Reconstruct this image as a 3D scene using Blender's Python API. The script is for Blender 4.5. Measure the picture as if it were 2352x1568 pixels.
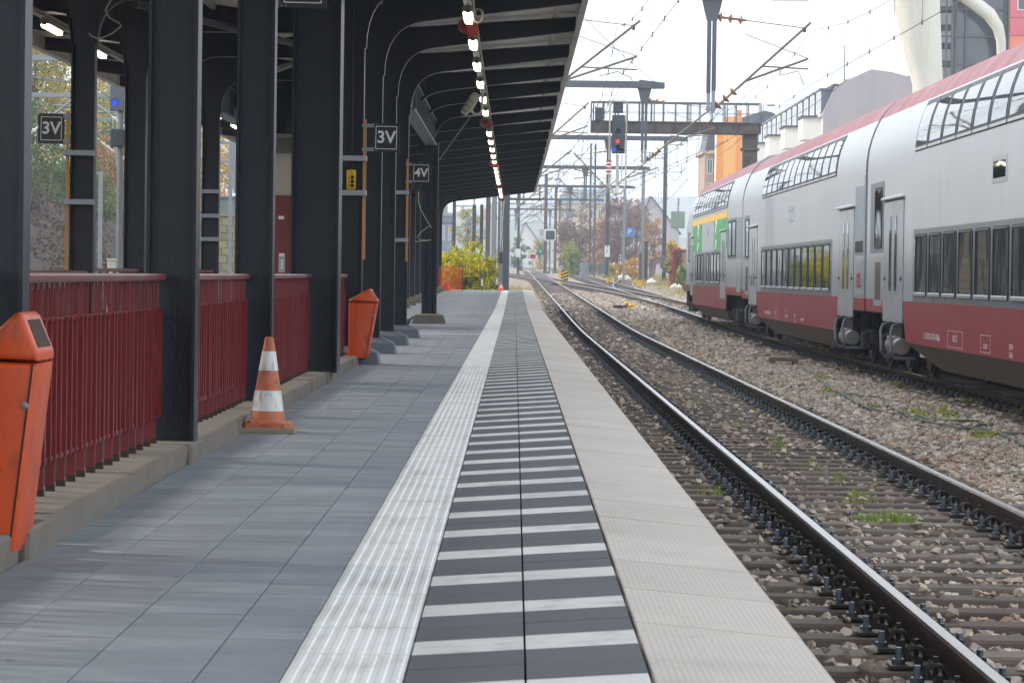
import bpy, bmesh, math, random
import numpy as np
from mathutils import Vector, Matrix, Euler

random.seed(7)
rng = np.random.default_rng(7)
R = math.radians
for o in list(bpy.data.objects):
    bpy.data.objects.remove(o)
SC = bpy.context.scene
COL = SC.collection

# ------------------------------------------------------------------ camera
# platform top is z = 0, +Y runs along the track, camera one metre above the platform
F = 7000.0                       # focal length in pixels of a 2352 px wide picture
VX, VY = 1182.0, 631.0           # where the track direction vanishes in that picture
ROLL = R(0.8)
cam_d = bpy.data.cameras.new('camera')
cam = bpy.data.objects.new('camera', cam_d)
COL.objects.link(cam)
cam_d.sensor_fit = 'HORIZONTAL'
cam_d.sensor_width = 36.0
cam_d.lens = 36.0 * F / 2352.0
cam_d.clip_start = 0.5
cam_d.clip_end = 20000
cam.location = (0, 0, 1.0)
_px, _py = VX - 1176.0, VY - 784.0
_ux = _px * math.cos(ROLL) + _py * math.sin(ROLL)
_uy = -_px * math.sin(ROLL) + _py * math.cos(ROLL)
_m = (Matrix.Rotation(math.atan(_ux / F), 4, 'Z')
      @ Matrix.Rotation(R(90) + math.atan(_uy / F), 4, 'X')
      @ Matrix.Rotation(ROLL, 4, 'Z'))
cam.rotation_euler = _m.to_euler()
cam_d.dof.use_dof = True
cam_d.dof.focus_distance = 34.0
cam_d.dof.aperture_fstop = 20.0
SC.camera = cam

# ------------------------------------------------------------------ sky, sun, exposure
SUN_EL, SUN_AZ = R(31), R(-68)   # a thinly veiled sun on the left
W = bpy.data.worlds.new('World')
SC.world = W
W.use_nodes = True
nt = W.node_tree
nt.nodes.clear()
sky = nt.nodes.new('ShaderNodeTexSky')
sky.sky_type = 'NISHITA'
sky.sun_disc = False
sky.sun_elevation = SUN_EL
sky.sun_rotation = SUN_AZ
sky.dust_density = 4.0
sky.air_density = 1.0
sky.ozone_density = 1.0
cloudmix = nt.nodes.new('ShaderNodeMix')
cloudmix.data_type = 'RGBA'
cloudmix.inputs[0].default_value = 0.80
cloudmix.inputs[7].default_value = (9.0, 9.4, 10.0, 1)      # even cloud deck
bg = nt.nodes.new('ShaderNodeBackground')
bg.inputs[1].default_value = 0.12
wo = nt.nodes.new('ShaderNodeOutputWorld')
nt.links.new(sky.outputs[0], cloudmix.inputs[6])
nt.links.new(cloudmix.outputs[2], bg.inputs[0])
nt.links.new(bg.outputs[0], wo.inputs[0])

sun_d = bpy.data.lights.new('sun', 'SUN')
sun_d.energy = 1.7
sun_d.angle = R(7)
sun_d.color = (1.0, 0.92, 0.80)
sun = bpy.data.objects.new('sun', sun_d)
COL.objects.link(sun)
_sd = Vector((math.sin(SUN_AZ) * math.cos(SUN_EL), math.cos(SUN_AZ) * math.cos(SUN_EL), math.sin(SUN_EL)))
sun.rotation_euler = _sd.to_track_quat('Z', 'Y').to_euler()
sun.location = (-30, 40, 60)

SC.view_settings.view_transform = 'Standard'
SC.view_settings.look = 'None'
SC.view_settings.gamma = 1.0
SC.view_settings.exposure = 0.95
SC.view_settings.use_curve_mapping = False
SC.render.engine = 'CYCLES'
SC.cycles.use_denoising = True
SC.cycles.max_bounces = 6
SC.cycles.diffuse_bounces = 4
SC.cycles.glossy_bounces = 3
SC.cycles.volume_bounces = 1
SC.cycles.transparent_max_bounces = 8
SC.cycles.sample_clamp_indirect = 4.0

# ------------------------------------------------------------------ layout helpers
def P(x, y, Y):
    """scene point at distance Y along the track seen at picture position x, y (2352 px wide)"""
    dx, dy = x - VX, y - VY
    c, s = math.cos(ROLL), math.sin(ROLL)
    ux, uy = dx * c + dy * s, -dx * s + dy * c
    return Vector((ux * Y / F, Y, 1.0 - uy * Y / F))

def rise(Y):
    if Y < 75: return 0.0
    if Y < 95: return 0.00031 * 0.5 * (Y - 75) ** 2
    return 0.062 + 0.0062 * (min(Y, 900) - 95)

def ground(Y):
    return rise(Y) - 0.76

# ------------------------------------------------------------------ object helpers
WM = {}
def _world(o):
    return WM.get(o.name, Matrix.Identity(4))

def root(name, label, cat, loc=(0, 0, 0), group=None, kind=None, rotz=0.0):
    o = bpy.data.objects.new(name, None)
    COL.objects.link(o)
    o.empty_display_size = 0.2
    o.location = loc
    o.rotation_euler = (0, 0, rotz)
    WM[o.name] = Matrix.Translation(Vector(loc)) @ Matrix.Rotation(rotz, 4, 'Z')
    tag(o, label, cat, group, kind)
    return o

def tag(o, label=None, cat=None, group=None, kind=None):
    if label: o['label'] = label
    if cat: o['category'] = cat
    if group: o['group'] = group
    if kind: o['kind'] = kind
    return o

def link(name, me, parent=None, mw=None):
    o = bpy.data.objects.new(name, me)
    COL.objects.link(o)
    mw = mw if mw is not None else Matrix.Identity(4)
    if parent is not None:
        o.parent = parent
        o.matrix_parent_inverse = Matrix.Identity(4)
        o.matrix_basis = _world(parent).inverted() @ mw
    else:
        o.matrix_basis = mw
    WM[o.name] = mw.copy()
    return o

def T(x, y=None, z=None):
    return Matrix.Translation(Vector(x) if y is None else Vector((x, y, z)))

def RZ(a): return Matrix.Rotation(a, 4, 'Z')
def RX(a): return Matrix.Rotation(a, 4, 'X')
def RY(a): return Matrix.Rotation(a, 4, 'Y')

class MB:
    """collects shapes for one mesh"""
    def __init__(self):
        self.v, self.f, self.m = [], [], []
        self.slot = 0
    def add(self, vs, fs):
        n = len(self.v)
        self.v += [tuple(p) for p in vs]
        for f in fs:
            self.f.append(tuple(i + n for i in f))
            self.m.append(self.slot)
        return self
    def box(self, x0, x1, y0, y1, z0, z1, M=None):
        vs = [(x0, y0, z0), (x1, y0, z0), (x1, y1, z0), (x0, y1, z0),
              (x0, y0, z1), (x1, y0, z1), (x1, y1, z1), (x0, y1, z1)]
        if M is not None: vs = [M @ Vector(p) for p in vs]
        return self.add(vs, [(0, 3, 2, 1), (4, 5, 6, 7), (0, 1, 5, 4), (1, 2, 6, 5), (2, 3, 7, 6), (3, 0, 4, 7)])
    def cbox(self, cx, cy, cz, sx, sy, sz, ch=0.01, M=None):
        """box with chamfered vertical and top edges"""
        hx, hy, hz = sx / 2, sy / 2, sz / 2
        def ring(z, i):
            a, b = hx - i, hy - i
            c = min(ch, a * .5, b * .5)
            return [(-a + c, -b, z), (a - c, -b, z), (a, -b + c, z), (a, b - c, z), (a - c, b, z), (-a + c, b, z), (-a, b - c, z), (-a, -b + c, z)]
        rs = [ring(-hz, ch * .6), ring(-hz + ch, 0), ring(hz - ch, 0), ring(hz, ch * .6)]
        vs = [Vector(p) + Vector((cx, cy, cz)) for r in rs for p in r]
        if M is not None: vs = [M @ p for p in vs]
        fs = []
        for k in range(3):
            for i in range(8):
                j = (i + 1) % 8
                fs.append((k * 8 + i, k * 8 + j, k * 8 + 8 + j, k * 8 + 8 + i))
        fs.append(tuple(range(7, -1, -1)))
        fs.append(tuple(range(24, 32)))
        return self.add(vs, fs)
    def prism(self, poly, axis, a, b, M=None):
        """extrude a 2D polygon: axis 'y' takes (x, z), 'x' takes (y, z), 'z' takes (x, y)"""
        n = len(poly)
        def mk(p, t):
            return {'y': (p[0], t, p[1]), 'x': (t, p[0], p[1]), 'z': (p[0], p[1], t)}[axis]
        vs = [Vector(mk(p, a)) for p in poly] + [Vector(mk(p, b)) for p in poly]
        if M is not None: vs = [M @ p for p in vs]
        fs = [tuple(range(n)), tuple(range(2 * n - 1, n - 1, -1))]
        for i in range(n):
            j = (i + 1) % n
            fs.append((i, i + n, j + n, j))
        return self.add(vs, fs)
    def tube(self, pts, r, n=8, caps=True):
        pts = [Vector(p) for p in pts]
        rs = r if isinstance(r, (list, tuple)) else [r] * len(pts)
        vs, fs = [], []
        up = None
        for i, p in enumerate(pts):
            d = (pts[min(i + 1, len(pts) - 1)] - pts[max(i - 1, 0)]).normalized()
            if up is None:
                up = Vector((0, 0, 1)) if abs(d.z) < .9 else Vector((1, 0, 0))
            a = d.cross(up)
            if a.length < 1e-6: a = d.cross(Vector((0, 1, 0.1)))
            a.normalize()
            b = a.cross(d).normalized()
            up = b
            for k in range(n):
                t = 2 * math.pi * k / n
                vs.append(p + a * (math.cos(t) * rs[i]) + b * (math.sin(t) * rs[i]))
        for i in range(len(pts) - 1):
            for k in range(n):
                l = (k + 1) % n
                fs.append((i * n + k, i * n + l, (i + 1) * n + l, (i + 1) * n + k))
        if caps:
            fs.append(tuple(range(n - 1, -1, -1)))
            e = (len(pts) - 1) * n
            fs.append(tuple(range(e, e + n)))
        return self.add(vs, fs)
    def bar(self, p, q, w, h=None):
        """square bar between two points"""
        p, q = Vector(p), Vector(q)
        h = h or w
        d = (q - p).normalized()
        up = Vector((0, 0, 1)) if abs(d.z) < .95 else Vector((0, 1, 0))
        a = d.cross(up).normalized() * (w / 2)
        b = a.cross(d).normalized() * (h / 2)
        vs = [p - a - b, p + a - b, p + a + b, p - a + b, q - a - b, q + a - b, q + a + b, q - a + b]
        return self.add(vs, [(0, 1, 2, 3), (7, 6, 5, 4), (0, 4, 5, 1), (1, 5, 6, 2), (2, 6, 7, 3), (3, 7, 4, 0)])
    def lathe(self, prof, n=16, M=None):
        """prof: (radius, height) list, turned about z"""
        vs, fs = [], []
        for (r, z) in prof:
            for k in range(n):
                t = 2 * math.pi * k / n
                vs.append(Vector((r * math.cos(t), r * math.sin(t), z)))
        for i in range(len(prof) - 1):
            for k in range(n):
                l = (k + 1) % n
                fs.append((i * n + k, i * n + l, (i + 1) * n + l, (i + 1) * n + k))
        fs.append(tuple(range(n - 1, -1, -1)))
        e = (len(prof) - 1) * n
        fs.append(tuple(range(e, e + n)))
        if M is not None: vs = [M @ p for p in vs]
        return self.add(vs, fs)
    def sweep(self, sec, path, closed=True):
        """sec: (x, z) section; path: points; the section stays in the XZ plane"""
        n = len(sec)
        vs, fs = [], []
        for p in path:
            for s in sec:
                vs.append((p[0] + s[0], p[1], p[2] + s[1]))
        for i in range(len(path) - 1):
            for k in range(n if closed else n - 1):
                l = (k + 1) % n
                fs.append((i * n + k, (i + 1) * n + k, (i + 1) * n + l, i * n + l))
        if closed:
            fs.append(tuple(range(n)))
            e = (len(path) - 1) * n
            fs.append(tuple(range(e + n - 1, e - 1, -1)))
        return self.add(vs, fs)
    def mesh(self, name, mats, smooth=False):
        me = bpy.data.meshes.new(name)
        me.from_pydata([tuple(p) for p in self.v], [], self.f)
        if not isinstance(mats, (list, tuple)): mats = [mats]
        for m in mats: me.materials.append(m)
        if len(mats) > 1:
            me.polygons.foreach_set('material_index', self.m)
        bm = bmesh.new(); bm.from_mesh(me)
        bmesh.ops.recalc_face_normals(bm, faces=bm.faces)
        bm.to_mesh(me); bm.free()
        if smooth:
            me.polygons.foreach_set('use_smooth', [True] * len(me.polygons))
            me.set_sharp_from_angle(angle=R(35))
        me.update()
        return me
    def obj(self, name, mats, parent=None, mw=None, smooth=False):
        return link(name, self.mesh(name, mats, smooth), parent, mw)

def raw_mesh(name, V, Fc, mat, nper):
    """fast mesh from numpy arrays: V (n,3), Fc (m,nper)"""
    me = bpy.data.meshes.new(name)
    me.vertices.add(len(V))
    me.vertices.foreach_set('co', np.ascontiguousarray(V, dtype=np.float32).ravel())
    me.loops.add(len(Fc) * nper)
    me.loops.foreach_set('vertex_index', np.ascontiguousarray(Fc, dtype=np.int32).ravel())
    me.polygons.add(len(Fc))
    me.polygons.foreach_set('loop_start', np.arange(0, len(Fc) * nper, nper, dtype=np.int32))
    me.polygons.foreach_set('use_smooth', np.zeros(len(Fc), dtype=bool))
    me.materials.append(mat)
    me.update(calc_edges=True)
    me.validate()
    return me

def copy_tree(o, mw, parent=None):
    """copy a thing and its parts, moved to world matrix mw"""
    old = _world(o)
    d = mw @ old.inverted()
    c = o.copy()
    COL.objects.link(c)
    WM[c.name] = mw.copy()
    if parent is None:
        c.matrix_basis = mw
    else:
        c.parent = parent
        c.matrix_basis = _world(parent).inverted() @ mw
    for ch in list(o.children):
        copy_tree(ch, d @ _world(ch), c)
    return c

def text_mesh(name, body, size, mat, depth=0.001, align='CENTER', bold=0.0):
    cu = bpy.data.curves.new(name, 'FONT')
    cu.body = body
    cu.size = size
    cu.align_x = align
    cu.align_y = 'CENTER'
    cu.extrude = depth
    cu.offset = bold
    cu.resolution_u = 3
    o = bpy.data.objects.new(name, cu)
    COL.objects.link(o)
    dg = bpy.context.evaluated_depsgraph_get()
    me = bpy.data.meshes.new_from_object(o.evaluated_get(dg))
    bpy.data.objects.remove(o)
    bpy.data.curves.remove(cu)
    me.name = name
    me.materials.clear()
    me.materials.append(mat)
    return me

# ------------------------------------------------------------------ materials
def lin(h):
    h = h.lstrip('#')
    c = [int(h[i:i + 2], 16) / 255 for i in (0, 2, 4)]
    return tuple((x / 12.92 if x <= .04045 else ((x + .055) / 1.055) ** 2.4) for x in c) + (1.0,)

def mul(c, k): return tuple(min(1, x * k) for x in c[:3]) + (1.0,)

def mat(name, col, rough=.6, metal=0.0, var=.18, scale=2.5, bump=0.0, bscale=60.0, stretch=(1, 1, 1),
        island=0.0, objrand=0.0, spec=.5, dirt=None, dirt_amt=0.0, dirt_scale=1.2, dirt_stretch=(1, 1, 1), coat=0.0, rvar=.1, trans=0.0):
    if isinstance(col, str): col = lin(col)
    m = bpy.data.materials.new(name)
    m.use_nodes = True
    nt = m.node_tree
    N, L = nt.nodes, nt.links
    N.clear()
    out = N.new('ShaderNodeOutputMaterial')
    b = N.new('ShaderNodeBsdfPrincipled')
    L.new(b.outputs[0], out.inputs[0])
    b.inputs['Roughness'].default_value = rough
    b.inputs['Metallic'].default_value = metal
    b.inputs['Specular IOR Level'].default_value = spec
    if coat: b.inputs['Coat Weight'].default_value = coat; b.inputs['Coat Roughness'].default_value = .08
    geo = N.new('ShaderNodeNewGeometry')
    mp = N.new('ShaderNodeMapping')
    mp.inputs['Scale'].default_value = stretch
    L.new(geo.outputs['Position'], mp.inputs[0])
    n1 = N.new('ShaderNodeTexNoise')
    n1.inputs['Scale'].default_value = scale
    n1.inputs['Detail'].default_value = 6
    n1.inputs['Roughness'].default_value = .65
    L.new(mp.outputs[0], n1.inputs['Vector'])
    mx = N.new('ShaderNodeMix'); mx.data_type = 'RGBA'
    mx.inputs[6].default_value = mul(col, 1 - var * 1.6)
    mx.inputs[7].default_value = mul(col, 1 + var * 1.6)
    L.new(n1.outputs[0], mx.inputs[0])
    cur = mx.outputs[2]
    def vary(src, amt, cur):
        mr = N.new('ShaderNodeMapRange')
        mr.inputs[3].default_value = 1 - amt; mr.inputs[4].default_value = 1 + amt
        L.new(src, mr.inputs[0])
        mm = N.new('ShaderNodeMix'); mm.data_type = 'RGBA'; mm.blend_type = 'MULTIPLY'
        mm.inputs[0].default_value = 1
        L.new(cur, mm.inputs[6])
        cc = N.new('ShaderNodeCombineColor')
        for i in range(3): L.new(mr.outputs[0], cc.inputs[i])
        L.new(cc.outputs[0], mm.inputs[7])
        return mm.outputs[2]
    if island: cur = vary(geo.outputs['Random Per Island'], island, cur)
    if objrand:
        oi = N.new('ShaderNodeObjectInfo')
        cur = vary(oi.outputs['Random'], objrand, cur)
    if dirt is not None:
        if isinstance(dirt, str): dirt = lin(dirt)
        mp2 = N.new('ShaderNodeMapping'); mp2.inputs['Scale'].default_value = dirt_stretch
        L.new(geo.outputs['Position'], mp2.inputs[0])
        n2 = N.new('ShaderNodeTexNoise'); n2.inputs['Scale'].default_value = dirt_scale
        n2.inputs['Detail'].default_value = 8; n2.inputs['Roughness'].default_value = .7
        L.new(mp2.outputs[0], n2.inputs['Vector'])
        rp = N.new('ShaderNodeMapRange')
        rp.inputs[1].default_value = .5; rp.inputs[2].default_value = .72
        rp.inputs[3].default_value = 0; rp.inputs[4].default_value = dirt_amt
        L.new(n2.outputs[0], rp.inputs[0])
        md = N.new('ShaderNodeMix'); md.data_type = 'RGBA'
        L.new(rp.outputs[0], md.inputs[0]); L.new(cur, md.inputs[6]); md.inputs[7].default_value = dirt
        cur = md.outputs[2]
    L.new(cur, b.inputs['Base Color'])
    if rvar:
        rr = N.new('ShaderNodeMapRange')
        rr.inputs[3].default_value = max(.02, rough - rvar); rr.inputs[4].default_value = min(1, rough + rvar)
        L.new(n1.outputs[0], rr.inputs[0]); L.new(rr.outputs[0], b.inputs['Roughness'])
    if bump:
        n3 = N.new('ShaderNodeTexNoise'); n3.inputs['Scale'].default_value = bscale
        n3.inputs['Detail'].default_value = 4
        L.new(mp.outputs[0], n3.inputs['Vector'])
        bp = N.new('ShaderNodeBump'); bp.inputs['Strength'].default_value = bump
        bp.inputs['Distance'].default_value = .01
        L.new(n3.outputs[0], bp.inputs['Height']); L.new(bp.outputs[0], b.inputs['Normal'])
    if trans:
        tr = N.new('ShaderNodeBsdfTranslucent'); L.new(cur, tr.inputs[0])
        ms = N.new('ShaderNodeMixShader'); ms.inputs[0].default_value = trans
        L.new(b.outputs[0], ms.inputs[1]); L.new(tr.outputs[0], ms.inputs[2]); L.new(ms.outputs[0], out.inputs[0])
    return m

def emit(name, col, strength):
    m = bpy.data.materials.new(name); m.use_nodes = True
    nt = m.node_tree; nt.nodes.clear()
    e = nt.nodes.new('ShaderNodeEmission'); e.inputs[0].default_value = col; e.inputs[1].default_value = strength
    o = nt.nodes.new('ShaderNodeOutputMaterial'); nt.links.new(e.outputs[0], o.inputs[0])
    return m

def glass(name, col, rough=.03, wav=0.0):
    m = mat(name, col, rough=rough, var=.3, scale=.8, spec=.9, rvar=0)
    if wav:
        nt = m.node_tree; b = [n for n in nt.nodes if n.type == 'BSDF_PRINCIPLED'][0]
        g = [n for n in nt.nodes if n.type == 'NEW_GEOMETRY'][0]
        n = nt.nodes.new('ShaderNodeTexNoise'); n.inputs['Scale'].default_value = 1.3; n.inputs['Detail'].default_value = 1
        nt.links.new(g.outputs['Position'], n.inputs['Vector'])
        bp = nt.nodes.new('ShaderNodeBump'); bp.inputs['Strength'].default_value = wav; bp.inputs['Distance'].default_value = .05
        nt.links.new(n.outputs[0], bp.inputs['Height']); nt.links.new(bp.outputs[0], b.inputs['Normal'])
    return m

m_tile = mat('paving_grey', '#7c838b', rough=.75, var=.10, scale=1.0, stretch=(1.2, 9, 1), objrand=.09, bump=.25, bscale=120, dirt='#b9bbbf', dirt_amt=.35, dirt_scale=.9, dirt_stretch=(1, 2.5, 1))
m_tile_far = mat('paving_grey_far', '#7c838b', rough=.75, var=.10, scale=1.0, stretch=(1.2, 9, 1), island=.09, dirt='#b9bbbf', dirt_amt=.35, dirt_scale=.9, dirt_stretch=(1, 2.5, 1))
m_dark = mat('paving_dark', '#56595f', rough=.72, var=.10, scale=3, stretch=(1, 5, 1), objrand=.07, island=.05, bump=.2, bscale=150)
m_white = mat('paving_white', '#d2d3d1', rough=.6, var=.08, scale=9, objrand=.05, bump=.15, bscale=120, dirt='#8f8c86', dirt_amt=.75, dirt_scale=5)
m_tact = mat('tactile_white', '#dadddd', rough=.55, var=.06, scale=4, objrand=.03, dirt='#a8a196', dirt_amt=.65, dirt_scale=2.0, dirt_stretch=(2.5, 1, 1))
m_coping = mat('coping_concrete', '#bbb4ab', rough=.7, var=.1, scale=1.6, objrand=.05, bump=.15, bscale=90, dirt='#9b968e', dirt_amt=.6, dirt_scale=1.1)
m_joint = mat('joint_mortar', '#2f2f32', rough=.9, var=.2, scale=8)
m_concrete = mat('concrete_worn', '#6c655d', rough=.85, var=.24, scale=4, bump=.5, bscale=30, dirt='#5d564c', dirt_amt=.8, dirt_scale=3)
m_concrete_grey = mat('concrete_painted_grey', '#5d656f', rough=.6, var=.15, scale=4, bump=.3, bscale=30)
m_steel = mat('blue_black_paint', '#101b2a', rough=.34, var=.2, scale=3, bump=.2, bscale=70, stretch=(1, 1, .35), spec=.38, objrand=.15)
m_steel_lite = mat('blue_grey_paint', '#5b636e', rough=.45, var=.1, scale=3)
m_roof = mat('roof_sheet', '#eceae6', rough=.5, var=.12, scale=1.3, dirt='#6f6a62', dirt_amt=.5, dirt_scale=1.0)
m_fascia = mat('fascia_zinc', '#b5b2ad', rough=.5, var=.2, scale=2, metal=.2, dirt='#5e5a55', dirt_amt=.8, dirt_scale=3)
m_galv = mat('galvanised_steel', '#8b9196', rough=.45, metal=.55, var=.15, scale=5)
m_galv_dark = mat('weathered_mast_steel', '#5b6067', rough=.55, metal=.4, var=.2, scale=2)
m_brownsteel = mat('brown_weathered_steel', '#625a56', rough=.65, metal=.3, var=.25, scale=2, dirt='#3a312c', dirt_amt=.7)
m_bronze = mat('tube_bronze', '#7a6c5c', rough=.5, metal=.4, var=.2, scale=3)
m_insul = mat('insulator_brown', '#8f7350', rough=.3, var=.2, scale=6, spec=.6)
m_insul_w = mat('insulator_white', '#d9d8d0', rough=.3, var=.1, scale=6)
m_wire = mat('wire_grey', '#565a60', rough=.6, metal=.3, var=.1)
m_red_rail = mat('dark_red_paint', '#6e1319', rough=.32, var=.22, scale=6, dirt='#5c2a1c', dirt_amt=.7, dirt_scale=9, spec=.5, objrand=.12)
m_red_rail_hi = mat('worn_red_handrail', '#6b2c2d', rough=.35, var=.2, scale=9, dirt='#94685f', dirt_amt=.6, dirt_scale=6, dirt_stretch=(1, .4, 1))
m_rust = mat('rusty_foot', '#3a2620', rough=.8, var=.3, scale=20)
m_bin = mat('bin_orange', '#cc4a08', rough=.42, var=.14, scale=4, spec=.5, dirt='#5e2a18', dirt_amt=.8, dirt_scale=6, dirt_stretch=(1.5, 1.5, .6))
m_bin_dark = mat('bin_inside', '#3a2410', rough=.8)
m_cone_o = mat('cone_orange', '#b96a48', rough=.6, var=.12, scale=8, dirt='#5c4238', dirt_amt=.9, dirt_scale=9)
m_cone_w = mat('cone_white', '#d8d8d4', rough=.5, var=.08, scale=8, dirt='#6a665f', dirt_amt=.9, dirt_scale=7, dirt_stretch=(3, 3, 1))
m_cone_o2 = mat('cone_bright_orange', '#ff5a1e', rough=.5, var=.05)
m_wood = mat('batten_wood', '#b98a52', rough=.7, var=.15, scale=6, stretch=(4, 4, .5))
m_ply = mat('board_wood', '#8f8069', rough=.8, var=.25, scale=12)
m_tape = mat('grey_tape', '#9aa2ab', rough=.5, var=.1, scale=12, bump=.4, bscale=25)
m_black = mat('sign_black', '#16171a', rough=.35, var=.2, scale=14, spec=.5)
m_signwhite = mat('sign_white', '#dcdedf', rough=.5, var=.05)
m_yellow = mat('control_yellow', '#e0b300', rough=.4, var=.1, scale=10, dirt='#7a5b10', dirt_amt=.5, dirt_scale=20)
m_rubber = mat('black_rubber', '#17181a', rough=.6, var=.1)
m_cable_w = mat('cable_pale', '#b5ad98', rough=.6, var=.1)
m_redspk = mat('speaker_red', '#8e2c30', rough=.35, var=.1, scale=6)
m_cream = mat('cctv_cream', '#bcb8a8', rough=.5, var=.12, scale=6)
m_lamp = emit('fluorescent', (1.0, .88, .62, 1), 7.0)
m_lamp_body = mat('lamp_body', '#8d8a82', rough=.5)
m_rail_side = mat('rail_side_brown', '#3a2d25', rough=.6, metal=.35, var=.3, scale=6, spec=.4)
m_rail_top = mat('rail_polished', '#8f8b86', rough=.26, metal=.9, var=.12, scale=1.2, stretch=(20, .3, 1), rvar=.08)
m_sleeper = mat('sleeper_wood', '#665c53', rough=.85, var=.3, scale=5, stretch=(.6, 6, 3), objrand=.3, bump=.7, bscale=30, dirt='#4a3634', dirt_amt=.8, dirt_scale=.35)
m_clip = mat('clip_iron', '#34302d', rough=.5, metal=.4, var=.3, scale=30, objrand=.25)
m_bolt = mat('bolt_steel', '#6e7885', rough=.35, metal=.7, var=.2, scale=30, objrand=.2)
m_stone = mat('ballast_stone', '#a39789', rough=.85, var=.2, scale=14, island=.5, dirt='#9d7a64', dirt_amt=.75, dirt_scale=.9)
m_plat_side = mat('platform_side', '#6b665f', rough=.9, var=.25, scale=3, bump=.5, bscale=20)

def add_ribs(m, scale, strength):
    nt = m.node_tree; N, L = nt.nodes, nt.links
    b = [n for n in N if n.type == 'BSDF_PRINCIPLED'][0]
    g = [n for n in N if n.type == 'NEW_GEOMETRY'][0]
    w = N.new('ShaderNodeTexWave'); w.wave_type = 'BANDS'; w.bands_direction = 'X'; w.inputs['Scale'].default_value = scale; w.inputs['Distortion'].default_value = .3
    L.new(g.outputs['Position'], w.inputs['Vector'])
    bp = N.new('ShaderNodeBump'); bp.inputs['Strength'].default_value = strength; bp.inputs['Distance'].default_value = .003
    old = b.inputs['Normal'].links
    if old: L.new(old[0].from_socket, bp.inputs['Normal'])
    L.new(w.outputs['Fac'], bp.inputs['Height']); L.new(bp.outputs[0], b.inputs['Normal'])
add_ribs(m_coping, 18, .22)

def spots(m, scale, col, thr, streak=0.0):
    """small dark gum spots and fine crosswise brush lines on paving"""
    nt = m.node_tree; N, L = nt.nodes, nt.links
    b = [n for n in N if n.type == 'BSDF_PRINCIPLED'][0]
    g = [n for n in N if n.type == 'NEW_GEOMETRY'][0]
    cur = b.inputs['Base Color'].links[0].from_socket
    if streak:
        mp = N.new('ShaderNodeMapping'); mp.inputs['Scale'].default_value = (3, 42, 1); L.new(g.outputs['Position'], mp.inputs[0])
        n = N.new('ShaderNodeTexNoise'); n.inputs['Scale'].default_value = 1; n.inputs['Detail'].default_value = 5; n.inputs['Roughness'].default_value = .8; L.new(mp.outputs[0], n.inputs['Vector'])
        mr = N.new('ShaderNodeMapRange'); mr.inputs[1].default_value = .3; mr.inputs[2].default_value = .7; mr.inputs[3].default_value = 1 - streak; mr.inputs[4].default_value = 1 + streak; L.new(n.outputs[0], mr.inputs[0])
        cc = N.new('ShaderNodeCombineColor')
        for i in range(3): L.new(mr.outputs[0], cc.inputs[i])
        mm = N.new('ShaderNodeMix'); mm.data_type = 'RGBA'; mm.blend_type = 'MULTIPLY'; mm.inputs[0].default_value = 1
        L.new(cur, mm.inputs[6]); L.new(cc.outputs[0], mm.inputs[7]); cur = mm.outputs[2]
    v = N.new('ShaderNodeTexVoronoi'); v.inputs['Scale'].default_value = scale; L.new(g.outputs['Position'], v.inputs['Vector'])
    lt = N.new('ShaderNodeMath'); lt.operation = 'LESS_THAN'; lt.inputs[1].default_value = thr; L.new(v.outputs['Distance'], lt.inputs[0])
    sp = N.new('ShaderNodeSeparateColor'); L.new(v.outputs['Color'], sp.inputs[0])
    l2 = N.new('ShaderNodeMath'); l2.operation = 'LESS_THAN'; l2.inputs[1].default_value = .35; L.new(sp.outputs[0], l2.inputs[0])
    mu = N.new('ShaderNodeMath'); mu.operation = 'MULTIPLY'; L.new(lt.outputs[0], mu.inputs[0]); L.new(l2.outputs[0], mu.inputs[1])
    mx = N.new('ShaderNodeMix'); mx.data_type = 'RGBA'; L.new(mu.outputs[0], mx.inputs[0]); L.new(cur, mx.inputs[6]); mx.inputs[7].default_value = lin(col)
    L.new(mx.outputs[2], b.inputs['Base Color'])
for _m in (m_tile, m_tile_far): spots(_m, 4.5, '#3d3f43', .05, .27)
spots(m_dark, 5, '#2c2d30', .045, .22); spots(m_white, 6, '#55544f', .06); spots(m_tact, 5, '#5a5852', .05); spots(m_coping, 3.5, '#6b655d', .05, .06)

# ------------------------------------------------------------------ terrain
def ground_material(name, c1, c2, c3, vscale, nscale, bump):
    m = bpy.data.materials.new(name); m.use_nodes = True
    nt = m.node_tree; N, L = nt.nodes, nt.links
    b = N['Principled BSDF']; b.inputs['Roughness'].default_value = .9
    g = N.new('ShaderNodeNewGeometry')
    v = N.new('ShaderNodeTexVoronoi'); v.inputs['Scale'].default_value = vscale
    L.new(g.outputs['Position'], v.inputs['Vector'])
    sep = N.new('ShaderNodeSeparateColor'); L.new(v.outputs['Color'], sep.inputs[0])
    m1 = N.new('ShaderNodeMix'); m1.data_type = 'RGBA'
    m1.inputs[6].default_value = lin(c1); m1.inputs[7].default_value = lin(c2)
    L.new(sep.outputs[0], m1.inputs[0])
    n = N.new('ShaderNodeTexNoise'); n.inputs['Scale'].default_value = nscale; n.inputs['Detail'].default_value = 8
    L.new(g.outputs['Position'], n.inputs['Vector'])
    r = N.new('ShaderNodeMapRange'); r.inputs[1].default_value = .45; r.inputs[2].default_value = .7
    L.new(n.outputs[0], r.inputs[0])
    m2 = N.new('ShaderNodeMix'); m2.data_type = 'RGBA'
    L.new(r.outputs[0], m2.inputs[0]); L.new(m1.outputs[2], m2.inputs[6]); m2.inputs[7].default_value = lin(c3)
    L.new(m2.outputs[2], b.inputs['Base Color'])
    bp = N.new('ShaderNodeBump'); bp.inputs['Strength'].default_value = bump; bp.inputs['Distance'].default_value = .05
    L.new(v.outputs['Distance'], bp.inputs['Height']); L.new(bp.outputs[0], b.inputs['Normal'])
    return m

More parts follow.
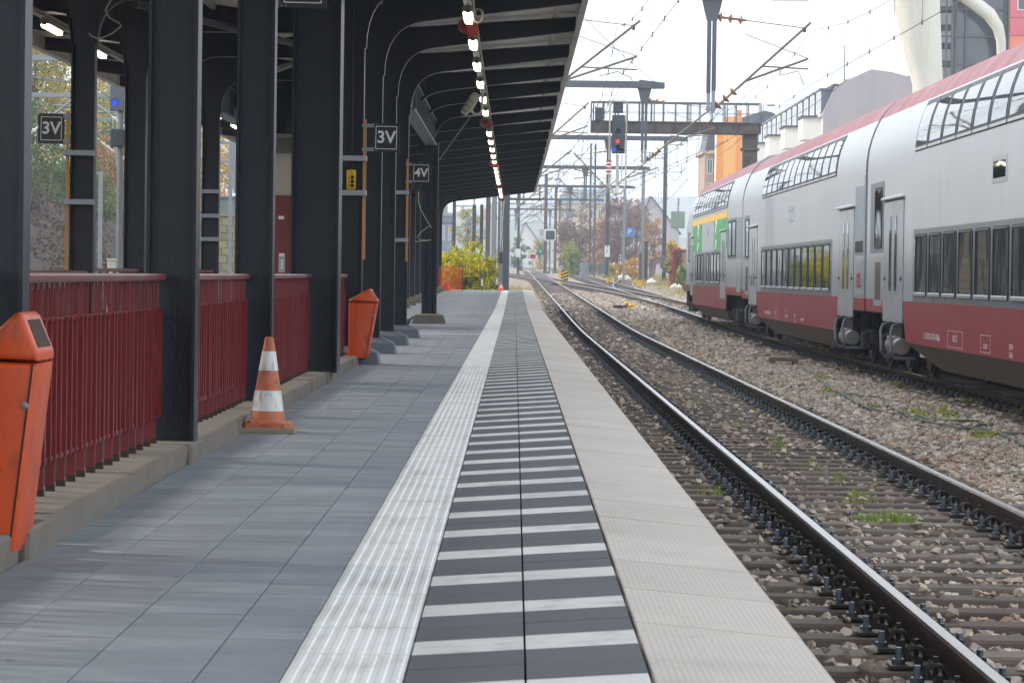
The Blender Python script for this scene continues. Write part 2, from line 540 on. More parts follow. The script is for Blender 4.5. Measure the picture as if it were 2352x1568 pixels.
m_ground = ground_material('earth_and_grass', '#6d6450', '#7d7454', '#6a7040', 1.5, .15, .3)
m_ballast = ground_material('ballast_base', '#776c62', '#9c8e82', '#7d7256', 17, .5, .5)
m_bank = ground_material('leaf_litter', '#33271a', '#45331f', '#2b2c18', 6, .6, .8)
m_hill = ground_material('wooded_hill', '#3f4a30', '#5e5a38', '#6d5a34', .08, .01, 1.0)

YS = [-60, 0, 20, 40, 60, 70, 75, 80, 85, 90, 95] + list(range(105, 400, 10)) + list(range(400, 900, 25)) + [900, 1200, 1600, 2500, 5000]
def bank_h(X, Y):
    """wooded bank left of the railway"""
    t = -X - 22.0
    if t <= 0: return 0.0
    return 5.2 * min(t, 5.5) / 5.5 + max(0, min(t - 5.5, 40)) * .28
gx = [-900, -400, -200, -120, -80, -60, -45, -36, -30, -27.5, -25.5, -23.5, -22, -18, -12, -8, 12, 20, 40, 80, 200, 500, 1200]
mb = MB()
for Y in YS:
    for X in gx:
        z = ground(Y) - .35
        fade = 1.0 if Y < 330 else max(0, 1 - (Y - 330) / 150)
        jit = (math.sin(X * 1.7 + Y * .31) + math.sin(Y * .23 + X)) * .25 if X < -23 and Y < 400 else 0
        z += (bank_h(X, Y) + jit) * fade
        mb.v.append((X, Y, z))
n = len(gx)
for i in range(len(YS) - 1):
    for j in range(n - 1):
        mb.f.append((i * n + j, i * n + j + 1, (i + 1) * n + j + 1, (i + 1) * n + j))
        mb.m.append(1 if gx[j] < -22 and YS[i] < 480 else 0)
tag(mb.obj('ground', [m_ground, m_bank], smooth=True), kind='structure')

# ballast bed: one sheet on the ground with low shoulders between the tracks
mb = MB()
bx = [.6, 1.0, 1.6, 2.64, 3.7, 4.2, 4.8, 5.4, 6.0, 7.39, 8.8, 9.6, 12.5, 13.4]
bz = [-.03, -.01, .02, .02, .02, .03, .06, .06, .03, .02, .02, .03, .0, -.4]
for Y in YS:
    if Y > 900: break
    for X, dz in zip(bx, bz):
        Xc = X
        if X == .6 and Y > 136: Xc = -2.5
        mb.v.append((Xc, Y, ground(Y) + dz - .015))
k = len(bx)
ny = len(mb.v) // k
for i in range(ny - 1):
    for j in range(k - 1):
        mb.f.append((i * k + j, i * k + j + 1, (i + 1) * k + j + 1, (i + 1) * k + j)); mb.m.append(0)
tag(mb.obj('ballast_bed', m_ballast, smooth=True), kind='structure')
mb = MB()
for Y in YS:
    if Y > 600: break
    for X in (-21, -20, -14, -9, -7.6): mb.v.append((X, Y, ground(Y) - (.3 if X == -21 else .03)))
ny = len(mb.v) // 5
for i in range(ny - 1):
    for j in range(4):
        mb.f.append((i * 5 + j, i * 5 + j + 1, (i + 1) * 5 + j + 1, (i + 1) * 5 + j)); mb.m.append(0)
tag(mb.obj('ballast_bed', m_ballast, smooth=True), kind='structure')

def bedz(X, Y):
    return ground(Y) - .015 + float(np.interp(X, bx, bz))

# far hills
def hill(name, Yc, pts, depth):
    mb = MB()
    for r, (dy, kz) in enumerate([(-depth, 0.0), (-depth * .5, .55), (0, 1.0), (depth, .6), (depth * 2, 0)]):
        for (x, h) in pts:
            zz = h * kz + (5 * math.sin(x * .021 + r) + 3 * math.sin(x * .05 + 2 * r)) * kz
            mb.v.append((x, Yc + dy, zz))
    k = len(pts)
    for i in range(4):
        for j in range(k - 1):
            mb.f.append((i * k + j, i * k + j + 1, (i + 1) * k + j + 1, (i + 1) * k + j)); mb.m.append(0)
    return tag(mb.obj(name, m_hill, smooth=True), kind='structure')
hill('hill', 2300, [(x, 36 + 26 * math.sin(x * .0021 + .6) + 14 * math.sin(x * .0065)) for x in range(-1400, 1700, 60)], 320)
hill('hill', 1500, [(x, 16 + 11 * math.sin(x * .0043 + 2.2)) for x in range(-900, 1000, 50)], 200)

# ------------------------------------------------------------------ railway tracks
RAIL_TOP = -.53
def bend(Y):
    return 0.0 if Y < 340 else -3.46e-5 * (Y - 340) ** 2
def smooth(t):
    t = max(0, min(1, t)); return t * t * (3 - 2 * t)
rail_sec = [(-.07, 0), (.07, 0), (.07, .012), (.012, .03), (.012, .12), (.036, .132), (.036, .160), (.026, .172), (-.026, .172), (-.036, .160), (-.036, .132), (-.012, .12), (-.012, .03), (-.07, .012)]
def make_rail(parent, off, cfun, y0, y1, step):
    mb = MB()
    ys = list(np.arange(y0, y1 + .01, step))
    path = [(cfun(y) + off, y, rise(y) + RAIL_TOP - .172) for y in ys]
    mb.sweep(rail_sec, path)
    ns = len(rail_sec)
    for i in range(len(mb.m)):
        if i < (len(path) - 1) * ns and (i % ns) in (6, 7, 8): mb.m[i] = 1
    o = mb.obj('rail', [m_rail_side, m_rail_top], parent)
    o.data.polygons.foreach_set('use_smooth', [False] * len(o.data.polygons))
    return o

def sleeper_mesh(seed):
    r = random.Random(seed)
    mb = MB(); mb.cbox(0, 0, -.08, 2.6, .25, .16, .012)
    mb.v = [(x + r.uniform(-.006, .006), y + r.uniform(-.008, .008), z + r.uniform(-.004, .004)) for x, y, z in mb.v]
    return mb.mesh('sleeper', m_sleeper)
SLEEP = [sleeper_mesh(i) for i in range(5)]

def clip_mesh():
    mb = MB()
    mb.box(-.15, .0, -.075, .075, 0, .014)                 # ribbed plate beyond the rail foot
    mb.box(-.035, -.005, -.05, .05, .014, .05)
    arc = [(-.03 + .045 * math.cos(t), -.02, .05 + .042 * math.sin(t)) for t in np.linspace(-.5, math.pi + .5, 8)]
    mb.tube(arc, .011, 5)
    arc = [(x, .03, z) for x, y, z in arc]
    mb.tube(arc, .011, 5)
    mb.tube([(-.03, .005, .04), (-.03, .005, .125)], .013, 6)
    mb.slot = 1
    mb.tube([(-.105, .02, .014), (-.105, .02, .035)], .03, 8)
    mb.tube([(-.105, .02, .03), (-.105, .02, .085)], .016, 5)
    return mb
CLIP = clip_mesh().mesh('rail_clip', [m_clip, m_bolt])

def merge_meshes(name, items, mats):
    """items: (mesh, matrix) -> one mesh"""
    V, Fs, Mi = [], [], []
    for me, mw in items:
        nb = len(V)
        V += [tuple(mw @ v.co) for v in me.vertices]
        for p in me.polygons:
            Fs.append(tuple(i + nb for i in p.vertices)); Mi.append(p.material_index)
    me = bpy.data.meshes.new(name)
    me.from_pydata(V, [], Fs)
    for m in mats: me.materials.append(m)
    me.polygons.foreach_set('material_index', Mi)
    return me

STEP = .62
def make_track(label, cfun, y0, y1, smax=300, clips=0, yclip=0, clip_sides=(-1, 1), sleep_end=None, rails=True):
    t = root('railway_track', label, None, (cfun(y0), y0, RAIL_TOP), kind='structure')
    if rails:
        for s in (-1, 1): make_rail(t, s * .752, cfun, y0, y1, 4.0 if y1 - y0 > 60 else 2.0)
    i = 0; nclip = 0; far_s, far_c = [], []
    y = y0 + .3
    while y < (sleep_end or y1):
        c = cfun(y)
        mw = T(c + random.uniform(-.03, .03), y + random.uniform(-.02, .02), rise(y) + RAIL_TOP - .172 - .008) @ RZ(random.uniform(-.012, .012))
        if i < smax: link('sleeper', SLEEP[i % 5], t, mw)
        else: far_s.append((SLEEP[i % 5], mw))
        if y < yclip:
            for rs in (-1, 1):
                for sd in clip_sides:
                    cm = T(c + rs * .752 + sd * .07, y, rise(y) + RAIL_TOP - .168)
                    if sd > 0: cm = cm @ RZ(math.pi)
                    if nclip < clips: link('rail_clip', CLIP, t, cm); nclip += 1
                    else: far_c.append((CLIP, cm))
        y += STEP; i += 1
    if far_s: tag(link('far_sleepers', merge_meshes('far_sleepers', far_s, [m_sleeper]), t), kind='stuff')
    if far_c: tag(link('far_rail_clips', merge_meshes('far_rail_clips', far_c, [m_clip, m_bolt]), t), kind='stuff')
    return t
T1, T2 = 2.64, 7.39
c1 = lambda y: T1 + bend(y)
c2 = lambda y: T2 + bend(y)
make_track('empty track beside the platform edge', c1, 5.0, 800, 300, 300, 120, sleep_end=420)
make_track('track carrying the double deck train', c2, 18.0, 800, 300, 300, 130, sleep_end=420)
cx = lambda y: T2 + (T1 - T2) * smooth((y - 130) / 190)
make_track('crossover track slanting between the two main tracks', cx, 140.0, 312.0, 0)
cl = lambda y: T1 - 6.2 * smooth((y - 262) / 170) + bend(y) * .6
make_track('track branching off to the left beyond the platform end', cl, 266.0, 520.0, 0)
cr = lambda y: T2 + 4.6 * smooth((y - 190) / 150) + bend(y)
make_track('track branching off to the right beyond the train', cr, 196.0, 620.0, 0)
make_track('track along the far side of the platform', lambda y: -9.27 + bend(y), 5.0, 500, 0)
make_track('second track at the foot of the leafy bank', lambda y: -13.9 + bend(y), 5.0, 500, 0)
make_track('third track at the foot of the leafy bank', lambda y: -18.3 + bend(y), 5.0, 500, 0)

# ------------------------------------------------------------------ ballast stones
def stone_protos(k=10, npts=10):
    out = []
    for s in range(k):
        bm = bmesh.new()
        r = random.Random(100 + s)
        for i in range(npts):
            v = Vector((r.gauss(0, 1), r.gauss(0, 1), r.gauss(0, 1))).normalized()
            v = Vector((v.x * r.uniform(.8, 1.1), v.y * r.uniform(.6, 1.0), v.z * r.uniform(.5, .8)))
            bm.verts.new(v)
        res = bmesh.ops.convex_hull(bm, input=bm.verts)
        bmesh.ops.delete(bm, geom=[g for g in res['geom_interior'] if isinstance(g, bmesh.types.BMVert)], context='VERTS')
        bmesh.ops.triangulate(bm, faces=bm.faces)
        bm.verts.index_update()
        out.append((np.array([v.co[:] for v in bm.verts]), np.array([[v.index for v in f.verts] for f in bm.faces])))
        bm.free()
    return out
PRO = stone_protos()
def scatter_stones(name, pos, size, label):
    V, Fc, base = [], [], 0
    idx = rng.integers(0, len(PRO), len(pos))
    for k, (pv, pf) in enumerate(PRO):
        sel = np.where(idx == k)[0]
        if not len(sel): continue
        a = rng.uniform(0, 2 * np.pi, len(sel)); b = rng.uniform(-.6, .6, len(sel))
        ca, sa, cb, sb = np.cos(a), np.sin(a), np.cos(b), np.sin(b)
        Rm = np.zeros((len(sel), 3, 3))
        Rm[:, 0, 0] = ca; Rm[:, 0, 1] = -sa * cb; Rm[:, 0, 2] = sa * sb
        Rm[:, 1, 0] = sa; Rm[:, 1, 1] = ca * cb; Rm[:, 1, 2] = -ca * sb
        Rm[:, 2, 1] = sb; Rm[:, 2, 2] = cb
        vv = np.einsum('nij,vj->nvi', Rm, pv) * size[sel][:, None, None] + pos[sel][:, None, :]
        V.append(vv.reshape(-1, 3))
        ff = pf[None] + (np.arange(len(sel)) * len(pv))[:, None, None] + base
        Fc.append(ff.reshape(-1, 3)); base += len(sel) * len(pv)
    me = raw_mesh(name, np.concatenate(V), np.concatenate(Fc), m_stone, 3)
    return tag(link(name, me), label, 'gravel', kind='stuff')
def rand_pos(nn, y0, y1, xmax=13.0, power=1.0):
    y = y0 + (y1 - y0) * rng.random(nn) ** power
    xr = np.minimum(.168 * y + 1.6, xmax)
    x = .82 + (xr - .82) * rng.random(nn)
    return x, y
def rise_np(y):
    return np.where(y < 75, 0, np.where(y < 95, .000155 * (y - 75) ** 2, .062 + .0062 * (y - 95)))
def place(nn, y0, y1, s0, s1, power=1.0, mound=0.0):
    x, y = rand_pos(nn, y0, y1, 6.55 if y1 < 100 else 11.0, power)
    s = rng.uniform(s0, s1, nn) * np.where(rng.random(nn) < .06, 1.5, 1)
    z = rise_np(y) - .775 + np.interp(x, bx, bz) + s * rng.uniform(-.1, .55, nn)
    keep = np.ones(nn, bool)
    for c, yst in ((T1, 5.0), (T2, 18.0)):
        d = np.abs(x - c)
        inb = d < 1.3
        ph = np.mod(y - yst - .3 + STEP / 2, STEP) - STEP / 2
        onsl = inb & (np.abs(ph) < .135)
        keep &= ~(onsl & (rng.random(nn) > .07))
        keep &= np.abs(d - .752) > .11
        near = inb & ~onsl
        z = np.where(near, z + rng.uniform(-.02, .008, nn), z)
        z = np.where(onsl, rise_np(y) - .70 + s * .45, z)
    return np.stack([x, y, z], 1)[keep], s[keep]
p1, s1 = place(34000, 8.5, 30, .022, .042)
p2, s2 = place(46000, 30, 62, .028, .05)
p3, s3 = place(36000, 62, 190, .045, .085)
scatter_stones('ballast_stones', np.concatenate([p1, p2, p3]), np.concatenate([s1, s2, s3]), 'pinkish grey crushed stone ballast around the tracks')

# ------------------------------------------------------------------ platform
STW0, STW1 = 3.0, 51.0            # stairwell
PEND = 134.4
plat = root('platform', 'long paved island platform with striped edge', None, (0, 6, 0), kind='structure')
def slab(x0, x1, y0, y1, top, name='slab', m=None, bottom=-1.0):
    ys = [y0] + [y for y in (75, 80, 85, 90, 95) if y0 < y < y1] + [y1]
    mb = MB()
    mb.sweep([(x0, bottom), (x1, bottom), (x1, top), (x0, top)], [(0, y, rise(y)) for y in ys])
    return mb.obj(name, m or m_joint, plat)
slab(-1.96, .33, 2.0, PEND, -.014)
slab(-7.42, -4.62, 2.0, PEND, -.014)
slab(-4.62, -1.96, STW1, PEND, -.014)
slab(.33, .79, 2.0, PEND, -.06, 'edge_wall', m_plat_side)
slab(-4.62, -1.96, -1.0, STW1, -3.0, 'stair_floor', m_concrete, -3.2)
mb = MB()
mb.box(-2.0, -1.962, -1, STW1, -3, -.02); mb.box(-4.62, -4.58, -1, STW1, -3, -.02)
mb.obj('stairwell_wall', m_concrete, plat)

def tile_mesh(name, w, l, m, t=.03, ch=.0015):
    mb = MB(); mb.cbox(0, 0, -t / 2, w, l, t, ch); return mb.mesh(name, m)
TP = .2985
G = .005
def tilt(x):
    if x < -.26: return 0.0
    if x < .342: return (x + .26) * .07
    return .042 - (x - .342) * .088
def tile_mw(xc, yc, slope=0.0):
    return T(xc, yc, rise(yc) + tilt(xc) + random.uniform(-.0012, .0012)) @ RY(-math.atan(slope)) @ RX(.0062 if yc > 95 else 0)
Y00 = 7.97 - 2 * .8955
rows = int((PEND - Y00) / TP)
# grey paving
cols = [(-.77, -.56), (-1.07, -.77), (-1.37, -1.07), (-1.67, -1.37)]
greys = {c: tile_mesh('paving_tile', c[1] - c[0] - G, TP - G, m_tile) for c in cols}
far = []
cnt = 0
for r in range(rows):
    for ci, c in enumerate(cols):
        y = Y00 + (r + .5) * TP + (ci % 2) * .0
        mw = tile_mw((c[0] + c[1]) / 2, y)
        if cnt < 300: link('paving_tile', greys[c], plat, mw)
        else: far.append((c[0], c[1], y))
        cnt += 1
def far_tiles(name, tiles, m, t=.03, tl=0.0):
    V = np.zeros((len(tiles), 8, 3))
    for i, (a, b, y) in enumerate(tiles):
        za, zb = tilt(a), tilt(b)
        zz = rng.uniform(-.001, .001)
        y0, y1 = y - TP / 2 + G / 2, y + TP / 2 - G / 2
        a += G / 2; b -= G / 2
        V[i] = [(a, y0, rise(y0) + za - t), (b, y0, rise(y0) + zb - t), (b, y1, rise(y1) + zb - t), (a, y1, rise(y1) + za - t),
                (a, y0, rise(y0) + za + zz), (b, y0, rise(y0) + zb + zz), (b, y1, rise(y1) + zb + zz), (a, y1, rise(y1) + za + zz)]
    q = np.array([(4, 5, 6, 7), (0, 1, 5, 4), (1, 2, 6, 5), (2, 3, 7, 6), (3, 0, 4, 7)])
    Fc = (q[None] + (np.arange(len(tiles)) * 8)[:, None, None]).reshape(-1, 4)
    return tag(link(name, raw_mesh(name, V.reshape(-1, 3), Fc, m, 4), plat), kind='stuff')
for r in range(int((STW1 - Y00) / TP) + 1, rows):
    y = Y00 + (r + .5) * TP
    x = -1.67
    while x > -7.3:
        far.append((x - .30, x, y)); x -= .30
far_tiles('far_paving_tiles', far, m_tile_far)
# ribbed tactile tiles
def tactile_mesh():
    mb = MB()
    w = .30 - G
    prof = [(-w / 2, -.03), (w / 2, -.03), (w / 2, .0)]
    nr = 8
    pts = []
    for i in range(nr):
        c = w / 2 - (i + .5) * w / nr
        pts += [(c + .012, .0), (c + .007, .0038), (c - .007, .0038), (c - .012, .0)]
    sec = prof + pts + [(-w / 2, 0)]
    mb.sweep(sec, [(0, -(TP - G) / 2, 0), (0, (TP - G) / 2, 0)])
    return mb.mesh('tactile_tile', m_tact)
TAC = tactile_mesh()
fart = []
for r in range(rows):
    y = Y00 + (r + .5) * TP
    if r < 300: link('tactile_tile', TAC, plat, tile_mw(-.41, y))
    else: fart.append((-.56, -.26, y))
far_tiles('far_tactile_tiles', fart, m_tact)
# striped band: one white row, two dark rows
SW = tile_mesh('white_tile', .30 - G, TP - G, m_white); SD = tile_mesh('dark_tile', .30 - G, TP - G, m_dark)
fw, fd = [], []
for r in range(rows):
    y = Y00 + (r + .5) * TP
    for xc in (-.11, .19):
        w = r % 3 == 0
        if r < 150: link('white_tile' if w else 'dark_tile', SW if w else SD, plat, tile_mw(xc, y, .07))
        else: (fw if w else fd).append((xc - .15, xc + .15, y))
far_tiles('far_white_tiles', fw, m_white); far_tiles('far_dark_tiles', fd, m_dark)
# coping slabs
mb = MB(); mb.cbox(0, 0, -.06, .468, .919, .12, .004)
COP = mb.mesh('coping_slab', m_coping)
y = 5.2
while y < PEND - .4:
    link('coping_slab', COP, plat, T(.580, y, rise(y) + tilt(.58) + random.uniform(-.0015, .0015)) @ RY(math.atan(.088)) @ RX(.0062 if y > 95 else 0))
    y += .931
# crosswise white guide strips of single tiles
gs = []
for yy in (50.6, 79.5):
    x = -.56
    while x > -1.65: gs.append((x - .30, x, yy)); x -= .3
V = MB()
for a, b, yy in gs: V.box(a + .01, b - .01, yy - .1, yy + .1, rise(yy) + .002, rise(yy) + .006)
V.obj('guide_strip', m_tact, plat)
V = MB()
for yy, xa, xb in ((72.5, -1.35, -.6), (115, -1.6, -.6)):
    for k in range(14):
        xx = xa + (xb - xa) * k / 13
        V.box(xx - .018, xx + .018, yy - .12, yy + .12, rise(yy) + .002, rise(yy) + .006)
V.obj('drain_grate', m_joint, plat)
# stairwell kerb in separate lengths
KB = [(2.0, 10.35), (11.15, 15.65), (16.35, 20.75), (21.45, 27.25), (28.0, 33.6)]
for a, b in KB:
    n_ = max(2, int((b - a) / 1.6))
    for k in range(n_):
        ya, yb = a + (b - a) * k / n_, a + (b - a) * (k + 1) / n_
        mb = MB(); mb.cbox(-1.80, (ya + yb) / 2, .038, .26, yb - ya - .008, .135 + random.uniform(-.006, .006), .012)
        mb.v = [(x + random.uniform(-.006, .006), y_, z + random.uniform(-.005, .005)) for x, y_, z in mb.v]
        mb.obj('kerb_stone', m_concrete, plat)
for yy in (10.75, 16.0, 21.1, 27.6):
    mb = MB(); mb.cbox(-1.795, yy, .036, .29, .66, .14, .014); mb.obj('kerb_stone', m_concrete, plat)

# ------------------------------------------------------------------ canopy
XC = -3.27                          # middle line of the island platform
can = root('platform_canopy', 'dark steel butterfly canopy over the platform on riveted columns', 'canopy', (XC, 8, 0))
PAIR = [10.8, 16.05, 21.1, 27.6, 33.4, 38.0, 42.4, 47.4]
XR = -1.67                          # track-side face of the right hand columns
def cz(Y): return rise(Y) * .6
def mir(x): return 2 * XC - x

def column(xf, sgn, Y, z0, z1, depth=.26, fl=.2, tf=.018, base=None):
    """I column: web across the platform, flanges along it; xf is the outer face, sgn its side"""
    mb = MB()
    xi = xf - sgn * depth
    a, b = min(xf, xi), max(xf, xi)
    mb.box(b - tf, b, Y - fl / 2, Y + fl / 2, z0, z1)
    mb.box(a, a + tf, Y - fl / 2, Y + fl / 2, z0, z1)
    mb.box(a + tf, b - tf, Y - .008, Y + .008, z0, z1)
    mb.box(a + tf, b - tf, Y - .03, Y + .03, z0, z0 + .02)
    # riveted angle strips
    for xx in (a + tf, b - tf - .03): mb.box(xx, xx + .03, Y - .017, Y - .009, z0, z1)
    o = mb.obj('column', m_steel, can)
    if base == 'conc' or base == 'grey':
        bm_ = MB()
        c = (a + b) / 2; w0, w1, h = .34, .21, .19
        zb = z0 - .19 + .004
        lo = [(c - w0, Y - .3, zb), (c + w0, Y - .3, zb), (c + w0, Y + .3, zb), (c - w0, Y + .3, zb)]
        mi = [(c - w0 + .035, Y - .27, zb + .13), (c + w0 - .035, Y - .27, zb + .13), (c + w0 - .035, Y + .27, zb + .13), (c - w0 + .035, Y + .27, zb + .13)]
        hi = [(c - w1 + .04, Y - .15, zb + h), (c + w1 - .04, Y - .15, zb + h), (c + w1 - .04, Y + .15, zb + h), (c - w1 + .04, Y + .15, zb + h)]
        f = []
        for k in (0, 4):
            for i in range(4):
                j = (i + 1) % 4; f.append((k + i, k + j, k + 4 + j, k + 4 + i))
        bm_.add(lo + mi + hi, f + [(8, 9, 10, 11), (3, 2, 1, 0)])
        bm_.obj('column_base', m_concrete_grey if base == 'grey' else m_concrete, o)
    return o

def arc_pts(x0, z0, x1, z1, s0, s1, k=9):
    """smooth curve leaving (x0,z0) upward and reaching (x1,z1) along slope; quadratic bezier"""
    # control point: straight above x0 on the tangent line through (x1, z1)
    zc = z1 - s1 * (x1 - x0)
    out = []
    for t in np.linspace(0, 1, k):
        a, b, c = (1 - t) ** 2, 2 * t * (1 - t), t * t
        out.append((a * x0 + b * x0 + c * x1, a * z0 + b * zc + c * z1))
    return out

XE = .80                            # rafter tip
def raft_low(x): return 4.40 + .13 * (x - XE)
def bracket(Y, x0, z0, sgn, dz=0.0, xin=None, arc_w=.50, arc_h=.55):
    """outer rafter: curved bracket off the column, then straight to the tip; web + bottom flange + top flange"""
    xs = x0 + arc_w
    low = arc_pts(x0, z0, xs, raft_low(xs), 0, .13)
    low += [(XE, raft_low(XE))]
    xin = xin if xin is not None else x0 - .27
    top = [(XE, raft_low(XE) + .17), (x0 + .4, raft_low(x0 + .4) + .28), (xin, raft_low(xin) + .34)]
    mb = MB()
    fx = (lambda x: x) if sgn > 0 else mir
    poly = [(fx(x), z + dz) for x, z in [(xin, z0)] + low + top]
    mb.prism(poly, 'y', Y - .008, Y + .008)
    # bottom flange
    for (xa, za), (xb, zb) in zip(low[:-1], low[1:]):
        dx, dzz = xb - xa, zb - za
        L_ = math.hypot(dx, dzz); nx, nz = dzz / L_ * .016, -dx / L_ * .016
        p = [(fx(xa), za + dz), (fx(xb), zb + dz), (fx(xb + nx), zb + nz + dz), (fx(xa + nx), za + nz + dz)]
        mb.prism(p, 'y', Y - .075, Y + .075)
    # stiffener lugs round the curve
    for i in (2, 4, 6):
        (xa, za) = low[i]
        cx_, cz_ = xa - .05 * (1 - i / 9), za + .05
        mb.bar((fx(xa), Y, za + dz), (fx(xa - .10), Y, za + .10 + dz), .06, .012)
    # top flange
    for (xa, za), (xb, zb) in zip(top[:-1], top[1:]):
        mb.prism([(fx(xa), za + dz), (fx(xb), zb + dz), (fx(xb), zb + .014 + dz), (fx(xa), za + .014 + dz)], 'y', Y - .07, Y + .07)
    return mb.obj('rafter', m_steel, can)

def tie_beam(Y, z0=3.42):
    """arched cross beam between the paired columns"""
    xa, xb = XR - .26, mir(XR) + .26
    zt = 3.98
    right = arc_pts(0, z0, .5, zt, 0, 0.0)
    mb = MB()
    lo = [(xb + x, z) for x, z in right] + [(xa - x, z) for x, z in reversed(right)]
    mb.prism(lo + [(xa, 4.42), (XC, 4.24), (xb, 4.42)], 'y', Y - .008, Y + .008)
    for (p, q), (r_, s_) in zip(lo[:-1], lo[1:]):
        dx, dzz = r_ - p, s_ - q
        L_ = math.hypot(dx, dzz); nx, nz = dzz / L_ * .016, -dx / L_ * .016
        mb.prism([(p, q), (r_, s_), (r_ + nx, s_ + nz), (p + nx, q + nz)], 'y', Y - .075, Y + .075)
    return mb.obj('tie_beam', m_steel, can)

for i, Y in enumerate(PAIR):
    for sgn in (1, -1):
        d, fl, xf = .26, .2, XR
        base = None
        z0 = .095
        if i == 0: z0 = .0; xf = XR - .06; fl = .16
        if i == 3: d, fl, xf = .43, .5, -1.585
        if i >= 4: base = 'grey'; z0 = .19
        x = xf if sgn > 0 else mir(xf)
        column(x, sgn, Y, z0, 3.45 if i != 3 else 3.9, d, fl, base=base)
        bracket(Y, XR, 3.45, sgn)
    tie_beam(Y)
# gap bays, held by a longitudinal girder, then the end column, then single middle columns
for Y in (5.6,): 
    for sgn in (1, -1): bracket(Y, XR, 3.45, sgn)
for Y in (52.1, 56.4):
    for sgn in (1, -1): bracket(Y, XR, 3.80, sgn, xin=XC)
YE = 60.9
for sgn in (1, -1):
    x = -1.70 if sgn > 0 else mir(-1.70)
    mb = MB()
    for xx in (x - .12, x + .12): mb.box(xx - .03, xx + .03, YE - .09, YE + .09, .19, 3.6)
    mb.box(x - .12, x + .12, YE + .0, YE + .02, .19, 3.6)
    mb.box(x - .05, x + .05, YE - .06, YE - .001, .19, 3.6)
    o = mb.obj('column', m_steel, can)
    b_ = MB()
    zb = .004
    lo = [(x - .34, YE - .3, zb), (x + .34, YE - .3, zb), (x + .34, YE + .3, zb), (x - .34, YE + .3, zb)]
    hi = [(x - .28, YE - .26, zb + .17), (x + .28, YE - .26, zb + .17), (x + .28, YE + .26, zb + .17), (x - .28, YE + .26, zb + .17)]
    t2 = [(x - .17, YE - .15, zb + .2), (x + .17, YE - .15, zb + .2), (x + .17, YE + .15, zb + .2), (x - .17, YE + .15, zb + .2)]
    f = []
    for k in (0, 4):
        for i in range(4):
            j = (i + 1) % 4; f.append((k + i, k + j, k + 4 + j, k + 4 + i))
    b_.add(lo + hi + t2, f + [(8, 9, 10, 11), (3, 2, 1, 0)]); b_.obj('column_base', m_concrete, o)
    g_ = MB()
    g_.box(x - .02, x + .02, 47.6, YE + .05, 3.58, 4.02)
    g_.box(x - .11, x + .11, 47.6, YE + .05, 3.55, 3.58); g_.box(x - .11, x + .11, 47.6, YE + .05, 4.02, 4.05)
    for yy in np.arange(49, YE, 2.3): g_.box(x - .09, x + .09, yy - .01, yy + .01, 3.58, 4.02)
    g_.obj('girder', m_steel_lite, can)
    bracket(YE, XR, 3.45, sgn)
RAFT = [66 + 5.0 * k for k in range(14)]
for Y in RAFT:
    for sgn in (1, -1):
        if Y >= 75: bracket(Y, XC + .13, 3.35, sgn, cz(Y), xin=XC, arc_w=.62)
        else: bracket(Y, XC + .13, 3.45, sgn, cz(Y), xin=XC, arc_w=.62)
    if Y >= 80:
        column(XC + .13, 1, Y, .19 + rise(Y), 3.5 + cz(Y), .26, .2, base='conc')
# brace rod
mb = MB(); mb.tube([P(993, 390, YE), P(1081, 268, YE)], .014, 6); mb.obj('brace_rod', m_galv, can)
# purlins, fascia, roof sheets, bay by bay
ALLY = [2.0, 5.6] + PAIR + [52.1, 56.4, YE] + RAFT + [132.6]
def roofz(x): return raft_low(x) + .17 + (XE - x) * .032
for sgn in (1, -1):
    fx = (lambda x: x) if sgn > 0 else mir
    for x in (.52, -.62, -1.72, -2.75):
        mb = MB()
        zt = roofz(x) + .016
        mb.sweep([(fx(x) - .03, zt), (fx(x) + .03, zt), (fx(x) + .03, zt + .075), (fx(x) - .03, zt + .075)], [(0, y, cz(y)) for y in ALLY])
        mb.obj('purlin', m_fascia, can)
    mb = MB()
    zt = roofz(XE)
    sec = [(XE - .02, zt - .20), (XE + .055, zt - .22), (XE + .075, zt + .06), (XE + .02, zt + .13), (XE - .01, zt + .13), (XE + .03, zt + .04), (XE + .02, zt - .17)]
    mb.sweep([(fx(a), b) for a, b in sec], [(0, y, cz(y)) for y in ALLY])
    mb.obj('fascia_gutter', m_fascia, can)
    for a, b in zip(ALLY[:-1], ALLY[1:]):
        mb = MB()
        ncor = max(3, int((b - a) / .22)); p = (b - a) / ncor
        yz = []
        for k in range(ncor):
            y_ = a + k * p
            yz += [(y_, 0), (y_ + p * .55, 0), (y_ + p * .62, .035), (y_ + p * .92, .035)]
        yz.append((b, 0))
        off = .012 if sgn > 0 else .0
        vs, fs = [], []
        for x in (XE + .03, XC):
            for y_, h in yz: vs.append((fx(x), y_, roofz(x) + .095 + h + cz(y_)))
        nn = len(yz)
        for k in range(nn - 1): fs.append((k, k + 1, nn + k + 1, nn + k))
        mb.add(vs, fs)
        # upper skin gives the sheet thickness
        mb.add([(x, y_, z + .06) for x, y_, z in vs], [tuple(reversed(f)) for f in fs])
        o = mb.obj('roof_sheet', m_roof, can)
# wind braces seen in the left bays
for (ya, yb, xa, xb, za, zb) in ((33.4, 42.4, -4.2, -2.2, 3.9, 3.95), (38.0, 47.4, -2.4, -4.3, 3.75, 3.9), (16.05, 27.6, -4.3, -2.2, 3.9, 3.9)):
    mb = MB(); mb.tube([(xa, ya, za), (xb, yb, zb)], .045, 8); mb.obj('wind_brace', m_steel, can)

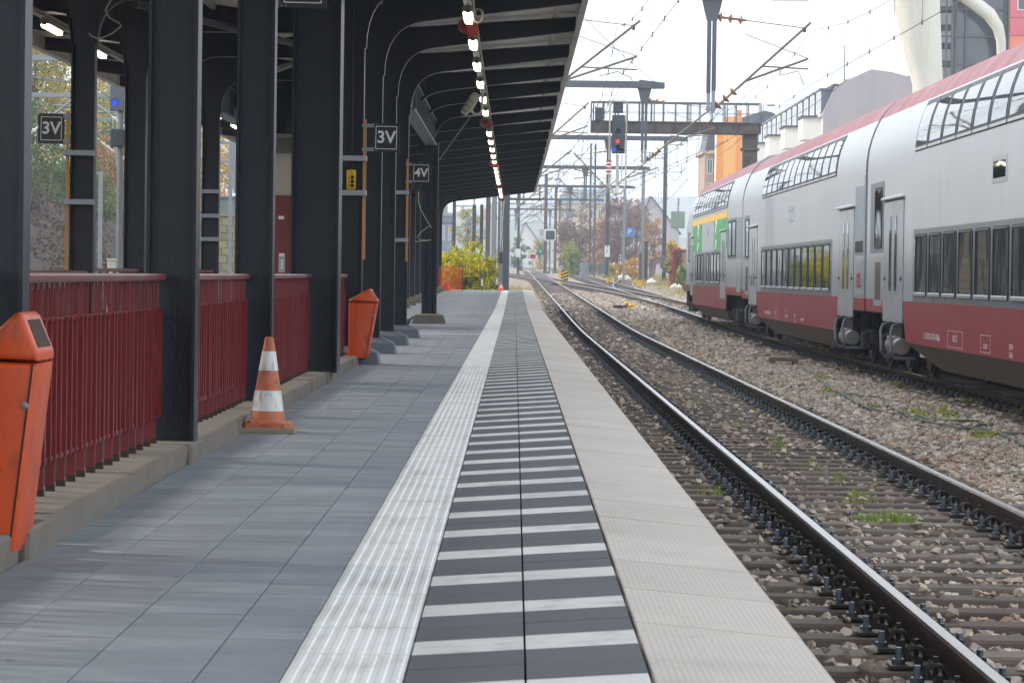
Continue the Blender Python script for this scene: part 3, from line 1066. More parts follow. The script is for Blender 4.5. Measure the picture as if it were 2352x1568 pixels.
# ------------------------------------------------------------------ lighting trunking, lamps, loudspeakers
XT, ZT = -.59, 4.10
def trunk(x, label):
    t = root('cable_trunking', label, 'trunking', (x, 8, ZT))
    mb = MB()
    mb.sweep([(x - .045, ZT + .03), (x + .045, ZT + .03), (x + .045, ZT + .09), (x - .045, ZT + .09)], [(0, y, cz(y)) for y in [3, 60, 75, 80, 85, 90, 95, 131.5]])
    mb.obj('tray', m_galv, t)
    for y in ALLY[1:-1]:
        q = MB(); q.box(x - .015, x + .015, y - .02, y + .02, ZT + .09 + cz(y), raft_low(x if x > XC else mir(x)) + cz(y)); q.obj('hanger', m_galv, t)
    mb = MB(); mb.tube([(x + .07, y, ZT + .05 + cz(y) + .02 * math.sin(y)) for y in np.arange(4, 131, 2.0)], .012, 5); mb.obj('cable', m_cable_w, t)
    return t
trunk(XT, 'galvanised cable tray under the canopy carrying the row of lamps on the track side')
trunk(mir(XT), 'galvanised cable tray under the canopy seen through the columns on the left')
def lamp_at(x, Y, label, group):
    z = ZT + cz(Y)
    t = root('strip_lamp', label, 'lamp', (x, Y, z), group)
    mb = MB(); mb.cbox(x, Y, z, .13, 1.32, .06, .012); mb.obj('housing', m_lamp_body, t)
    mb = MB(); mb.tube([(x - .03, Y - .58, z - .045), (x - .03, Y + .58, z - .045)], .03, 8)
    mb.box(x - .038, x + .038, Y - .6, Y + .6, z - .075, z - .034); mb.obj('diffuser', m_lamp, t)
    mb = MB(); mb.tube([(x, Y - .70, z - .0), (x, Y - .70, z - .05)], .028, 8); mb.obj('end_cap', m_brownsteel, t)
ORD = ['first', 'second', 'third', 'fourth', 'fifth', 'sixth', 'seventh', 'eighth', 'ninth', 'tenth', 'eleventh', 'twelfth', 'thirteenth', 'fourteenth', 'fifteenth', 'sixteenth', 'seventeenth', 'eighteenth', 'nineteenth', 'twentieth', 'twenty-first', 'twenty-second', 'twenty-third']
LY = [36.4 + 4.27 * k for k in range(23)]
for k, Y in enumerate(LY):
    lamp_at(XT, Y, ORD[k] + ' lit strip lamp from the top in the row above the platform edge', 'lit strip lamps on the track side')
for k, Y in enumerate(LY[:12]):
    lamp_at(mir(XT), Y - 5.9, ORD[k] + ' nearest lit strip lamp under the canopy side left of the columns', 'lit strip lamps on the far side')
def speaker(Y, label):
    z = ZT - .09 + cz(Y); x = XT - .02
    t = root('loudspeaker', label, 'loudspeaker', (x, Y, z))
    M_ = T(x, Y, z) @ RZ(R(24)) @ RX(R(90 + 14))
    mb = MB(); mb.lathe([(.0, -.16), (.078, -.16), (.085, -.145), (.085, .13), (.075, .15), (.0, .15)], 18, M_); mb.obj('body', m_redspk, t, smooth=True)
    mb = MB()
    for s in (-1, 1):
        mb.bar((x + s * .1, Y, z - .02), (x + s * .1, Y, z + .14), .012, .03)
    mb.bar((x - .105, Y, z + .14), (x + .105, Y, z + .14), .03, .012); mb.obj('bracket', m_redspk, t)
    mb = MB(); mb.lathe([(.0, .148), (.07, .151), (.072, .158), (.0, .159)], 18, M_); mb.obj('grille', m_redspk, t)
    mb = MB(); mb.lathe([(.0, -.163), (.07, -.166), (.07, -.16), (.0, -.159)], 18, M_); mb.obj('grille', m_redspk, t)
for Y, l in ((37.4, 'nearest dark red cylindrical loudspeaker below the row of lamps'), (61.0, 'second nearest dark red loudspeaker, beyond the camera on its arm'),
             (83.5, 'third nearest red loudspeaker in the row under the canopy'), (106, 'fourth red loudspeaker in the row, near the canopy end'), (127.5, 'farthest red loudspeaker at the end of the canopy')):
    speaker(Y, l)
# cable coil by the nearest loudspeaker
mb = MB()
for k in range(5):
    c = P(1097, 38, 37.0)
    mb.tube([(c.x + .055 * math.cos(t) + .006 * k, 37.0 + .01 * k, c.z + .085 * math.sin(t)) for t in np.linspace(0, 2 * math.pi, 13)], .005, 5)
tag(mb.obj('cable_coil', m_cable_w), 'coil of pale cable hung above the nearest red loudspeaker', 'cable')
# security camera
cc = P(1078, 242, 51.5)
t = root('security_camera', 'cream security camera on a hooked pipe arm below the lamps', 'camera', (cc.x, cc.y, cc.z))
M_ = T(cc) @ RY(R(33)) @ RX(R(20))
mb = MB(); mb.cbox(0, 0, 0, .13, .17, .36, .03, M_); mb.obj('housing', m_cream, t, smooth=True)
mb = MB(); mb.cbox(0, 0, .03, .15, .19, .33, .03, M_ @ T(.012, 0, .03)); mb.obj('sun_hood', m_cream, t, smooth=True)
mb = MB()
a0 = Vector((XT, 51.5, ZT + .05)); b0 = cc + Vector((.10, 0, -.14))
mb.tube([a0, (XT, 51.5, cc.z - .05)] + [Vector((XT - .09 + .09 * math.cos(a), 51.5, cc.z - .06 - .1 * math.sin(a))) for a in np.linspace(.2, math.pi, 7)] + [cc], .022, 8)
mb.obj('pipe_arm', m_cream, t, smooth=True)
mb = MB()
for k in range(3): mb.bar(M_ @ Vector((-.08, -.1, -.1 + .1 * k)), M_ @ Vector((.03, -.1, -.1 + .1 * k)), .012)
mb.obj('clamp', m_brownsteel, t)

# ------------------------------------------------------------------ railings round the stairwell
pf = MB(); pf.box(-.022, .022, -.013, .013, .23, .80); pf.box(-.006, .006, -.006, .006, .80, .945); pf.box(-.017, .017, -.009, .009, .135, .23)
pf.slot = 1; pf.box(-.019, .019, -.011, .011, .1, .135)
PKF = pf.mesh('picket', [m_red_rail, m_rust])
pn = MB(); pn.box(-.022, .022, -.013, .013, .23, .80); pn.box(-.006, .006, -.006, .006, .80, .945)
PKN = pn.mesh('picket', [m_red_rail, m_rust])
def railing(x, ya, yb, label, bulge=True, step=.145):
    t = root('railing', label, 'railing', (x, ya, .13))
    mb = MB()
    n_ = int((yb - ya) / step)
    for k in range(n_ + 1):
        y = ya + .05 + (yb - ya - .1) * k / n_
        link('picket', PKF if k % 2 == 0 else PKN, t, T(x + random.uniform(-.003, .003), y, 0) @ RZ(random.uniform(-.06, .06)))
    mb.cbox(x, (ya + yb) / 2, .963, .075, yb - ya + .02, .036, .01); mb.obj('handrail', m_red_rail_hi, t)
    mb = MB(); mb.box(x - .014, x + .014, ya, yb, .232, .25); mb.obj('bottom_rail', m_red_rail, t)
    mb = MB(); mb.box(x - .012, x + .012, ya, yb, .79, .803); mb.obj('middle_rail', m_red_rail, t)
    return t
XK = -1.85
railing(XK, 3.0, 10.62, 'dark red picket railing in front of the nearest column at the left edge')
railing(XK, 11.0, 15.86, 'nearest full length of dark red picket railing beside the leaning orange bin')
railing(XK, 16.25, 20.92, 'dark red picket railing behind the worn traffic cone')
railing(XK, 21.3, 27.3, 'dark red picket railing just beyond the worn traffic cone, before the thick column')
railing(XK, 27.9, 33.1, 'short dark red railing between the thick column and the far orange bin')
XL = mir(XK)
railing(XL, 27.9, 33.2, 'dark red railing on the far side of the stairwell, left of the taped column')
# lattice parapet on the far side
t = root('railing', 'low red lattice railing on the far side of the stairwell, behind the columns', 'railing', (XL, 33.6, 0))
mb = MB(); mb.box(XL - .03, XL + .03, 33.6, 48, .97, 1.01); mb.obj('handrail', m_red_rail, t)
mb = MB(); mb.box(XL - .02, XL + .02, 33.6, 48, .12, .15); mb.obj('bottom_rail', m_red_rail, t)
for k in range(24):
    y = 33.6 + k * .6
    mb = MB(); mb.bar((XL, y, .14), (XL, y + .3, .975), .03); mb.obj('lattice_bar', m_red_rail, t)
    mb = MB(); mb.bar((XL, y + .6, .14), (XL, y + .3, .975), .03); mb.obj('lattice_bar', m_red_rail, t)

# ------------------------------------------------------------------ platform signs on wooden battens
FACE = RX(R(90))                       # lettering turned to face down the platform towards -Y
def platform_sign(txt, x0, x1, z0, z1, Y, label, batten=None, bz=(1.2, 2.8), tapes=(), col=None, tsize=.185):
    t = root('platform_sign', label, 'sign', ((x0 + x1) / 2, Y, z0))
    cx_, cz_ = (x0 + x1) / 2, (z0 + z1) / 2
    lean = T(cx_, Y, cz_) @ RY(R(.6)) @ T(-cx_, -Y, -cz_)
    mb = MB(); mb.cbox(cx_, Y, cz_, x1 - x0, .012, z1 - z0, .004, lean); pl = mb.obj('plate', m_black, t)
    w, h = (x1 - x0) * .79 / 2, (z1 - z0) * .79 / 2
    q = MB(); lw = .007
    for (a, b, c, d) in ((-w, w, h - lw, h), (-w, w, -h, -h + lw), (-w, -w + lw, -h + lw, h - lw), (w - lw, w, -h + lw, h - lw)):
        q.box(cx_ + a, cx_ + b, Y - .0085, Y - .006, cz_ + c, cz_ + d, lean)
    q.obj('border_line', m_signwhite, pl)
    if txt:
        me = text_mesh('lettering', txt, tsize, m_signwhite, .0012, bold=.004)
        link('lettering', me, pl, lean @ T(cx_, Y - .008, cz_) @ FACE)
    for k in range(4):
        q = MB(); q.lathe([(.006, 0), (.006, .004), (.0, .005)], 8, T(x0 + .018 + .03 * (k % 2), Y - .006, z1 - .014 if k < 2 else z0 + .014) @ FACE); q.obj('rivet', m_galv, pl)
    if batten is not None:
        q = MB(); q.box(batten - .018, batten + .018, Y - .012, Y + .014, bz[0], bz[1]); q.obj('batten', m_wood, t)
        for zz in (z0 + .03, z1 - .03):
            ea, eb = (batten - .03, x0 + .012) if batten < cx_ else (x1 - .012, batten + .03)
            q = MB(); q.box(ea, eb, Y - .022, Y - .0125, zz - .02, zz + .02)
            q.obj('clamp', m_galv, t)
    for (xa, xb, zz) in tapes:
        q = MB(); q.box(xa, xb, Y - .125, Y + .10, zz - .028, zz + .028)
        q.v = [(a, b, c + .004 * math.sin(a * 40)) for a, b, c in q.v]
        q.obj('tape_band', m_tape, t)
    return t
def pr(x0, x1, y0, y1, Y):
    a, b = P(x0, y1, Y), P(x1, y0, Y); return a.x, b.x, a.z, b.z
x0, x1, z0, z1 = pr(856, 919, 284, 350, 33.25)
platform_sign('3V', x0, x1, z0, z1, 33.25, 'black 3V sign on a wooden batten above the yellow control box', x0 - .085, (P(840, 596, 33.2).z, P(840, 274, 33.2).z),
              [(XR - .268, x0 - .062, P(815, 364, 33.25).z), (XR - .268, x0 - .062, P(815, 443, 33.25).z)])
x0, x1, z0, z1 = pr(945, 990, 374, 422, 47.25)
platform_sign('4V', x0, x1, z0, z1, 47.25, 'black 4V sign on a wooden batten', x0 - .06, (P(935, 600, 47.2).z, P(935, 365, 47.2).z),
              [(XR - .268, x0 - .04, P(920, 442, 47.2).z), (XR - .268, x0 - .04, P(920, 551, 47.2).z)])
x0, x1, z0, z1 = pr(88, 150, 262, 330, 33.25)
xl = mir(XR)
platform_sign('3V', x0, x1, z0, z1, 33.25, 'black 3V sign seen left of the taped column on the far side', xl - .02, (.9, P(155, 256, 33.2).z),
              [(xl - .04, xl + .27, P(185, 351, 33.2).z), (xl - .04, xl + .27, P(185, 463, 33.2).z)])
x0, x1, z0, z1 = pr(642, 753, -88, 20, 20.9)
platform_sign('2V', x0, x1, z0, z1, 20.9, 'black framed sign hanging into the top of the picture', None)
for (Yc, zs) in ((47.25, (P(470, 435, 46).z, P(470, 492, 46).z, P(470, 547, 46).z)),):
    for nm_, zz in zip(('top', 'middle', 'lowest'), zs):
        q = MB(); q.box(xl - .012, xl + .27, Yc - .11, Yc + .24, zz - .03, zz + .03)
        tag(q.obj('tape_band', m_tape), nm_ + ' of three grey tape bands round the column behind the stairwell', 'tape', 'tape bands on the far column')

# ------------------------------------------------------------------ yellow control box
c = P(807, 413, 33.26)
t = root('control_box', 'yellow hand control box with black buttons hanging on the column', 'control box', (c.x, c.y, c.z - .1))
mb = MB(); mb.cbox(c.x, c.y, c.z, .10, .06, .215, .015); bo = mb.obj('case', m_yellow, t, smooth=True)
for k in range(4):
    q = MB(); q.lathe([(.02, 0), (.02, .012), (.014, .018), (0, .018)], 12, T(c.x + .015, c.y - .03, c.z + .07 - .045 * k) @ FACE)
    q.obj('button', m_yellow if k == 0 else m_rubber, bo)
for k, ch in enumerate('GPB'):
    link('button_label', text_mesh('button_label', ch, .024, m_rubber, .0006), bo, T(c.x - .025, c.y - .031, c.z + .025 - .045 * k) @ FACE)
mb = MB(); mb.tube([(c.x, c.y, c.z + .1), (c.x + .004, c.y, c.z + .8), (c.x - .004, c.y + .01, c.z + 1.5), (c.x, c.y + .02, 4.05)], .011, 6); mb.obj('cable', m_rubber, t)

# ------------------------------------------------------------------ orange litter bins
def bin_(x0, x1, Y, z0, z1, label):
    """seen from the side: sloping lid with a steep mouth towards the track, body tapering to a small foot"""
    w, h = x1 - x0, z1 - z0
    t = root('litter_bin', label, 'bin', (x0 + w * .35, Y, z0))
    D = .19
    def prof(pts): return [(x0 + a * w, z0 + b * h) for a, b in pts]
    body = prof([(0.0, .04), (.04, .0), (.60, .0), (.68, .05), (.985, .79), (0.0, .80)])
    lid = prof([(0.0, .812), (.99, .802), (1.0, .825), (.985, .845), (.77, .985), (.70, 1.0), (.64, .995), (0.0, .835)])
    for nm, poly in (('body', body), ('lid', lid)):
        bmx = bmesh.new()
        vs = [bmx.verts.new((a, Y - D, b)) for a, b in poly] ; vb = [bmx.verts.new((a, Y + D, b)) for a, b in poly]
        bmx.faces.new(vs); bmx.faces.new(list(reversed(vb)))
        for i in range(len(poly)):
            j = (i + 1) % len(poly); bmx.faces.new((vs[j], vs[i], vb[i], vb[j]))
        bmesh.ops.recalc_face_normals(bmx, faces=bmx.faces)
        long_e = [e for e in bmx.edges if abs(e.verts[0].co.y - e.verts[1].co.y) < 1e-6]
        bmesh.ops.bevel(bmx, geom=long_e, offset=.016, segments=3, profile=.5, affect='EDGES')
        me = bpy.data.meshes.new(nm); bmx.to_mesh(me); bmx.free()
        me.materials.append(m_bin)
        me.polygons.foreach_set('use_smooth', [True] * len(me.polygons)); me.set_sharp_from_angle(angle=R(50))
        o = link(nm, me, t)
        if nm == 'lid':
            # mouth in the steep face
            pa = Vector((x0 + .975 * w, 0, z0 + .855 * h)); pb = Vector((x0 + .79 * w, 0, z0 + .968 * h))
            nn = Vector((pb.z - pa.z, 0, -(pb.x - pa.x))).normalized() * .002
            if nn.x < 0: nn = -nn
            q = MB(); d2 = D - .055
            vs_ = [pa + nn + Vector((0, Y - d2, 0)), pa + nn + Vector((0, Y + d2, 0)), pb + nn + Vector((0, Y + d2, 0)), pb + nn + Vector((0, Y - d2, 0))]
            q.add(vs_ + [p - nn * 12 for p in vs_], [(0, 1, 2, 3), (7, 6, 5, 4), (0, 4, 5, 1), (1, 5, 6, 2), (2, 6, 7, 3), (3, 7, 4, 0)])
            q.obj('mouth', m_bin_dark, o)
    q = MB(); q.bar((x0 + .93 * w, Y - D - .001, z0 + .79 * h), (x0 + .60 * w, Y - D - .001, z0 + .03 * h), .006, .006); q.obj('door_seam', m_bin_dark, t)
    q = MB(); q.lathe([(.012, 0), (.012, .006), (.004, .008), (0, .008)], 10, T(x0 + .82 * w, Y - D - .001, z0 + .62 * h) @ FACE); q.obj('lock', m_galv, t)
    q = MB(); q.box(x0 - .02, x0 + .04, Y - .06, Y + .25, z0 + .3 * h, z0 + .4 * h); q.obj('bracket', m_steel, t)
    return t
a, b = P(802, 821, 33.0), P(870, 663, 33.0)
bin_(a.x, b.x, 32.95, a.z, b.z, 'orange litter bin on the column beyond the thick column, with a pointed lid')
a, b = P(-42, 1262, 10.4), P(112, 716, 10.4)
bin_(a.x, b.x, 10.35, max(a.z, .01), b.z, 'large scuffed orange litter bin cut by the left edge')

# ------------------------------------------------------------------ traffic cones
cb = P(611, 991, 18.9)
t = root('traffic_cone', 'worn orange and white traffic cone standing on a wooden board', 'cone', (cb.x, 18.9, 0))
mb = MB(); mb.cbox(cb.x + .0, 18.95, .017, .37, .37, .034, .004); mb.obj('board', m_ply, t)
mb = MB(); mb.box(cb.x - .182, cb.x + .182, 18.77, 19.13, .002, .012); mb.obj('board_foot', m_rubber, t)
mb = MB(); mb.cbox(cb.x, 18.95, .045, .30, .30, .022, .03); mb.lathe([(.15, .045), (.135, .06), (.115, .07), (.112, .08)], 20, T(cb.x, 18.95, 0)); mb.obj('foot', m_cone_o, t, smooth=True)
zs = [.075, .135, .262, .385, .505, .59]
r_of = lambda z: .110 - (z - .075) / .515 * .083
for i in range(5):
    za, zb = zs[i], zs[i + 1]
    mb = MB()
    e = .0015 if i in (1, 3) else 0
    mb.lathe([(r_of(za) + e, za), (r_of(zb) + e, zb - .0005)] + ([(r_of(zb) * .55, zb + .004), (.0, zb + .004)] if i == 4 else []), 24, T(cb.x, 18.95, 0) @ RY(R(.8)))
    mb.obj('white_band' if i in (1, 3) else 'cone_body', m_cone_w if i in (1, 3) else m_cone_o, t, smooth=True)
c2_ = P(1151, 667, 132.5)
t = root('traffic_cone', 'small bright orange cone at the far end of the platform', 'cone', (c2_.x, 132.5, rise(132.5)))
zb = rise(132.5)
mb = MB(); mb.cbox(c2_.x, 132.5, zb + .02, .28, .28, .035, .01); mb.obj('foot', m_cone_o2, t)
mb = MB(); mb.lathe([(.11, zb + .035), (.078, zb + .13)], 16, T(c2_.x, 132.5, 0)); mb.lathe([(.052, zb + .24), (.02, zb + .36), (0, zb + .36)], 16, T(c2_.x, 132.5, 0)); mb.obj('cone_body', m_cone_o2, t, smooth=True)
mb = MB(); mb.lathe([(.079, zb + .13), (.053, zb + .24)], 16, T(c2_.x, 132.5, 0)); mb.obj('white_band', m_cone_w, t, smooth=True)

# ------------------------------------------------------------------ pigeons
m_pig = mat('pigeon_grey', '#3f444d', rough=.6, var=.3, scale=30)
m_pig_w = mat('pigeon_wing', '#565c66', rough=.6, var=.3, scale=25)
m_pig_l = mat('pigeon_leg', '#8c4a44', rough=.6)
def pigeon(x, Y, face, label):
    z0 = rise(Y)
    t = root('pigeon', label, 'bird', (x, Y, z0))
    pts = [(-.155, 0, .075), (-.09, 0, .095), (-.03, 0, .11), (.03, 0, .125), (.065, 0, .155), (.08, 0, .19), (.10, 0, .207), (.125, 0, .203)]
    rad = [(.022, .008), (.04, .028), (.058, .055), (.055, .056), (.038, .04), (.026, .028), (.027, .028), (.008, .009)]
    mb = MB(); n_ = 12; vs, fs = [], []
    for (a, b, c), (ry, rz) in zip(pts, rad):
        for k in range(n_):
            th = 2 * math.pi * k / n_
            vs.append((face * a, b + ry * math.cos(th), c + rz * math.sin(th)))
    for i in range(len(pts) - 1):
        for k in range(n_):
            l = (k + 1) % n_; fs.append((i * n_ + k, i * n_ + l, (i + 1) * n_ + l, (i + 1) * n_ + k))
    fs += [tuple(range(n_)), tuple(range((len(pts) - 1) * n_, len(pts) * n_))]
    mb.add(vs, fs)
    o = mb.obj('body', m_pig, t, T(x, Y, z0), smooth=True)
    for s in (-1, 1):
        q = MB()
        q.add([(face * .045, s * .052, .135), (face * .0, s * .06, .15), (face * -.10, s * .045, .118), (face * -.175, s * .015, .085), (face * -.09, s * .052, .082), (face * .0, s * .06, .09),
               (face * .045, s * .045, .135), (face * .0, s * .05, .15), (face * -.10, s * .035, .118), (face * -.175, s * .008, .085), (face * -.09, s * .042, .082), (face * .0, s * .05, .09)],
              [(0, 1, 2, 3, 4, 5), (11, 10, 9, 8, 7, 6)] + [(i, (i + 1) % 6, 6 + (i + 1) % 6, 6 + i) for i in range(6)])
        q.obj('wing', m_pig_w, o, T(x, Y, z0))
        q = MB(); q.tube([(0, s * .018, .07), (face * .005, s * .02, .035), (0, s * .02, .006)], [.009, .005, .004], 6)
        for a_ in (-.35, 0, .35): q.tube([(0, s * .02, .006), (face * .03, s * .02 + a_ * .03, .003)], .003, 4)
        q.obj('leg', m_pig_l, o, T(x, Y, z0))
    q = MB(); q.tube([(face * .12, 0, .203), (face * .145, 0, .196)], [.006, .0015], 6); q.obj('beak', m_rubber, o, T(x, Y, z0))
    q = MB(); q.add([(face * -.14, -.02, .082), (face * -.14, .02, .082), (face * -.215, .028, .05), (face * -.215, -.028, .05), (face * -.14, -.02, .072), (face * -.14, .02, .072), (face * -.215, .028, .044), (face * -.215, -.028, .044)],
                    [(0, 1, 2, 3), (7, 6, 5, 4), (0, 4, 5, 1), (1, 5, 6, 2), (2, 6, 7, 3), (3, 7, 4, 0)]); q.obj('tail', m_pig, o, T(x, Y, z0))
pp = P(940, 754.5, 55.3)
pigeon(pp.x - .04, 55.2, 1, 'dark grey pigeon walking right beside a concrete column base')
pp = P(928, 748, 58)
pigeon(pp.x - .15, 58, -1, 'second pigeon mostly hidden behind the column, only its tail showing')

# ------------------------------------------------------------------ lift house at the head of the stairs
m_plaster = mat('cream_plaster', '#b5ada3', rough=.8, var=.06, scale=2)
m_liftred = mat('lift_red', '#6e0f1a', rough=.35, var=.1, scale=3)
m_panel = mat('button_panel', '#a5a3a0', rough=.4, metal=.4)
t = root('lift_house', 'cream plastered lift house with a dark red doorway between the columns', 'lift house', (-3.6, 56.5, 0))
mb = MB(); mb.box(-4.72, -2.5, 55.5, 58.5, 0, 3.5); mb.obj('wall', m_plaster, t)
mb = MB(); mb.box(-4.78, -2.44, 55.42, 58.55, 3.15, 3.42); mb.obj('cornice', m_concrete, t)
dz = P(655, 449, 55.4).z
mb = MB(); mb.box(-4.70, -2.52, 55.44, 55.498, 0, dz); do = mb.obj('door_surround', m_liftred, t)
mb = MB(); xd = P(656, 0, 55.4).x; mb.box(P(661, 500, 55.4).x, -2.9, 55.425, 55.438, 0, dz - .2); mb.obj('door', m_liftred, do)
c = P(647, 607, 55.4); mb = MB(); mb.cbox(c.x, 55.43, c.z, .12, .02, .30, .006); bp_ = mb.obj('button_panel', m_panel, do)
for k in range(3):
    q = MB(); q.cbox(c.x + .005, 55.418, c.z + .06 - .06 * k, .045, .01, .04, .004); q.obj('button', m_signwhite, bp_)
c = P(647, 588, 55.4); mb = MB(); mb.cbox(c.x, 55.434, c.z, .1, .008, .1, .004); mb.obj('notice', m_signwhite, do)
c = P(646, 500, 55.4); mb = MB(); mb.cbox(c.x, 55.434, c.z, .1, .008, .06, .004); mb.obj('notice', m_signwhite, do)

# ------------------------------------------------------------------ platform end: orange net, posts, red crate
m_net = mat('orange_net', '#ff6a1e', rough=.5, var=.08, trans=.5)
YN = 127.5
xa, xb = P(1008, 640, YN).x, P(1062, 640, YN).x
zb = rise(YN)
t = root('safety_net', 'bright orange plastic safety net closing the platform beside the yellow shrub', 'net', ((xa + xb) / 2, YN, zb))
mb = MB(); nz = 15; nx = 12
for k in range(nz + 1):
    z = zb + .03 + 1.0 * k / nz; mb.box(xa, xb, YN - .004, YN + .004, z - .009, z + .009)
for k in range(nx + 1):
    x = xa + (xb - xa) * k / nx; mb.box(x - .006, x + .006, YN - .0065, YN + .0065, zb + .02, zb + 1.04)
mb.obj('mesh', m_net, t)
mb = MB(); mb.tube([(xb + .0, YN, zb), (xb + .02, YN, zb + 1.12)], .02, 8); mb.obj('post', m_redspk, t)
mb = MB(); mb.tube([(xa - .02, YN, zb), (xa - .02, YN, zb + 1.12)], .02, 8); mb.obj('post', m_redspk, t)
m_redbox = mat('red_plastic', '#d8262c', rough=.4, var=.08)
c = P(947, 675, 104)
t = root('crate', 'red plastic crate with a white rim behind the end column', 'crate', (c.x, 104, rise(104)))
mb = MB(); mb.cbox(c.x, 104, rise(104) + .15, .26, .3, .3, .02); mb.obj('box', m_redbox, t)
mb = MB(); mb.cbox(c.x, 104, rise(104) + .32, .28, .32, .035, .01); mb.obj('rim', m_signwhite, t)
c = P(1025, 670, 131)
q = MB()
q.lathe([(.16, 0), (.17, .12), (.12, .28), (.05, .34), (0, .34)], 14, T(c.x, 131, rise(131))); tag(q.obj('plastic_drum', m_redbox, smooth=True), 'red plastic can behind the orange safety net', 'can')
# yellow topped post
c = P(1107, 660, 133.6)
t = root('marker_post', 'yellow topped post with black and white rings at the platform end', 'post', (c.x, 133.6, rise(133)))
mb = MB(); mb.tube([(c.x, 133.6, rise(133)), (c.x, 133.6, rise(133) + .9)], .035, 8)
mb.obj('pole', m_galv_dark, t)
q = MB(); q.tube([(c.x, 133.6, rise(133) + .2), (c.x, 133.6, rise(133) + .5)], .037, 8); q.obj('white_ring', m_signwhite, t)
q = MB(); q.cbox(c.x, 133.6, rise(133) + 1.2, .11, .09, .62, .02); yb_ = q.obj('yellow_head', m_yellow, t)
q = MB(); q.cbox(c.x, 133.55, rise(133) + 1.38, .05, .01, .1, .002); q.obj('plate', m_signwhite, yb_)

# ------------------------------------------------------------------ double deck train
m_tgrey = mat('train_silver_grey', '#a2aab3', rough=.36, var=.06, scale=.6, spec=.45, dirt='#8f8b84', dirt_amt=.4, dirt_scale=1.6, dirt_stretch=(1, 4, .2), rvar=.06)
m_tred = mat('train_red', '#96303a', rough=.36, var=.1, scale=.8, spec=.35, dirt='#9c5c60', dirt_amt=.45, dirt_scale=1.1, dirt_stretch=(1, 2.2, .5), rvar=.06)
m_troof = mat('train_roof_red', '#742d36', rough=.5, var=.15, scale=1.5, dirt='#b99398', dirt_amt=.6, dirt_scale=1.0, dirt_stretch=(.6, 3, .6), rvar=.06)
m_tband = mat('train_dark_grey', '#6d757d', rough=.3, var=.05, scale=1)
m_tpanel = mat('train_blue_grey', '#7f8c99', rough=.3, var=.06, scale=1)
m_tglass = glass('train_glass', '#181c1f', .03, .05)
m_tglass_up = glass('train_glass_upper', '#20262b', .02, .0)
m_tframe = mat('window_frame_grey', '#33383e', rough=.5, spec=.3, var=.08)
m_tsill = mat('window_sill_alu', '#b7bdc3', rough=.35, metal=.5, var=.08)
m_tbelly = mat('train_belly', '#5d544c', rough=.7, var=.15, scale=1.5, dirt='#3b3530', dirt_amt=.7)
m_tdark = mat('bogie_dark', '#1f1d1c', rough=.7, var=.25, scale=5)
m_wheel = mat('wheel_steel', '#3b3a3b', rough=.45, metal=.5, var=.2, scale=6)
m_tdoor = mat('train_door', '#a4abb2', rough=.22, var=.06, scale=1, metal=.15)
m_green = mat('train_green', '#2f9a55', rough=.3, var=.06)
m_yel = mat('train_yellow', '#e9b92e', rough=.3, var=.06)
m_tank = mat('tank_pinkish', '#85797a', rough=.4, metal=.35, var=.15, scale=6)
m_logo = mat('logo_red', '#a5282f', rough=.4)
m_pale = mat('marking_pale', '#d6cccb', rough=.5)
HW, XS = 1.39, T2 - 1.39
UP = [(1.39, 3.40), (1.383, 3.56), (1.36, 3.74), (1.315, 3.92), (1.25, 4.10), (1.175, 4.26)]
RF = [(1.175, 4.26), (1.06, 4.42), (.92, 4.57), (.64, 4.72), (0, 4.80)]
def up_at(z):
    for (xa, za), (xb, zb) in zip(UP[:-1], UP[1:]):
        if za <= z <= zb:
            t = (z - za) / (zb - za); return xa + (xb - xa) * t
    return UP[-1][0]
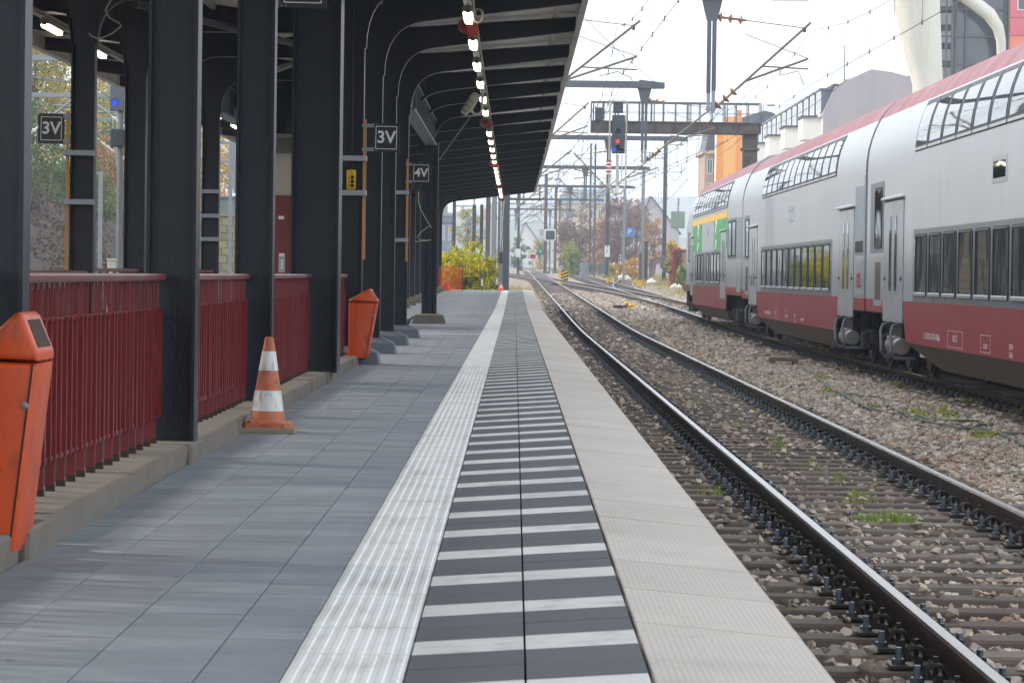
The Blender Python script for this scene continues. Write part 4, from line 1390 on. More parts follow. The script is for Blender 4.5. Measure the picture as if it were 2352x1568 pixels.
class Car:
    def __init__(self, yfar, label, L=28.15):
        self.y = yfar
        self.zr = RAIL_TOP + rise(yfar - 14)
        self.t = root('train_car', label, 'train car', (T2, yfar - L / 2, self.zr), 'cars of the double deck train')
        self.L = L
        self.sec = [(0.05, 1, 4.73), (L, 1, 4.73)]
    def loft(self, name, prof, m, s0=None, s1=None, side=0, smooth=True):
        """prof (half width, z over rail); side -1 left only, 1 right only, 0 both joined over the top"""
        secs = [q for q in self.sec if (s0 is None or q[0] >= s0) and (s1 is None or q[0] <= s1)]
        def at(s):
            for a, b in zip(self.sec[:-1], self.sec[1:]):
                if a[0] <= s <= b[0]:
                    t = (s - a[0]) / (b[0] - a[0]); return (s, a[1] + (b[1] - a[1]) * t, a[2] + (b[2] - a[2]) * t)
            return (s, self.sec[-1][1], self.sec[-1][2])
        if s0 is not None and (not secs or secs[0][0] > s0): secs.insert(0, at(s0))
        if s1 is not None and secs[-1][0] < s1: secs.append(at(s1))
        mb = MB(); vs = []
        if side == 0: pts = [(-a, b) for a, b in prof] + [(a, b) for a, b in reversed(prof)]
        else: pts = [(side * a, b) for a, b in prof]
        # drop doubled middle point
        cl = [pts[0]]
        for q in pts[1:]:
            if abs(q[0] - cl[-1][0]) + abs(q[1] - cl[-1][1]) > 1e-5: cl.append(q)
        pts = cl
        for (s, w, zt) in secs:
            for a, b in pts:
                zz = b if b < 1.2 else 1.2 + (b - 1.2) * (zt - 1.2) / 3.53
                vs.append((T2 + a * w, self.y - s, self.zr + zz))
        k = len(pts); fs = []
        for i in range(len(secs) - 1):
            for j in range(k - 1): fs.append((i * k + j, i * k + j + 1, (i + 1) * k + j + 1, (i + 1) * k + j))
        mb.add(vs, fs)
        me = bpy.data.meshes.new(name); me.from_pydata(mb.v, [], mb.f); me.materials.append(m)
        if smooth:
            me.polygons.foreach_set('use_smooth', [True] * len(me.polygons)); me.set_sharp_from_angle(angle=R(25))
        o = link(name, me, self.t)
        return o
    def box(self, name, s0, s1, z0, z1, m, proud=.006, back=.03, parent=None):
        mb = MB(); mb.box(XS - proud, XS + back, self.y - s1, self.y - s0, self.zr + z0, self.zr + z1)
        return mb.obj(name, m, parent or self.t)
    def rrect(self, name, s0, s1, z0, z1, m, proud, r=.07, back=.02, parent=None, inner=None):
        mb = MB()
        def ring(a, b, c, d, r):
            pts = []
            for cx_, cz_, a0 in ((b - r, d - r, 0), (a + r, d - r, 90), (a + r, c + r, 180), (b - r, c + r, 270)):
                for k in range(4):
                    th = R(a0 + 30 * k); pts.append((cx_ + r * math.cos(th), cz_ + r * math.sin(th)))
            return pts
        o_ = ring(s0, s1, z0, z1, r)
        n_ = len(o_)
        def V3(p, x): return (x, self.y - p[0], self.zr + p[1])
        if inner is None:
            mb.add([V3(p, XS - proud) for p in o_] + [V3(p, XS + back) for p in o_], [tuple(range(n_))] + [(i, (i + 1) % n_, n_ + (i + 1) % n_, n_ + i) for i in range(n_)])
        else:
            q_ = ring(s0 + inner, s1 - inner, z0 + inner, z1 - inner, max(.02, r - inner))
            mb.add([V3(p, XS - proud) for p in o_] + [V3(p, XS - proud) for p in q_] + [V3(p, XS + back) for p in o_] + [V3(p, XS - proud + .012) for p in q_],
                   [(i, (i + 1) % n_, n_ + (i + 1) % n_, n_ + i) for i in range(n_)] + [(i, 2 * n_ + i, 2 * n_ + (i + 1) % n_, (i + 1) % n_) for i in range(n_)] + [(n_ + i, n_ + (i + 1) % n_, 3 * n_ + (i + 1) % n_, 3 * n_ + i) for i in range(n_)])
        return mb.obj(name, m, parent or self.t)
    def window(self, s0, s1, z0, z1, sill=True, m=None):
        w = self.rrect('window', s0, s1, z0, z1, m_tframe, .020, .08, inner=.05)
        self.rrect('pane', s0 + .045, s1 - .045, z0 + .045, z1 - .045, m or m_tglass, .012, .05, parent=w)
        if sill:
            mb = MB(); mb.cbox(XS - .022, self.y - (s0 + s1) / 2, self.zr + z0 + .035, .03, s1 - s0 - .06, .055, .01); mb.obj('sill', m_tsill, w)
            mb = MB(); mb.cbox(XS - .022, self.y - (s0 + s1) / 2, self.zr + z1 - .035, .02, s1 - s0 - .1, .03, .008); mb.obj('top_vent', m_tframe, w)
        return w
    def upper_window(self, s0, s1, z0=3.46, z1=4.22):
        def sheet(name, a, b, c, d, off, m, par, back=.03):
            zs = np.linspace(c, d, 9)
            mb = MB(); vs = []
            nz = len(zs)
            for o_ in (off, off - back):
                for s in (a, b):
                    for z in zs:
                        x = up_at(z); sl = (up_at(min(z + .02, 4.25)) - up_at(z - .02)) / .04
                        ln = math.hypot(1, sl); nx_, nz_ = 1 / ln, -sl / ln
                        vs.append((T2 - (x + nx_ * o_), self.y - s, self.zr + z + nz_ * o_))
            fs = []
            for i in range(nz - 1):
                fs.append((i, i + 1, nz + i + 1, nz + i))
                fs.append((2 * nz + i, 3 * nz + i, 3 * nz + i + 1, 2 * nz + i + 1))
                fs.append((i, 2 * nz + i, 2 * nz + i + 1, i + 1)); fs.append((nz + i, nz + i + 1, 3 * nz + i + 1, 3 * nz + i))
            fs.append((0, nz, 3 * nz, 2 * nz)); fs.append((nz - 1, 3 * nz - 1, 4 * nz - 1, 2 * nz - 1))
            mb.add(vs, fs)
            return mb.obj(name, m, par, smooth=True)
        w = sheet('window', s0, s1, z0, z1, .012, m_tframe, self.t)
        sheet('pane', s0 + .13, s1 - .13, z0 + .09, z1 - .08, .019, m_tglass_up, w)
        sheet('sill', s0 + .04, s1 - .04, z0 + .012, z0 + .05, .024, m_tsill, w)
        return w
    def door(self, s0, s1, z0=.86, z1=2.80):
        mid = (s0 + s1) / 2
        d = self.box('door', s0, s1, z0, z1, m_tframe, .002)
        for a, b in ((s0 + .02, mid - .012), (mid + .012, s1 - .02)):
            leaf = self.box('door_leaf', a, b, z0 + .01, z1 - .02, m_tdoor, .012, parent=d)
            w = .26; c = b - .33 if a < mid - .3 and b < mid else a + .33
            self.rrect('door_window', c - w / 2, c + w / 2, 1.35, 2.55, m_tglass, .020, .12, parent=leaf)
        for a in (s0 + .2, s1 - .2):
            q = MB(); q.lathe([(.03, 0), (.03, .015), (0, .02)], 10, T(XS - .012, self.y - a, self.zr + 1.55) @ RY(R(-90))); q.obj('push_button', m_rubber, d)
        q = MB(); q.cbox(XS - .03, self.y - mid, self.zr + z1 + .03, .07, s1 - s0 + .1, .04, .012); q.obj('rain_gutter', m_tsill, d)
        return d
    def bogie(self, sc):
        b = MB()
        b.box(XS + .25, XS + .42, self.y - sc - 1.75, self.y - sc + 1.75, self.zr + .42, self.zr + .66)
        b.box(2 * T2 - XS - .42, 2 * T2 - XS - .25, self.y - sc - 1.75, self.y - sc + 1.75, self.zr + .42, self.zr + .66)
        b.box(XS + .42, 2 * T2 - XS - .42, self.y - sc - .3, self.y - sc + .3, self.zr + .35, self.zr + .7)
        for s in (-.55, .55):
            b.tube([(XS + .3, self.y - sc + s, self.zr + .6), (XS + .3, self.y - sc + s, self.zr + 1.02)], .13, 10)
        b.box(XS + .12, XS + .25, self.y - sc - .5, self.y - sc + .5, self.zr + .30, self.zr + .62)
        o = b.obj('bogie', m_tdark, self.t)
        for s in (-1.3, 1.3):
            for sd in (-1, 1):
                q = MB(); q.lathe([(.0, -.06), (.38, -.06), (.40, -.02), (.46, -.02), (.46, .05), (.49, .06), (.49, .075), (.40, .075), (.36, .03), (.18, .03), (.14, .07), (0, .07)], 28, T(T2 + sd * .752, self.y - sc + s, self.zr + .46) @ RY(R(90 * sd)) @ RX(0) @ Matrix.Scale(-1, 4, (0, 0, 1)))
                q.obj('wheel', m_wheel, o, smooth=True)
            q = MB(); q.cbox(XS + .2, self.y - sc + s, self.zr + .46, .18, .34, .32, .04); q.obj('axle_box', m_tdark, o)
        return o
    def steps(self, s0, s1):
        mid = (s0 + s1) / 2
        t = MB(); t.lathe([(0, -.62), (.12, -.62), (.13, -.58), (.13, .58), (.12, .62), (0, .62)], 16, T(XS + .04, self.y - mid - .3, self.zr + .50) @ RX(R(90)))
        t.cbox(XS + .03, self.y - mid - .2, self.zr + .58, .2, .8, .14, .02)
        o = t.obj('air_tank', m_tank, self.t, smooth=True)
        for s in (-.75, .55):
            q = MB(); yy = self.y - mid - .3 + s
            q.tube([(XS + .06, yy + .1, self.zr + .86), (XS - .12, yy + .05, self.zr + .82), (XS - .16, yy - .02, self.zr + .72), (XS - .17, yy - .22, self.zr + .42), (XS - .12, yy - .22, self.zr + .32), (XS + .2, yy - .2, self.zr + .32)], .025, 8)
            q.obj('guard_tube', m_galv_dark, o, smooth=True)
        q = MB(); q.box(XS + .05, XS + .5, self.y - mid - .75, self.y - mid + .65, self.zr + .62, self.zr + .86); q.obj('under_box', m_tdark, self.t)

def common(c, wells=(5.25, 23.75)):
    w0, w1 = wells
    c.loft('side_panel', [(HW, 1.21)] + UP, m_tgrey, side=-1)
    c.loft('side_panel', [(HW, 1.21)] + UP, m_tgrey, side=1)
    c.loft('roof', RF, m_troof)
    for sd in (-1, 1):
        mb = MB()
        x = T2 + sd * HW
        # lower red panel with sloping ends over the well, narrow strip over the bogies
        pts = [(.05, 1.21), (.05, 1.0), (w0 - .28, 1.0), (w0 - .16, .92), (w0 + .12, .60), (w0 + .2, .58), (w1 - .2, .58), (w1 - .12, .60), (w1 + .16, .92), (w1 + .28, 1.0), (c.L, 1.0), (c.L, 1.21)]
        mb.prism([(c.y - s, c.zr + z) for s, z in pts], 'x', x, x - sd * .03)
        mb.obj('lower_panel', m_tred, c.t)
        vs = []
        for s, dz in ((w0 + .2, 0), (w0 + 2.2, 1), (w1 - 2.2, 1), (w1 - .2, 0)):
            vs += [(x - sd * .004, c.y - s, c.zr + .583), (x - sd * (.02 + .26 * dz), c.y - s, c.zr + .56 - .34 * dz), (T2, c.y - s, c.zr + .55 - .34 * dz)]
        mb = MB(); mb.add(vs, [(i * 3 + j, i * 3 + j + 1, i * 3 + j + 4, i * 3 + j + 3) for i in range(3) for j in range(2)]); mb.obj('belly', m_tbelly, c.t)
    mb = MB(); mb.box(XS + .02, 2 * T2 - XS - .02, c.y - c.L + .02, c.y - .1, c.zr + .98, c.zr + 1.02); mb.obj('floor_frame', m_tdark, c.t)
    for s in (.06, c.L):
        mb = MB(); prof = [(HW - .01, 1.0)] + [(a - .01, b) for a, b in UP] + RF[1:]
        poly = [(T2 - a, c.zr + b) for a, b in prof] + [(T2 + a, c.zr + b) for a, b in reversed(prof[:-1])]
        if s < 1 and c.sec[0][1] < 1:
            k, zt = c.sec[0][1], c.sec[0][2]
            poly = [(T2 + (x - T2) * k, c.zr + (z - c.zr if z - c.zr < 1.2 else 1.2 + (z - c.zr - 1.2) * (zt - 1.2) / 3.53)) for x, z in poly]
        mb.prism(poly, 'y', c.y - s + .004, c.y - s + .02); mb.obj('end_wall', m_tgrey, c.t)
    # roof seam and vent grilles
    for s0, s1 in ((.6, 3.0), (c.L - 3.2, c.L - .7)):
        for k in range(9):
            ss = s0 + (s1 - s0) * k / 9
            if c.sec[0][1] < 1 and s0 < 1: continue
            mb = MB()
            vs = []
            for s in (ss, ss + .14):
                for a, b in ((1.045, 4.435), (.90, 4.55)):
                    vs.append((T2 - a, c.y - s, c.zr + b + .004))
            mb.add(vs + [(x, y, z - .03) for x, y, z in vs], [(0, 1, 3, 2), (4, 6, 7, 5), (0, 2, 6, 4), (1, 5, 7, 3)]); mb.obj('roof_vent', m_tdark if k % 2 else m_troof, c.t)
def coach(yfar, label):
    c = Car(yfar, label)
    common(c)
    c.box('window_band', 6.15, 22.75, 1.215, 2.29, m_tband, .004)
    for k in range(11):
        s = 6.45 + k * 1.475; c.window(s, s + 1.24, 1.29, 2.22)
    for k in range(12):
        s = 6.2 + k * 1.435; c.upper_window(s, s + 1.39)
    c.door(2.5, 5.0); c.door(24.0, 26.5)
    c.box('grey_panel', .55, 2.42, 1.98, 3.14, m_tband, .004)
    c.window(1.25, 2.2, 2.05, 3.05, False)
    c.rrect('grille', 1.2, 2.25, 1.10, 1.92, m_tsill, .008, .03); c.rrect('grille_mesh', 1.36, 2.1, 1.2, 1.82, m_tbelly, .011, .02)
    c.rrect('service_panel', 26.65, 28.05, 1.96, 3.12, m_tpanel, .008, .03); c.rrect('service_strip', 26.65, 28.05, 3.14, 3.34, m_tgrey, .010, .03)
    for k in range(2): c.rrect('grille', 26.75 + .6 * k, 27.3 + .6 * k, 2.0, 2.2, m_tdark, .012, .02)
    lp = c.rrect('logo_panel', 26.68, 28.0, 1.25, 1.90, m_tdoor, .008, .03)
    lg = text_mesh('logo', 'CFL', .34, m_logo, .001, bold=.01)
    link('logo', lg, lp, T(XS - .011, c.y - 27.34, c.zr + 1.5) @ RZ(R(-90)) @ FACE @ Matrix.Scale(1.25, 4, (1, 0, 0)))
    c.rrect('hatch', 13.6, 14.8, 2.76, 3.1, m_tsill, .006, .03); c.rrect('hatch_window', 13.72, 14.68, 2.82, 3.03, m_tglass, .009, .03)
    c.bogie(2.55); c.bogie(25.6)
    c.steps(2.5, 5.0); c.steps(24.0, 26.5)
    for s, txt, sz, z in ((22.55, '2', .34, 2.0), (6.3, '2', .34, 2.0), (8.3, 'L-CFL 50 82 26-70 081-5 DBpza', .13, .72), (10.6, '160 CFL', .14, .74), (13.3, '50t 0071', .10, .70), (15.3, '20,00m', .10, .74), (15.3, '26,80m', .10, .64), (17.0, 'Rev. REV 24.10.20', .09, .68)):
        link('marking', text_mesh('marking', txt, sz, m_pale, .0008), c.t, T(XS - .0055 if z > 1.2 else XS - .002, c.y - s, c.zr + z) @ RZ(R(-90)) @ FACE)
    for a, b in ((9.9, 11.3), (12.9, 13.7)):
        q = MB()
        for (s0, s1, z0, z1) in ((a, b, .62, .628), (a, b, .84, .848), (a, a + .012, .628, .84), (b - .012, b, .628, .84)):
            q.box(XS - .003, XS + .01, c.y - s1, c.y - s0, c.zr + z0, c.zr + z1)
        q.obj('marking_frame', m_pale, c.t)
    # folded gangway bellows on the far end
    q = MB(); q.box(T2 - 1.1, T2 + 1.1, c.y - .04, c.y + .24, c.zr + .95, c.zr + 4.2); q.obj('gangway_bellows', m_tdark, c.t)
    return c
cB = coach(80.45, 'middle grey and red double deck train car in the row')
cA = copy_tree(cB.t, T(0, -28.4, 0) @ WM[cB.t.name])
cA['label'] = 'nearest grey and red double deck train car, cut by the right edge'
# cab car at the far end
c = Car(108.3, 'farthest double deck car, the driving cab car with green panels and a yellow stripe', 27.75)
c.sec = [(0.05, .86, 3.3), (.35, .93, 3.75), (1.1, .98, 4.2), (2.2, 1, 4.5), (3.6, 1, 4.68), (4.6, 1, 4.73), (27.75, 1, 4.73)]
common(c, (5.6, 21.9))
c.loft('yellow_stripe', [(HW + .006, 3.18), (HW + .006, 3.36)], m_yel, 5.2, 22.0, -1)
for a, b in ((5.3, 10.3), (16.2, 22.0)):
    c.loft('green_panel', [(HW + .005, 2.3), (HW + .005, 3.18)], m_green, a, b, -1)
bk = text_mesh('bicycle_symbol', '&', .55, m_pale, .001)
for s in (8.6, 17.4):
    # bicycle pictogram: two rings and a frame
    q = MB()
    for dz_ in (-.26, .26):
        q.tube([(XS - .008, c.y - s + .17 * math.cos(t_), c.zr + 2.72 + dz_ + .17 * math.sin(t_)) for t_ in np.linspace(0, 2 * math.pi, 13)], .022, 4)
    q.bar((XS - .008, c.y - s, c.zr + 2.46), (XS - .008, c.y - s - .2, c.zr + 2.7), .03); q.bar((XS - .008, c.y - s - .2, c.zr + 2.7), (XS - .008, c.y - s, c.zr + 2.98), .03)
    q.obj('bicycle_symbol', m_pale, c.t)
bpy.data.meshes.remove(bk)
c.box('window_band', 6.9, 19.3, 1.215, 2.28, m_tband, .004)
for s in (7.1, 8.6, 10.1, 13.1, 15.1, 16.5, 17.9): c.window(s, s + (1.24 if s != 13.1 else .9), 1.29, 2.22)
for k in range(12):
    s = 5.4 + k * 1.4; c.upper_window(s, s + 1.33)
c.door(4.4, 5.9); c.door(19.5, 21.7)
c.window(3.0, 3.9, 2.0, 3.0, False)
c.box('grey_panel', 22.3, 25.7, 1.98, 3.12, m_tband, .004); c.window(22.5, 23.9, 2.05, 3.05, False); c.window(24.1, 25.4, 2.05, 3.05, False)
c.rrect('service_panel', 25.9, 27.5, 2.0, 3.1, m_tpanel, .008, .03); c.rrect('logo_panel', 25.9, 27.5, 1.1, 1.9, m_tdoor, .008, .03)
c.rrect('hatch', 12.6, 13.7, 2.76, 3.1, m_tsill, .006, .03); c.rrect('hatch_window', 12.7, 13.6, 2.82, 3.03, m_tglass, .009, .03)
c.bogie(3.0); c.bogie(24.6)
q = MB(); q.box(T2 - 1.25, T2 + 1.25, c.y - .9, c.y + .35, c.zr + .45, c.zr + .98); q.obj('buffer_beam', m_tdark, c.t)
for sd in (-1, 1):
    q = MB(); q.lathe([(0, 0), (.22, 0), (.22, .04), (.09, .05), (.09, .5)], 14, T(T2 + sd * .87, c.y + .78, c.zr + 1.02) @ RX(R(90))); q.obj('buffer', m_tdark, c.t)
q = MB(); q.box(T2 - 1.0, T2 + 1.0, c.y - .02, c.y + .01, c.zr + 2.0, c.zr + 2.9); q.obj('windscreen', m_tglass, c.t)
# coach behind bellows between cab car and middle car

# ------------------------------------------------------------------ overhead line: portals, hanging posts, brackets
def insulator(mb_parent, p, q, m=None, n=4, r=.085):
    p, q = Vector(p), Vector(q)
    d = (q - p); L_ = d.length
    M_ = T(p) @ d.to_track_quat('Z', 'Y').to_matrix().to_4x4()
    prof = [(.0, 0), (.03, 0)]
    for k in range(n):
        z = L_ * (k + .5) / n
        prof += [(.03, z - L_ * .16 / n * 2), (r, z - .012), (r, z + .006), (.035, z + .03)]
    prof += [(.03, L_), (0, L_)]
    mb = MB(); mb.lathe(prof, 10, M_)
    return mb.obj('insulator', m or m_insul, mb_parent, smooth=True)

def bracket_arm(t, Y, xp, zlow, sgn, xm, zm, zc, m=None, far=False):
    """tube bracket from a post at xp towards the track: messenger support at (xm, zm), contact arm at zc"""
    m = m or m_bronze
    r = .032 if not far else .04
    a = Vector((xp + sgn * .1, Y, zlow)); e = Vector((xm, Y, zm))
    d = (e - a).normalized()
    b = a + d * .75
    insulator(t, a, b, n=3, r=.085 if far else .125)
    mb = MB(); mb.tube([b, e + d * .2], r, 8); mb.obj('bracket_tube', m, t, smooth=True)
    ti = Vector((xp + sgn * .1, Y, zm + .25)); tq = ti + (e - ti).normalized() * .75
    insulator(t, ti, tq, n=3, r=.085 if far else .125)
    mb = MB(); mb.tube([tq, e], .014, 6); mb.obj('stay', m, t)
    ti2 = Vector((xp + sgn * .1, Y, zm + .1)); tq2 = ti2 + (e + Vector((sgn * .1, 0, -.75)) - ti2).normalized() * .75
    p2 = a + d * 1.0; e2 = Vector((xm + sgn * .1, Y, zm - .75))
    mb = MB(); mb.tube([p2, e2], r * .9, 8); mb.tube([tq2, e2], .012, 6); mb.obj('bracket_tube', m, t, smooth=True)
    k0 = a + d * 1.55
    k1 = Vector((xm + sgn * .1, Y, k0.z - .05))
    mb = MB(); mb.tube([k0, k1], .022, 6); mb.tube([k0 + Vector((sgn * .45, 0, 0)), k0 + Vector((sgn * .45, 0, -.22)), k0 + Vector((sgn * .9, 0, -.10)), Vector((xm - sgn * .05, Y, zc + .12)), Vector((xm, Y, zc))], .014, 6)
    mb.obj('registration_arm', m, t, smooth=True)
    mb = MB(); mb.cbox(e.x, Y, e.z - .05, .08, .06, .12, .01); mb.obj('clamp', m_brownsteel, t)

def hanging_post(t, x, Y, zt, zb, w=.13):
    mb = MB()
    for s in (-1, 1):
        mb.box(x + s * .065 - .05, x + s * .065 + .05, Y - .08, Y + .08, zb + .5 + s * .03, zt)
    mb.obj('hanging_post', m_galv_dark, t)
    mb = MB()
    for s in (-1, 1): mb.box(x + s * .06 - .042, x + s * .06 + .042, Y - .07, Y + .07, zb, zb + .56)
    mb.box(x - .13, x + .13, Y - .085, Y + .085, zb + .06, zb + .1); mb.obj('post_foot', m_galv, t)
    mb = MB(); mb.prism([(x - .26, zt), (x + .26, zt), (x + .13, zt - .55), (x - .13, zt - .55)], 'y', Y - .09, Y + .09); mb.box(x - .3, x + .3, Y - .2, Y + .2, zt, zt + .06); mb.obj('post_head', m_galv_dark, t)

PORT = [(75, 6.7), (114, 5.05), (165, 8.8), (220, 9.2), (280, 10.5), (345, 9.5), (420, 8.0)]
for i, (Y, xe) in enumerate(PORT):
    dz = rise(Y); ob = bend(Y)
    zb = 7.85 + dz
    nm = ['nearest overhead line portal with its beam above the picture', 'second overhead line portal with a blunt beam end above the signal', 'third overhead line portal just below the signal bridge', 'fourth overhead line portal beyond the signal bridge',
          'fifth overhead line portal, pale against the hills', 'sixth overhead line portal, far away', 'farthest overhead line portal'][i]
    t = root('overhead_portal', nm, 'gantry', (-1.2, Y, ground(Y)), 'portals carrying the overhead line')
    xl_ = -7.9 + ob if Y < 136 else -1.4 + ob
    mb = MB()
    for s in (-1, 1): mb.box(xl_ - .4, xe + ob, Y + s * .17 - .05, Y + s * .17 + .05, zb, zb + .24)
    mb.prism([(xe + ob - .5, zb - .02), (xe + ob + .45, zb - .01), (xe + ob + .45, zb + .2), (xe + ob - .5, zb + .3)], 'y', Y - .23, Y + .23)
    mb.obj('beam', m_galv_dark, t)
    mb = MB()
    for s in (-1, 1): mb.box(xl_ - .2, xl_ + .05, Y + s * .12 - .05, Y + s * .12 + .05, ground(Y) - .4, zb)
    for k in range(8): mb.bar((xl_ - .1, Y - .1, ground(Y) + k * .95), (xl_ - .1, Y + .1, ground(Y) + (k + 1) * .95), .04)
    mb.obj('mast', m_galv_dark, t)
    if i >= 4:
        xr_ = xe + ob - .5
        mb = MB(); mb.box(xr_ - .11, xr_ + .11, Y - .11, Y + .11, ground(Y) - .4, zb); mb.obj('mast', m_galv_dark if i % 2 else m_galv, t)
    hp = [(4.76, 1), (.25, 1)] if i < 2 else [(5.0, 1), (.25, 1)]
    for (x, s) in hp:
        hanging_post(t, x + ob, Y, zb, 5.05 + dz)
        xm = (T2 if x > 3 else T1) - (.55 if i == 0 and x > 3 else 0)
        bracket_arm(t, Y, x + ob, 5.15 + dz, 1, xm + ob + (-.1 if i % 2 else .2), 7.15 + dz, 5.75 + dz, far=i > 1)
    if i >= 2:
        bracket_arm(t, Y, 5.0 + ob, 5.3 + dz, -1, T1 + .6 + ob, 7.0 + dz, 5.75 + dz, far=True)

# wires
def wires(name, label, xs, ys, zm, zc, sag=.55):
    t = root(name, label, 'overhead wire', (xs[0], ys[0], zm))
    for (ya, xa), (yb, xb) in zip(list(zip(ys, xs))[:-1], list(zip(ys, xs))[1:]):
        pm, pc = [], []
        n_ = 8
        for k in range(n_ + 1):
            u = k / n_; y = ya + (yb - ya) * u; x = xa + (xb - xa) * u
            pm.append((x, y, zm + rise(y) - sag * 4 * u * (1 - u))); pc.append((x, y, zc + rise(y)))
        r = .0085 if yb < 130 else .014
        mb = MB(); mb.tube(pm, r, 5); mb.obj('messenger_wire', m_wire, t)
        mb = MB(); mb.tube(pc, r, 5); mb.obj('contact_wire', m_wire, t)
        for k in range(1, n_):
            mb = MB(); mb.tube([pm[k], pc[k]], .0045 if yb < 130 else .009, 4)
            for q in (pm[k], pc[k]): mb.tube([(q[0], q[1], q[2] - .05), (q[0], q[1], q[2] + .05)], .016, 5)
            mb.obj('dropper', m_wire, t)
PY = [12, 45] + [p[0] for p in PORT]
def stag(x, a): return [x + (a if k % 2 else -a) + bend(y) for k, y in enumerate(PY)]
wires('overhead_wire', 'overhead wire above the empty track', stag(T1, .22), PY, 7.1, 5.75)
wires('overhead_wire', 'overhead wire above the train', stag(T2, .2), PY, 7.1, 5.75)
wires('overhead_wire', 'overhead wire of the branch crossing between the tracks', [T2 + .4, T2 - .5, 5.2, 3.4, 1.0 + bend(345), -2 + bend(420)], [114, 165, 220, 280, 345, 420], 7.2, 5.9)
wires('overhead_wire', 'overhead wire above the right hand branch', [9.4, 11.2, 12.2, 12.2 + bend(345), 12.2 + bend(420)], [165, 220, 280, 345, 420], 7.2, 5.9)
def feeder(label, pts, r=.012):
    mb = MB(); out = []
    for (a, b) in zip(pts[:-1], pts[1:]):
        a, b = Vector(a), Vector(b)
        for k in range(8):
            u = k / 8; p = a.lerp(b, u); p.z -= .5 * 4 * u * (1 - u) * (b - a).length / 60; out.append(p)
    out.append(Vector(pts[-1])); mb.tube(out, r, 5)
    tag(mb.obj('feeder_wire', m_wire), label, 'wire')
feeder('feeder wire sloping down from the canopy edge to the second portal', [(-2.5, 60, 10.5), (5.2, 114, 8.2), (6, 165, 8.8), (6.5, 280, 9.6)])
feeder('feeder wire running high beside the portals on the left', [(-4, 75, 9.6), (-3.0, 165, 9.4), (-3.0, 280, 10.3), (-4.5, 420, 11.3)], .016)
feeder('twin of the high feeder wire on the left', [(-2, 75, 9.2), (-1.0, 165, 9.0), (-1.0, 280, 9.9), (-2.5, 420, 11)], .016)

for k, (xa, za, xb, zb2) in enumerate(((-6, 9.0, -5, 9.8), (1.2, 8.6, .5, 10.2), (9.5, 8.8, 10.5, 9.8), (3.9, 8.3, 3.6, 9.9), (12.5, 8.6, 13, 10))):
    feeder(['outermost left', 'left', 'right', 'middle', 'outermost right'][k] + ' of the feeder wires strung between the far portals', [(xa, 114, za), (xa, 165, za + .3), ((xa + xb) / 2, 220, za + .7), (xb, 280, zb2), (xb + bend(345), 345, zb2 + .4), (xb + bend(420), 420, zb2 + .8)], .013)
# left side portals over the tracks below the bank
for i, Y in enumerate((100, 124, 146, 176, 212, 260)):
    dz = rise(Y); zb = 7.7 + dz
    t = root('overhead_portal', ['nearest', 'second', 'third', 'fourth', 'fifth', 'farthest'][i] + ' pale steel portal over the tracks left of the columns', 'gantry', (-15, Y, ground(Y)), 'portals left of the platform')
    mb = MB()
    for s in (-1, 1): mb.box(-21.6, -8.2, Y + s * .15 - .04, Y + s * .15 + .04, zb, zb + .17)
    mb.obj('beam', m_galv, t)
    for x in (-21.0, -11.6):
        mb = MB(); mb.box(x - .075, x + .075, Y - .09, Y + .09, ground(Y) - .4, zb); mb.obj('mast', m_galv, t)
    for x in (-16.2, -11.5 if i % 2 else -12.6):
        mb = MB(); mb.box(x - .075, x + .075, Y - .07, Y + .07, 4.9 + dz, zb); mb.obj('hanging_post', m_galv, t)
        a = Vector((x + .12, Y, 5.2 + dz)); e = Vector((x + 2.2, Y, 6.9 + dz)); d = (e - a).normalized()
        insulator(t, a, a + d * .7, m_insul_w, 3)
        mb = MB(); mb.tube([a + d * .7, e], .04, 8); mb.tube([(x, Y, 7.2 + dz), e], .016, 5); mb.tube([a + d * 1.2, a + d * 1.2 + Vector((2.0, 0, .1))], .03, 6); mb.obj('bracket_tube', m_galv, t)
        a = Vector((x - .12, Y, 5.5 + dz)); e = Vector((x - 2.0, Y, 6.9 + dz)); d = (e - a).normalized()
        insulator(t, a, a + d * .7, m_insul_w, 3)
        mb = MB(); mb.tube([a + d * .7, e], .04, 8); mb.tube([a + d * 1.1, a + d * 1.1 + Vector((-1.6, 0, .1))], .03, 6); mb.obj('bracket_tube', m_galv, t)
for k, x in enumerate((-9.27, -13.9, -18.3)):
    wires('overhead_wire', ['overhead wire above the track along the far platform side', 'overhead wire above the middle track below the bank', 'overhead wire above the track at the foot of the bank'][k],
          [x + .2, x - .2, x + .2, x - .2, x + .2, x - .2], [60, 100, 146, 176, 212, 260], 7.0, 5.6)
# slim grey mast and white cabinet seen between the left columns
c = P(229, 620, 118)
mb = MB(); mb.box(c.x - .07, c.x + .07, 117.9, 118.1, ground(118) - .3, P(229, 395, 118).z); mb.box(c.x - .3, c.x + .05, 117.95, 118.05, P(229, 400, 118).z, P(229, 395, 118).z)
tag(mb.obj('steel_mast', m_galv), 'slim pale steel mast standing between the two taped and plain left columns', 'mast')
c = P(259, 604, 80)
t = root('cabinet', 'pale grey trackside cabinet seen under the left columns', 'cabinet', (c.x, 80, ground(80)))
mb = MB(); mb.cbox(c.x, 80, (ground(80) + P(0, 586, 80).z - .1) / 2, .24, .3, P(0, 586, 80).z - .1 - ground(80), .02); mb.obj('case', m_cream, t)
mb = MB(); mb.cbox(c.x, 80, P(0, 586, 80).z - .08, .27, .34, .05, .01); mb.obj('lid', m_cream, t)

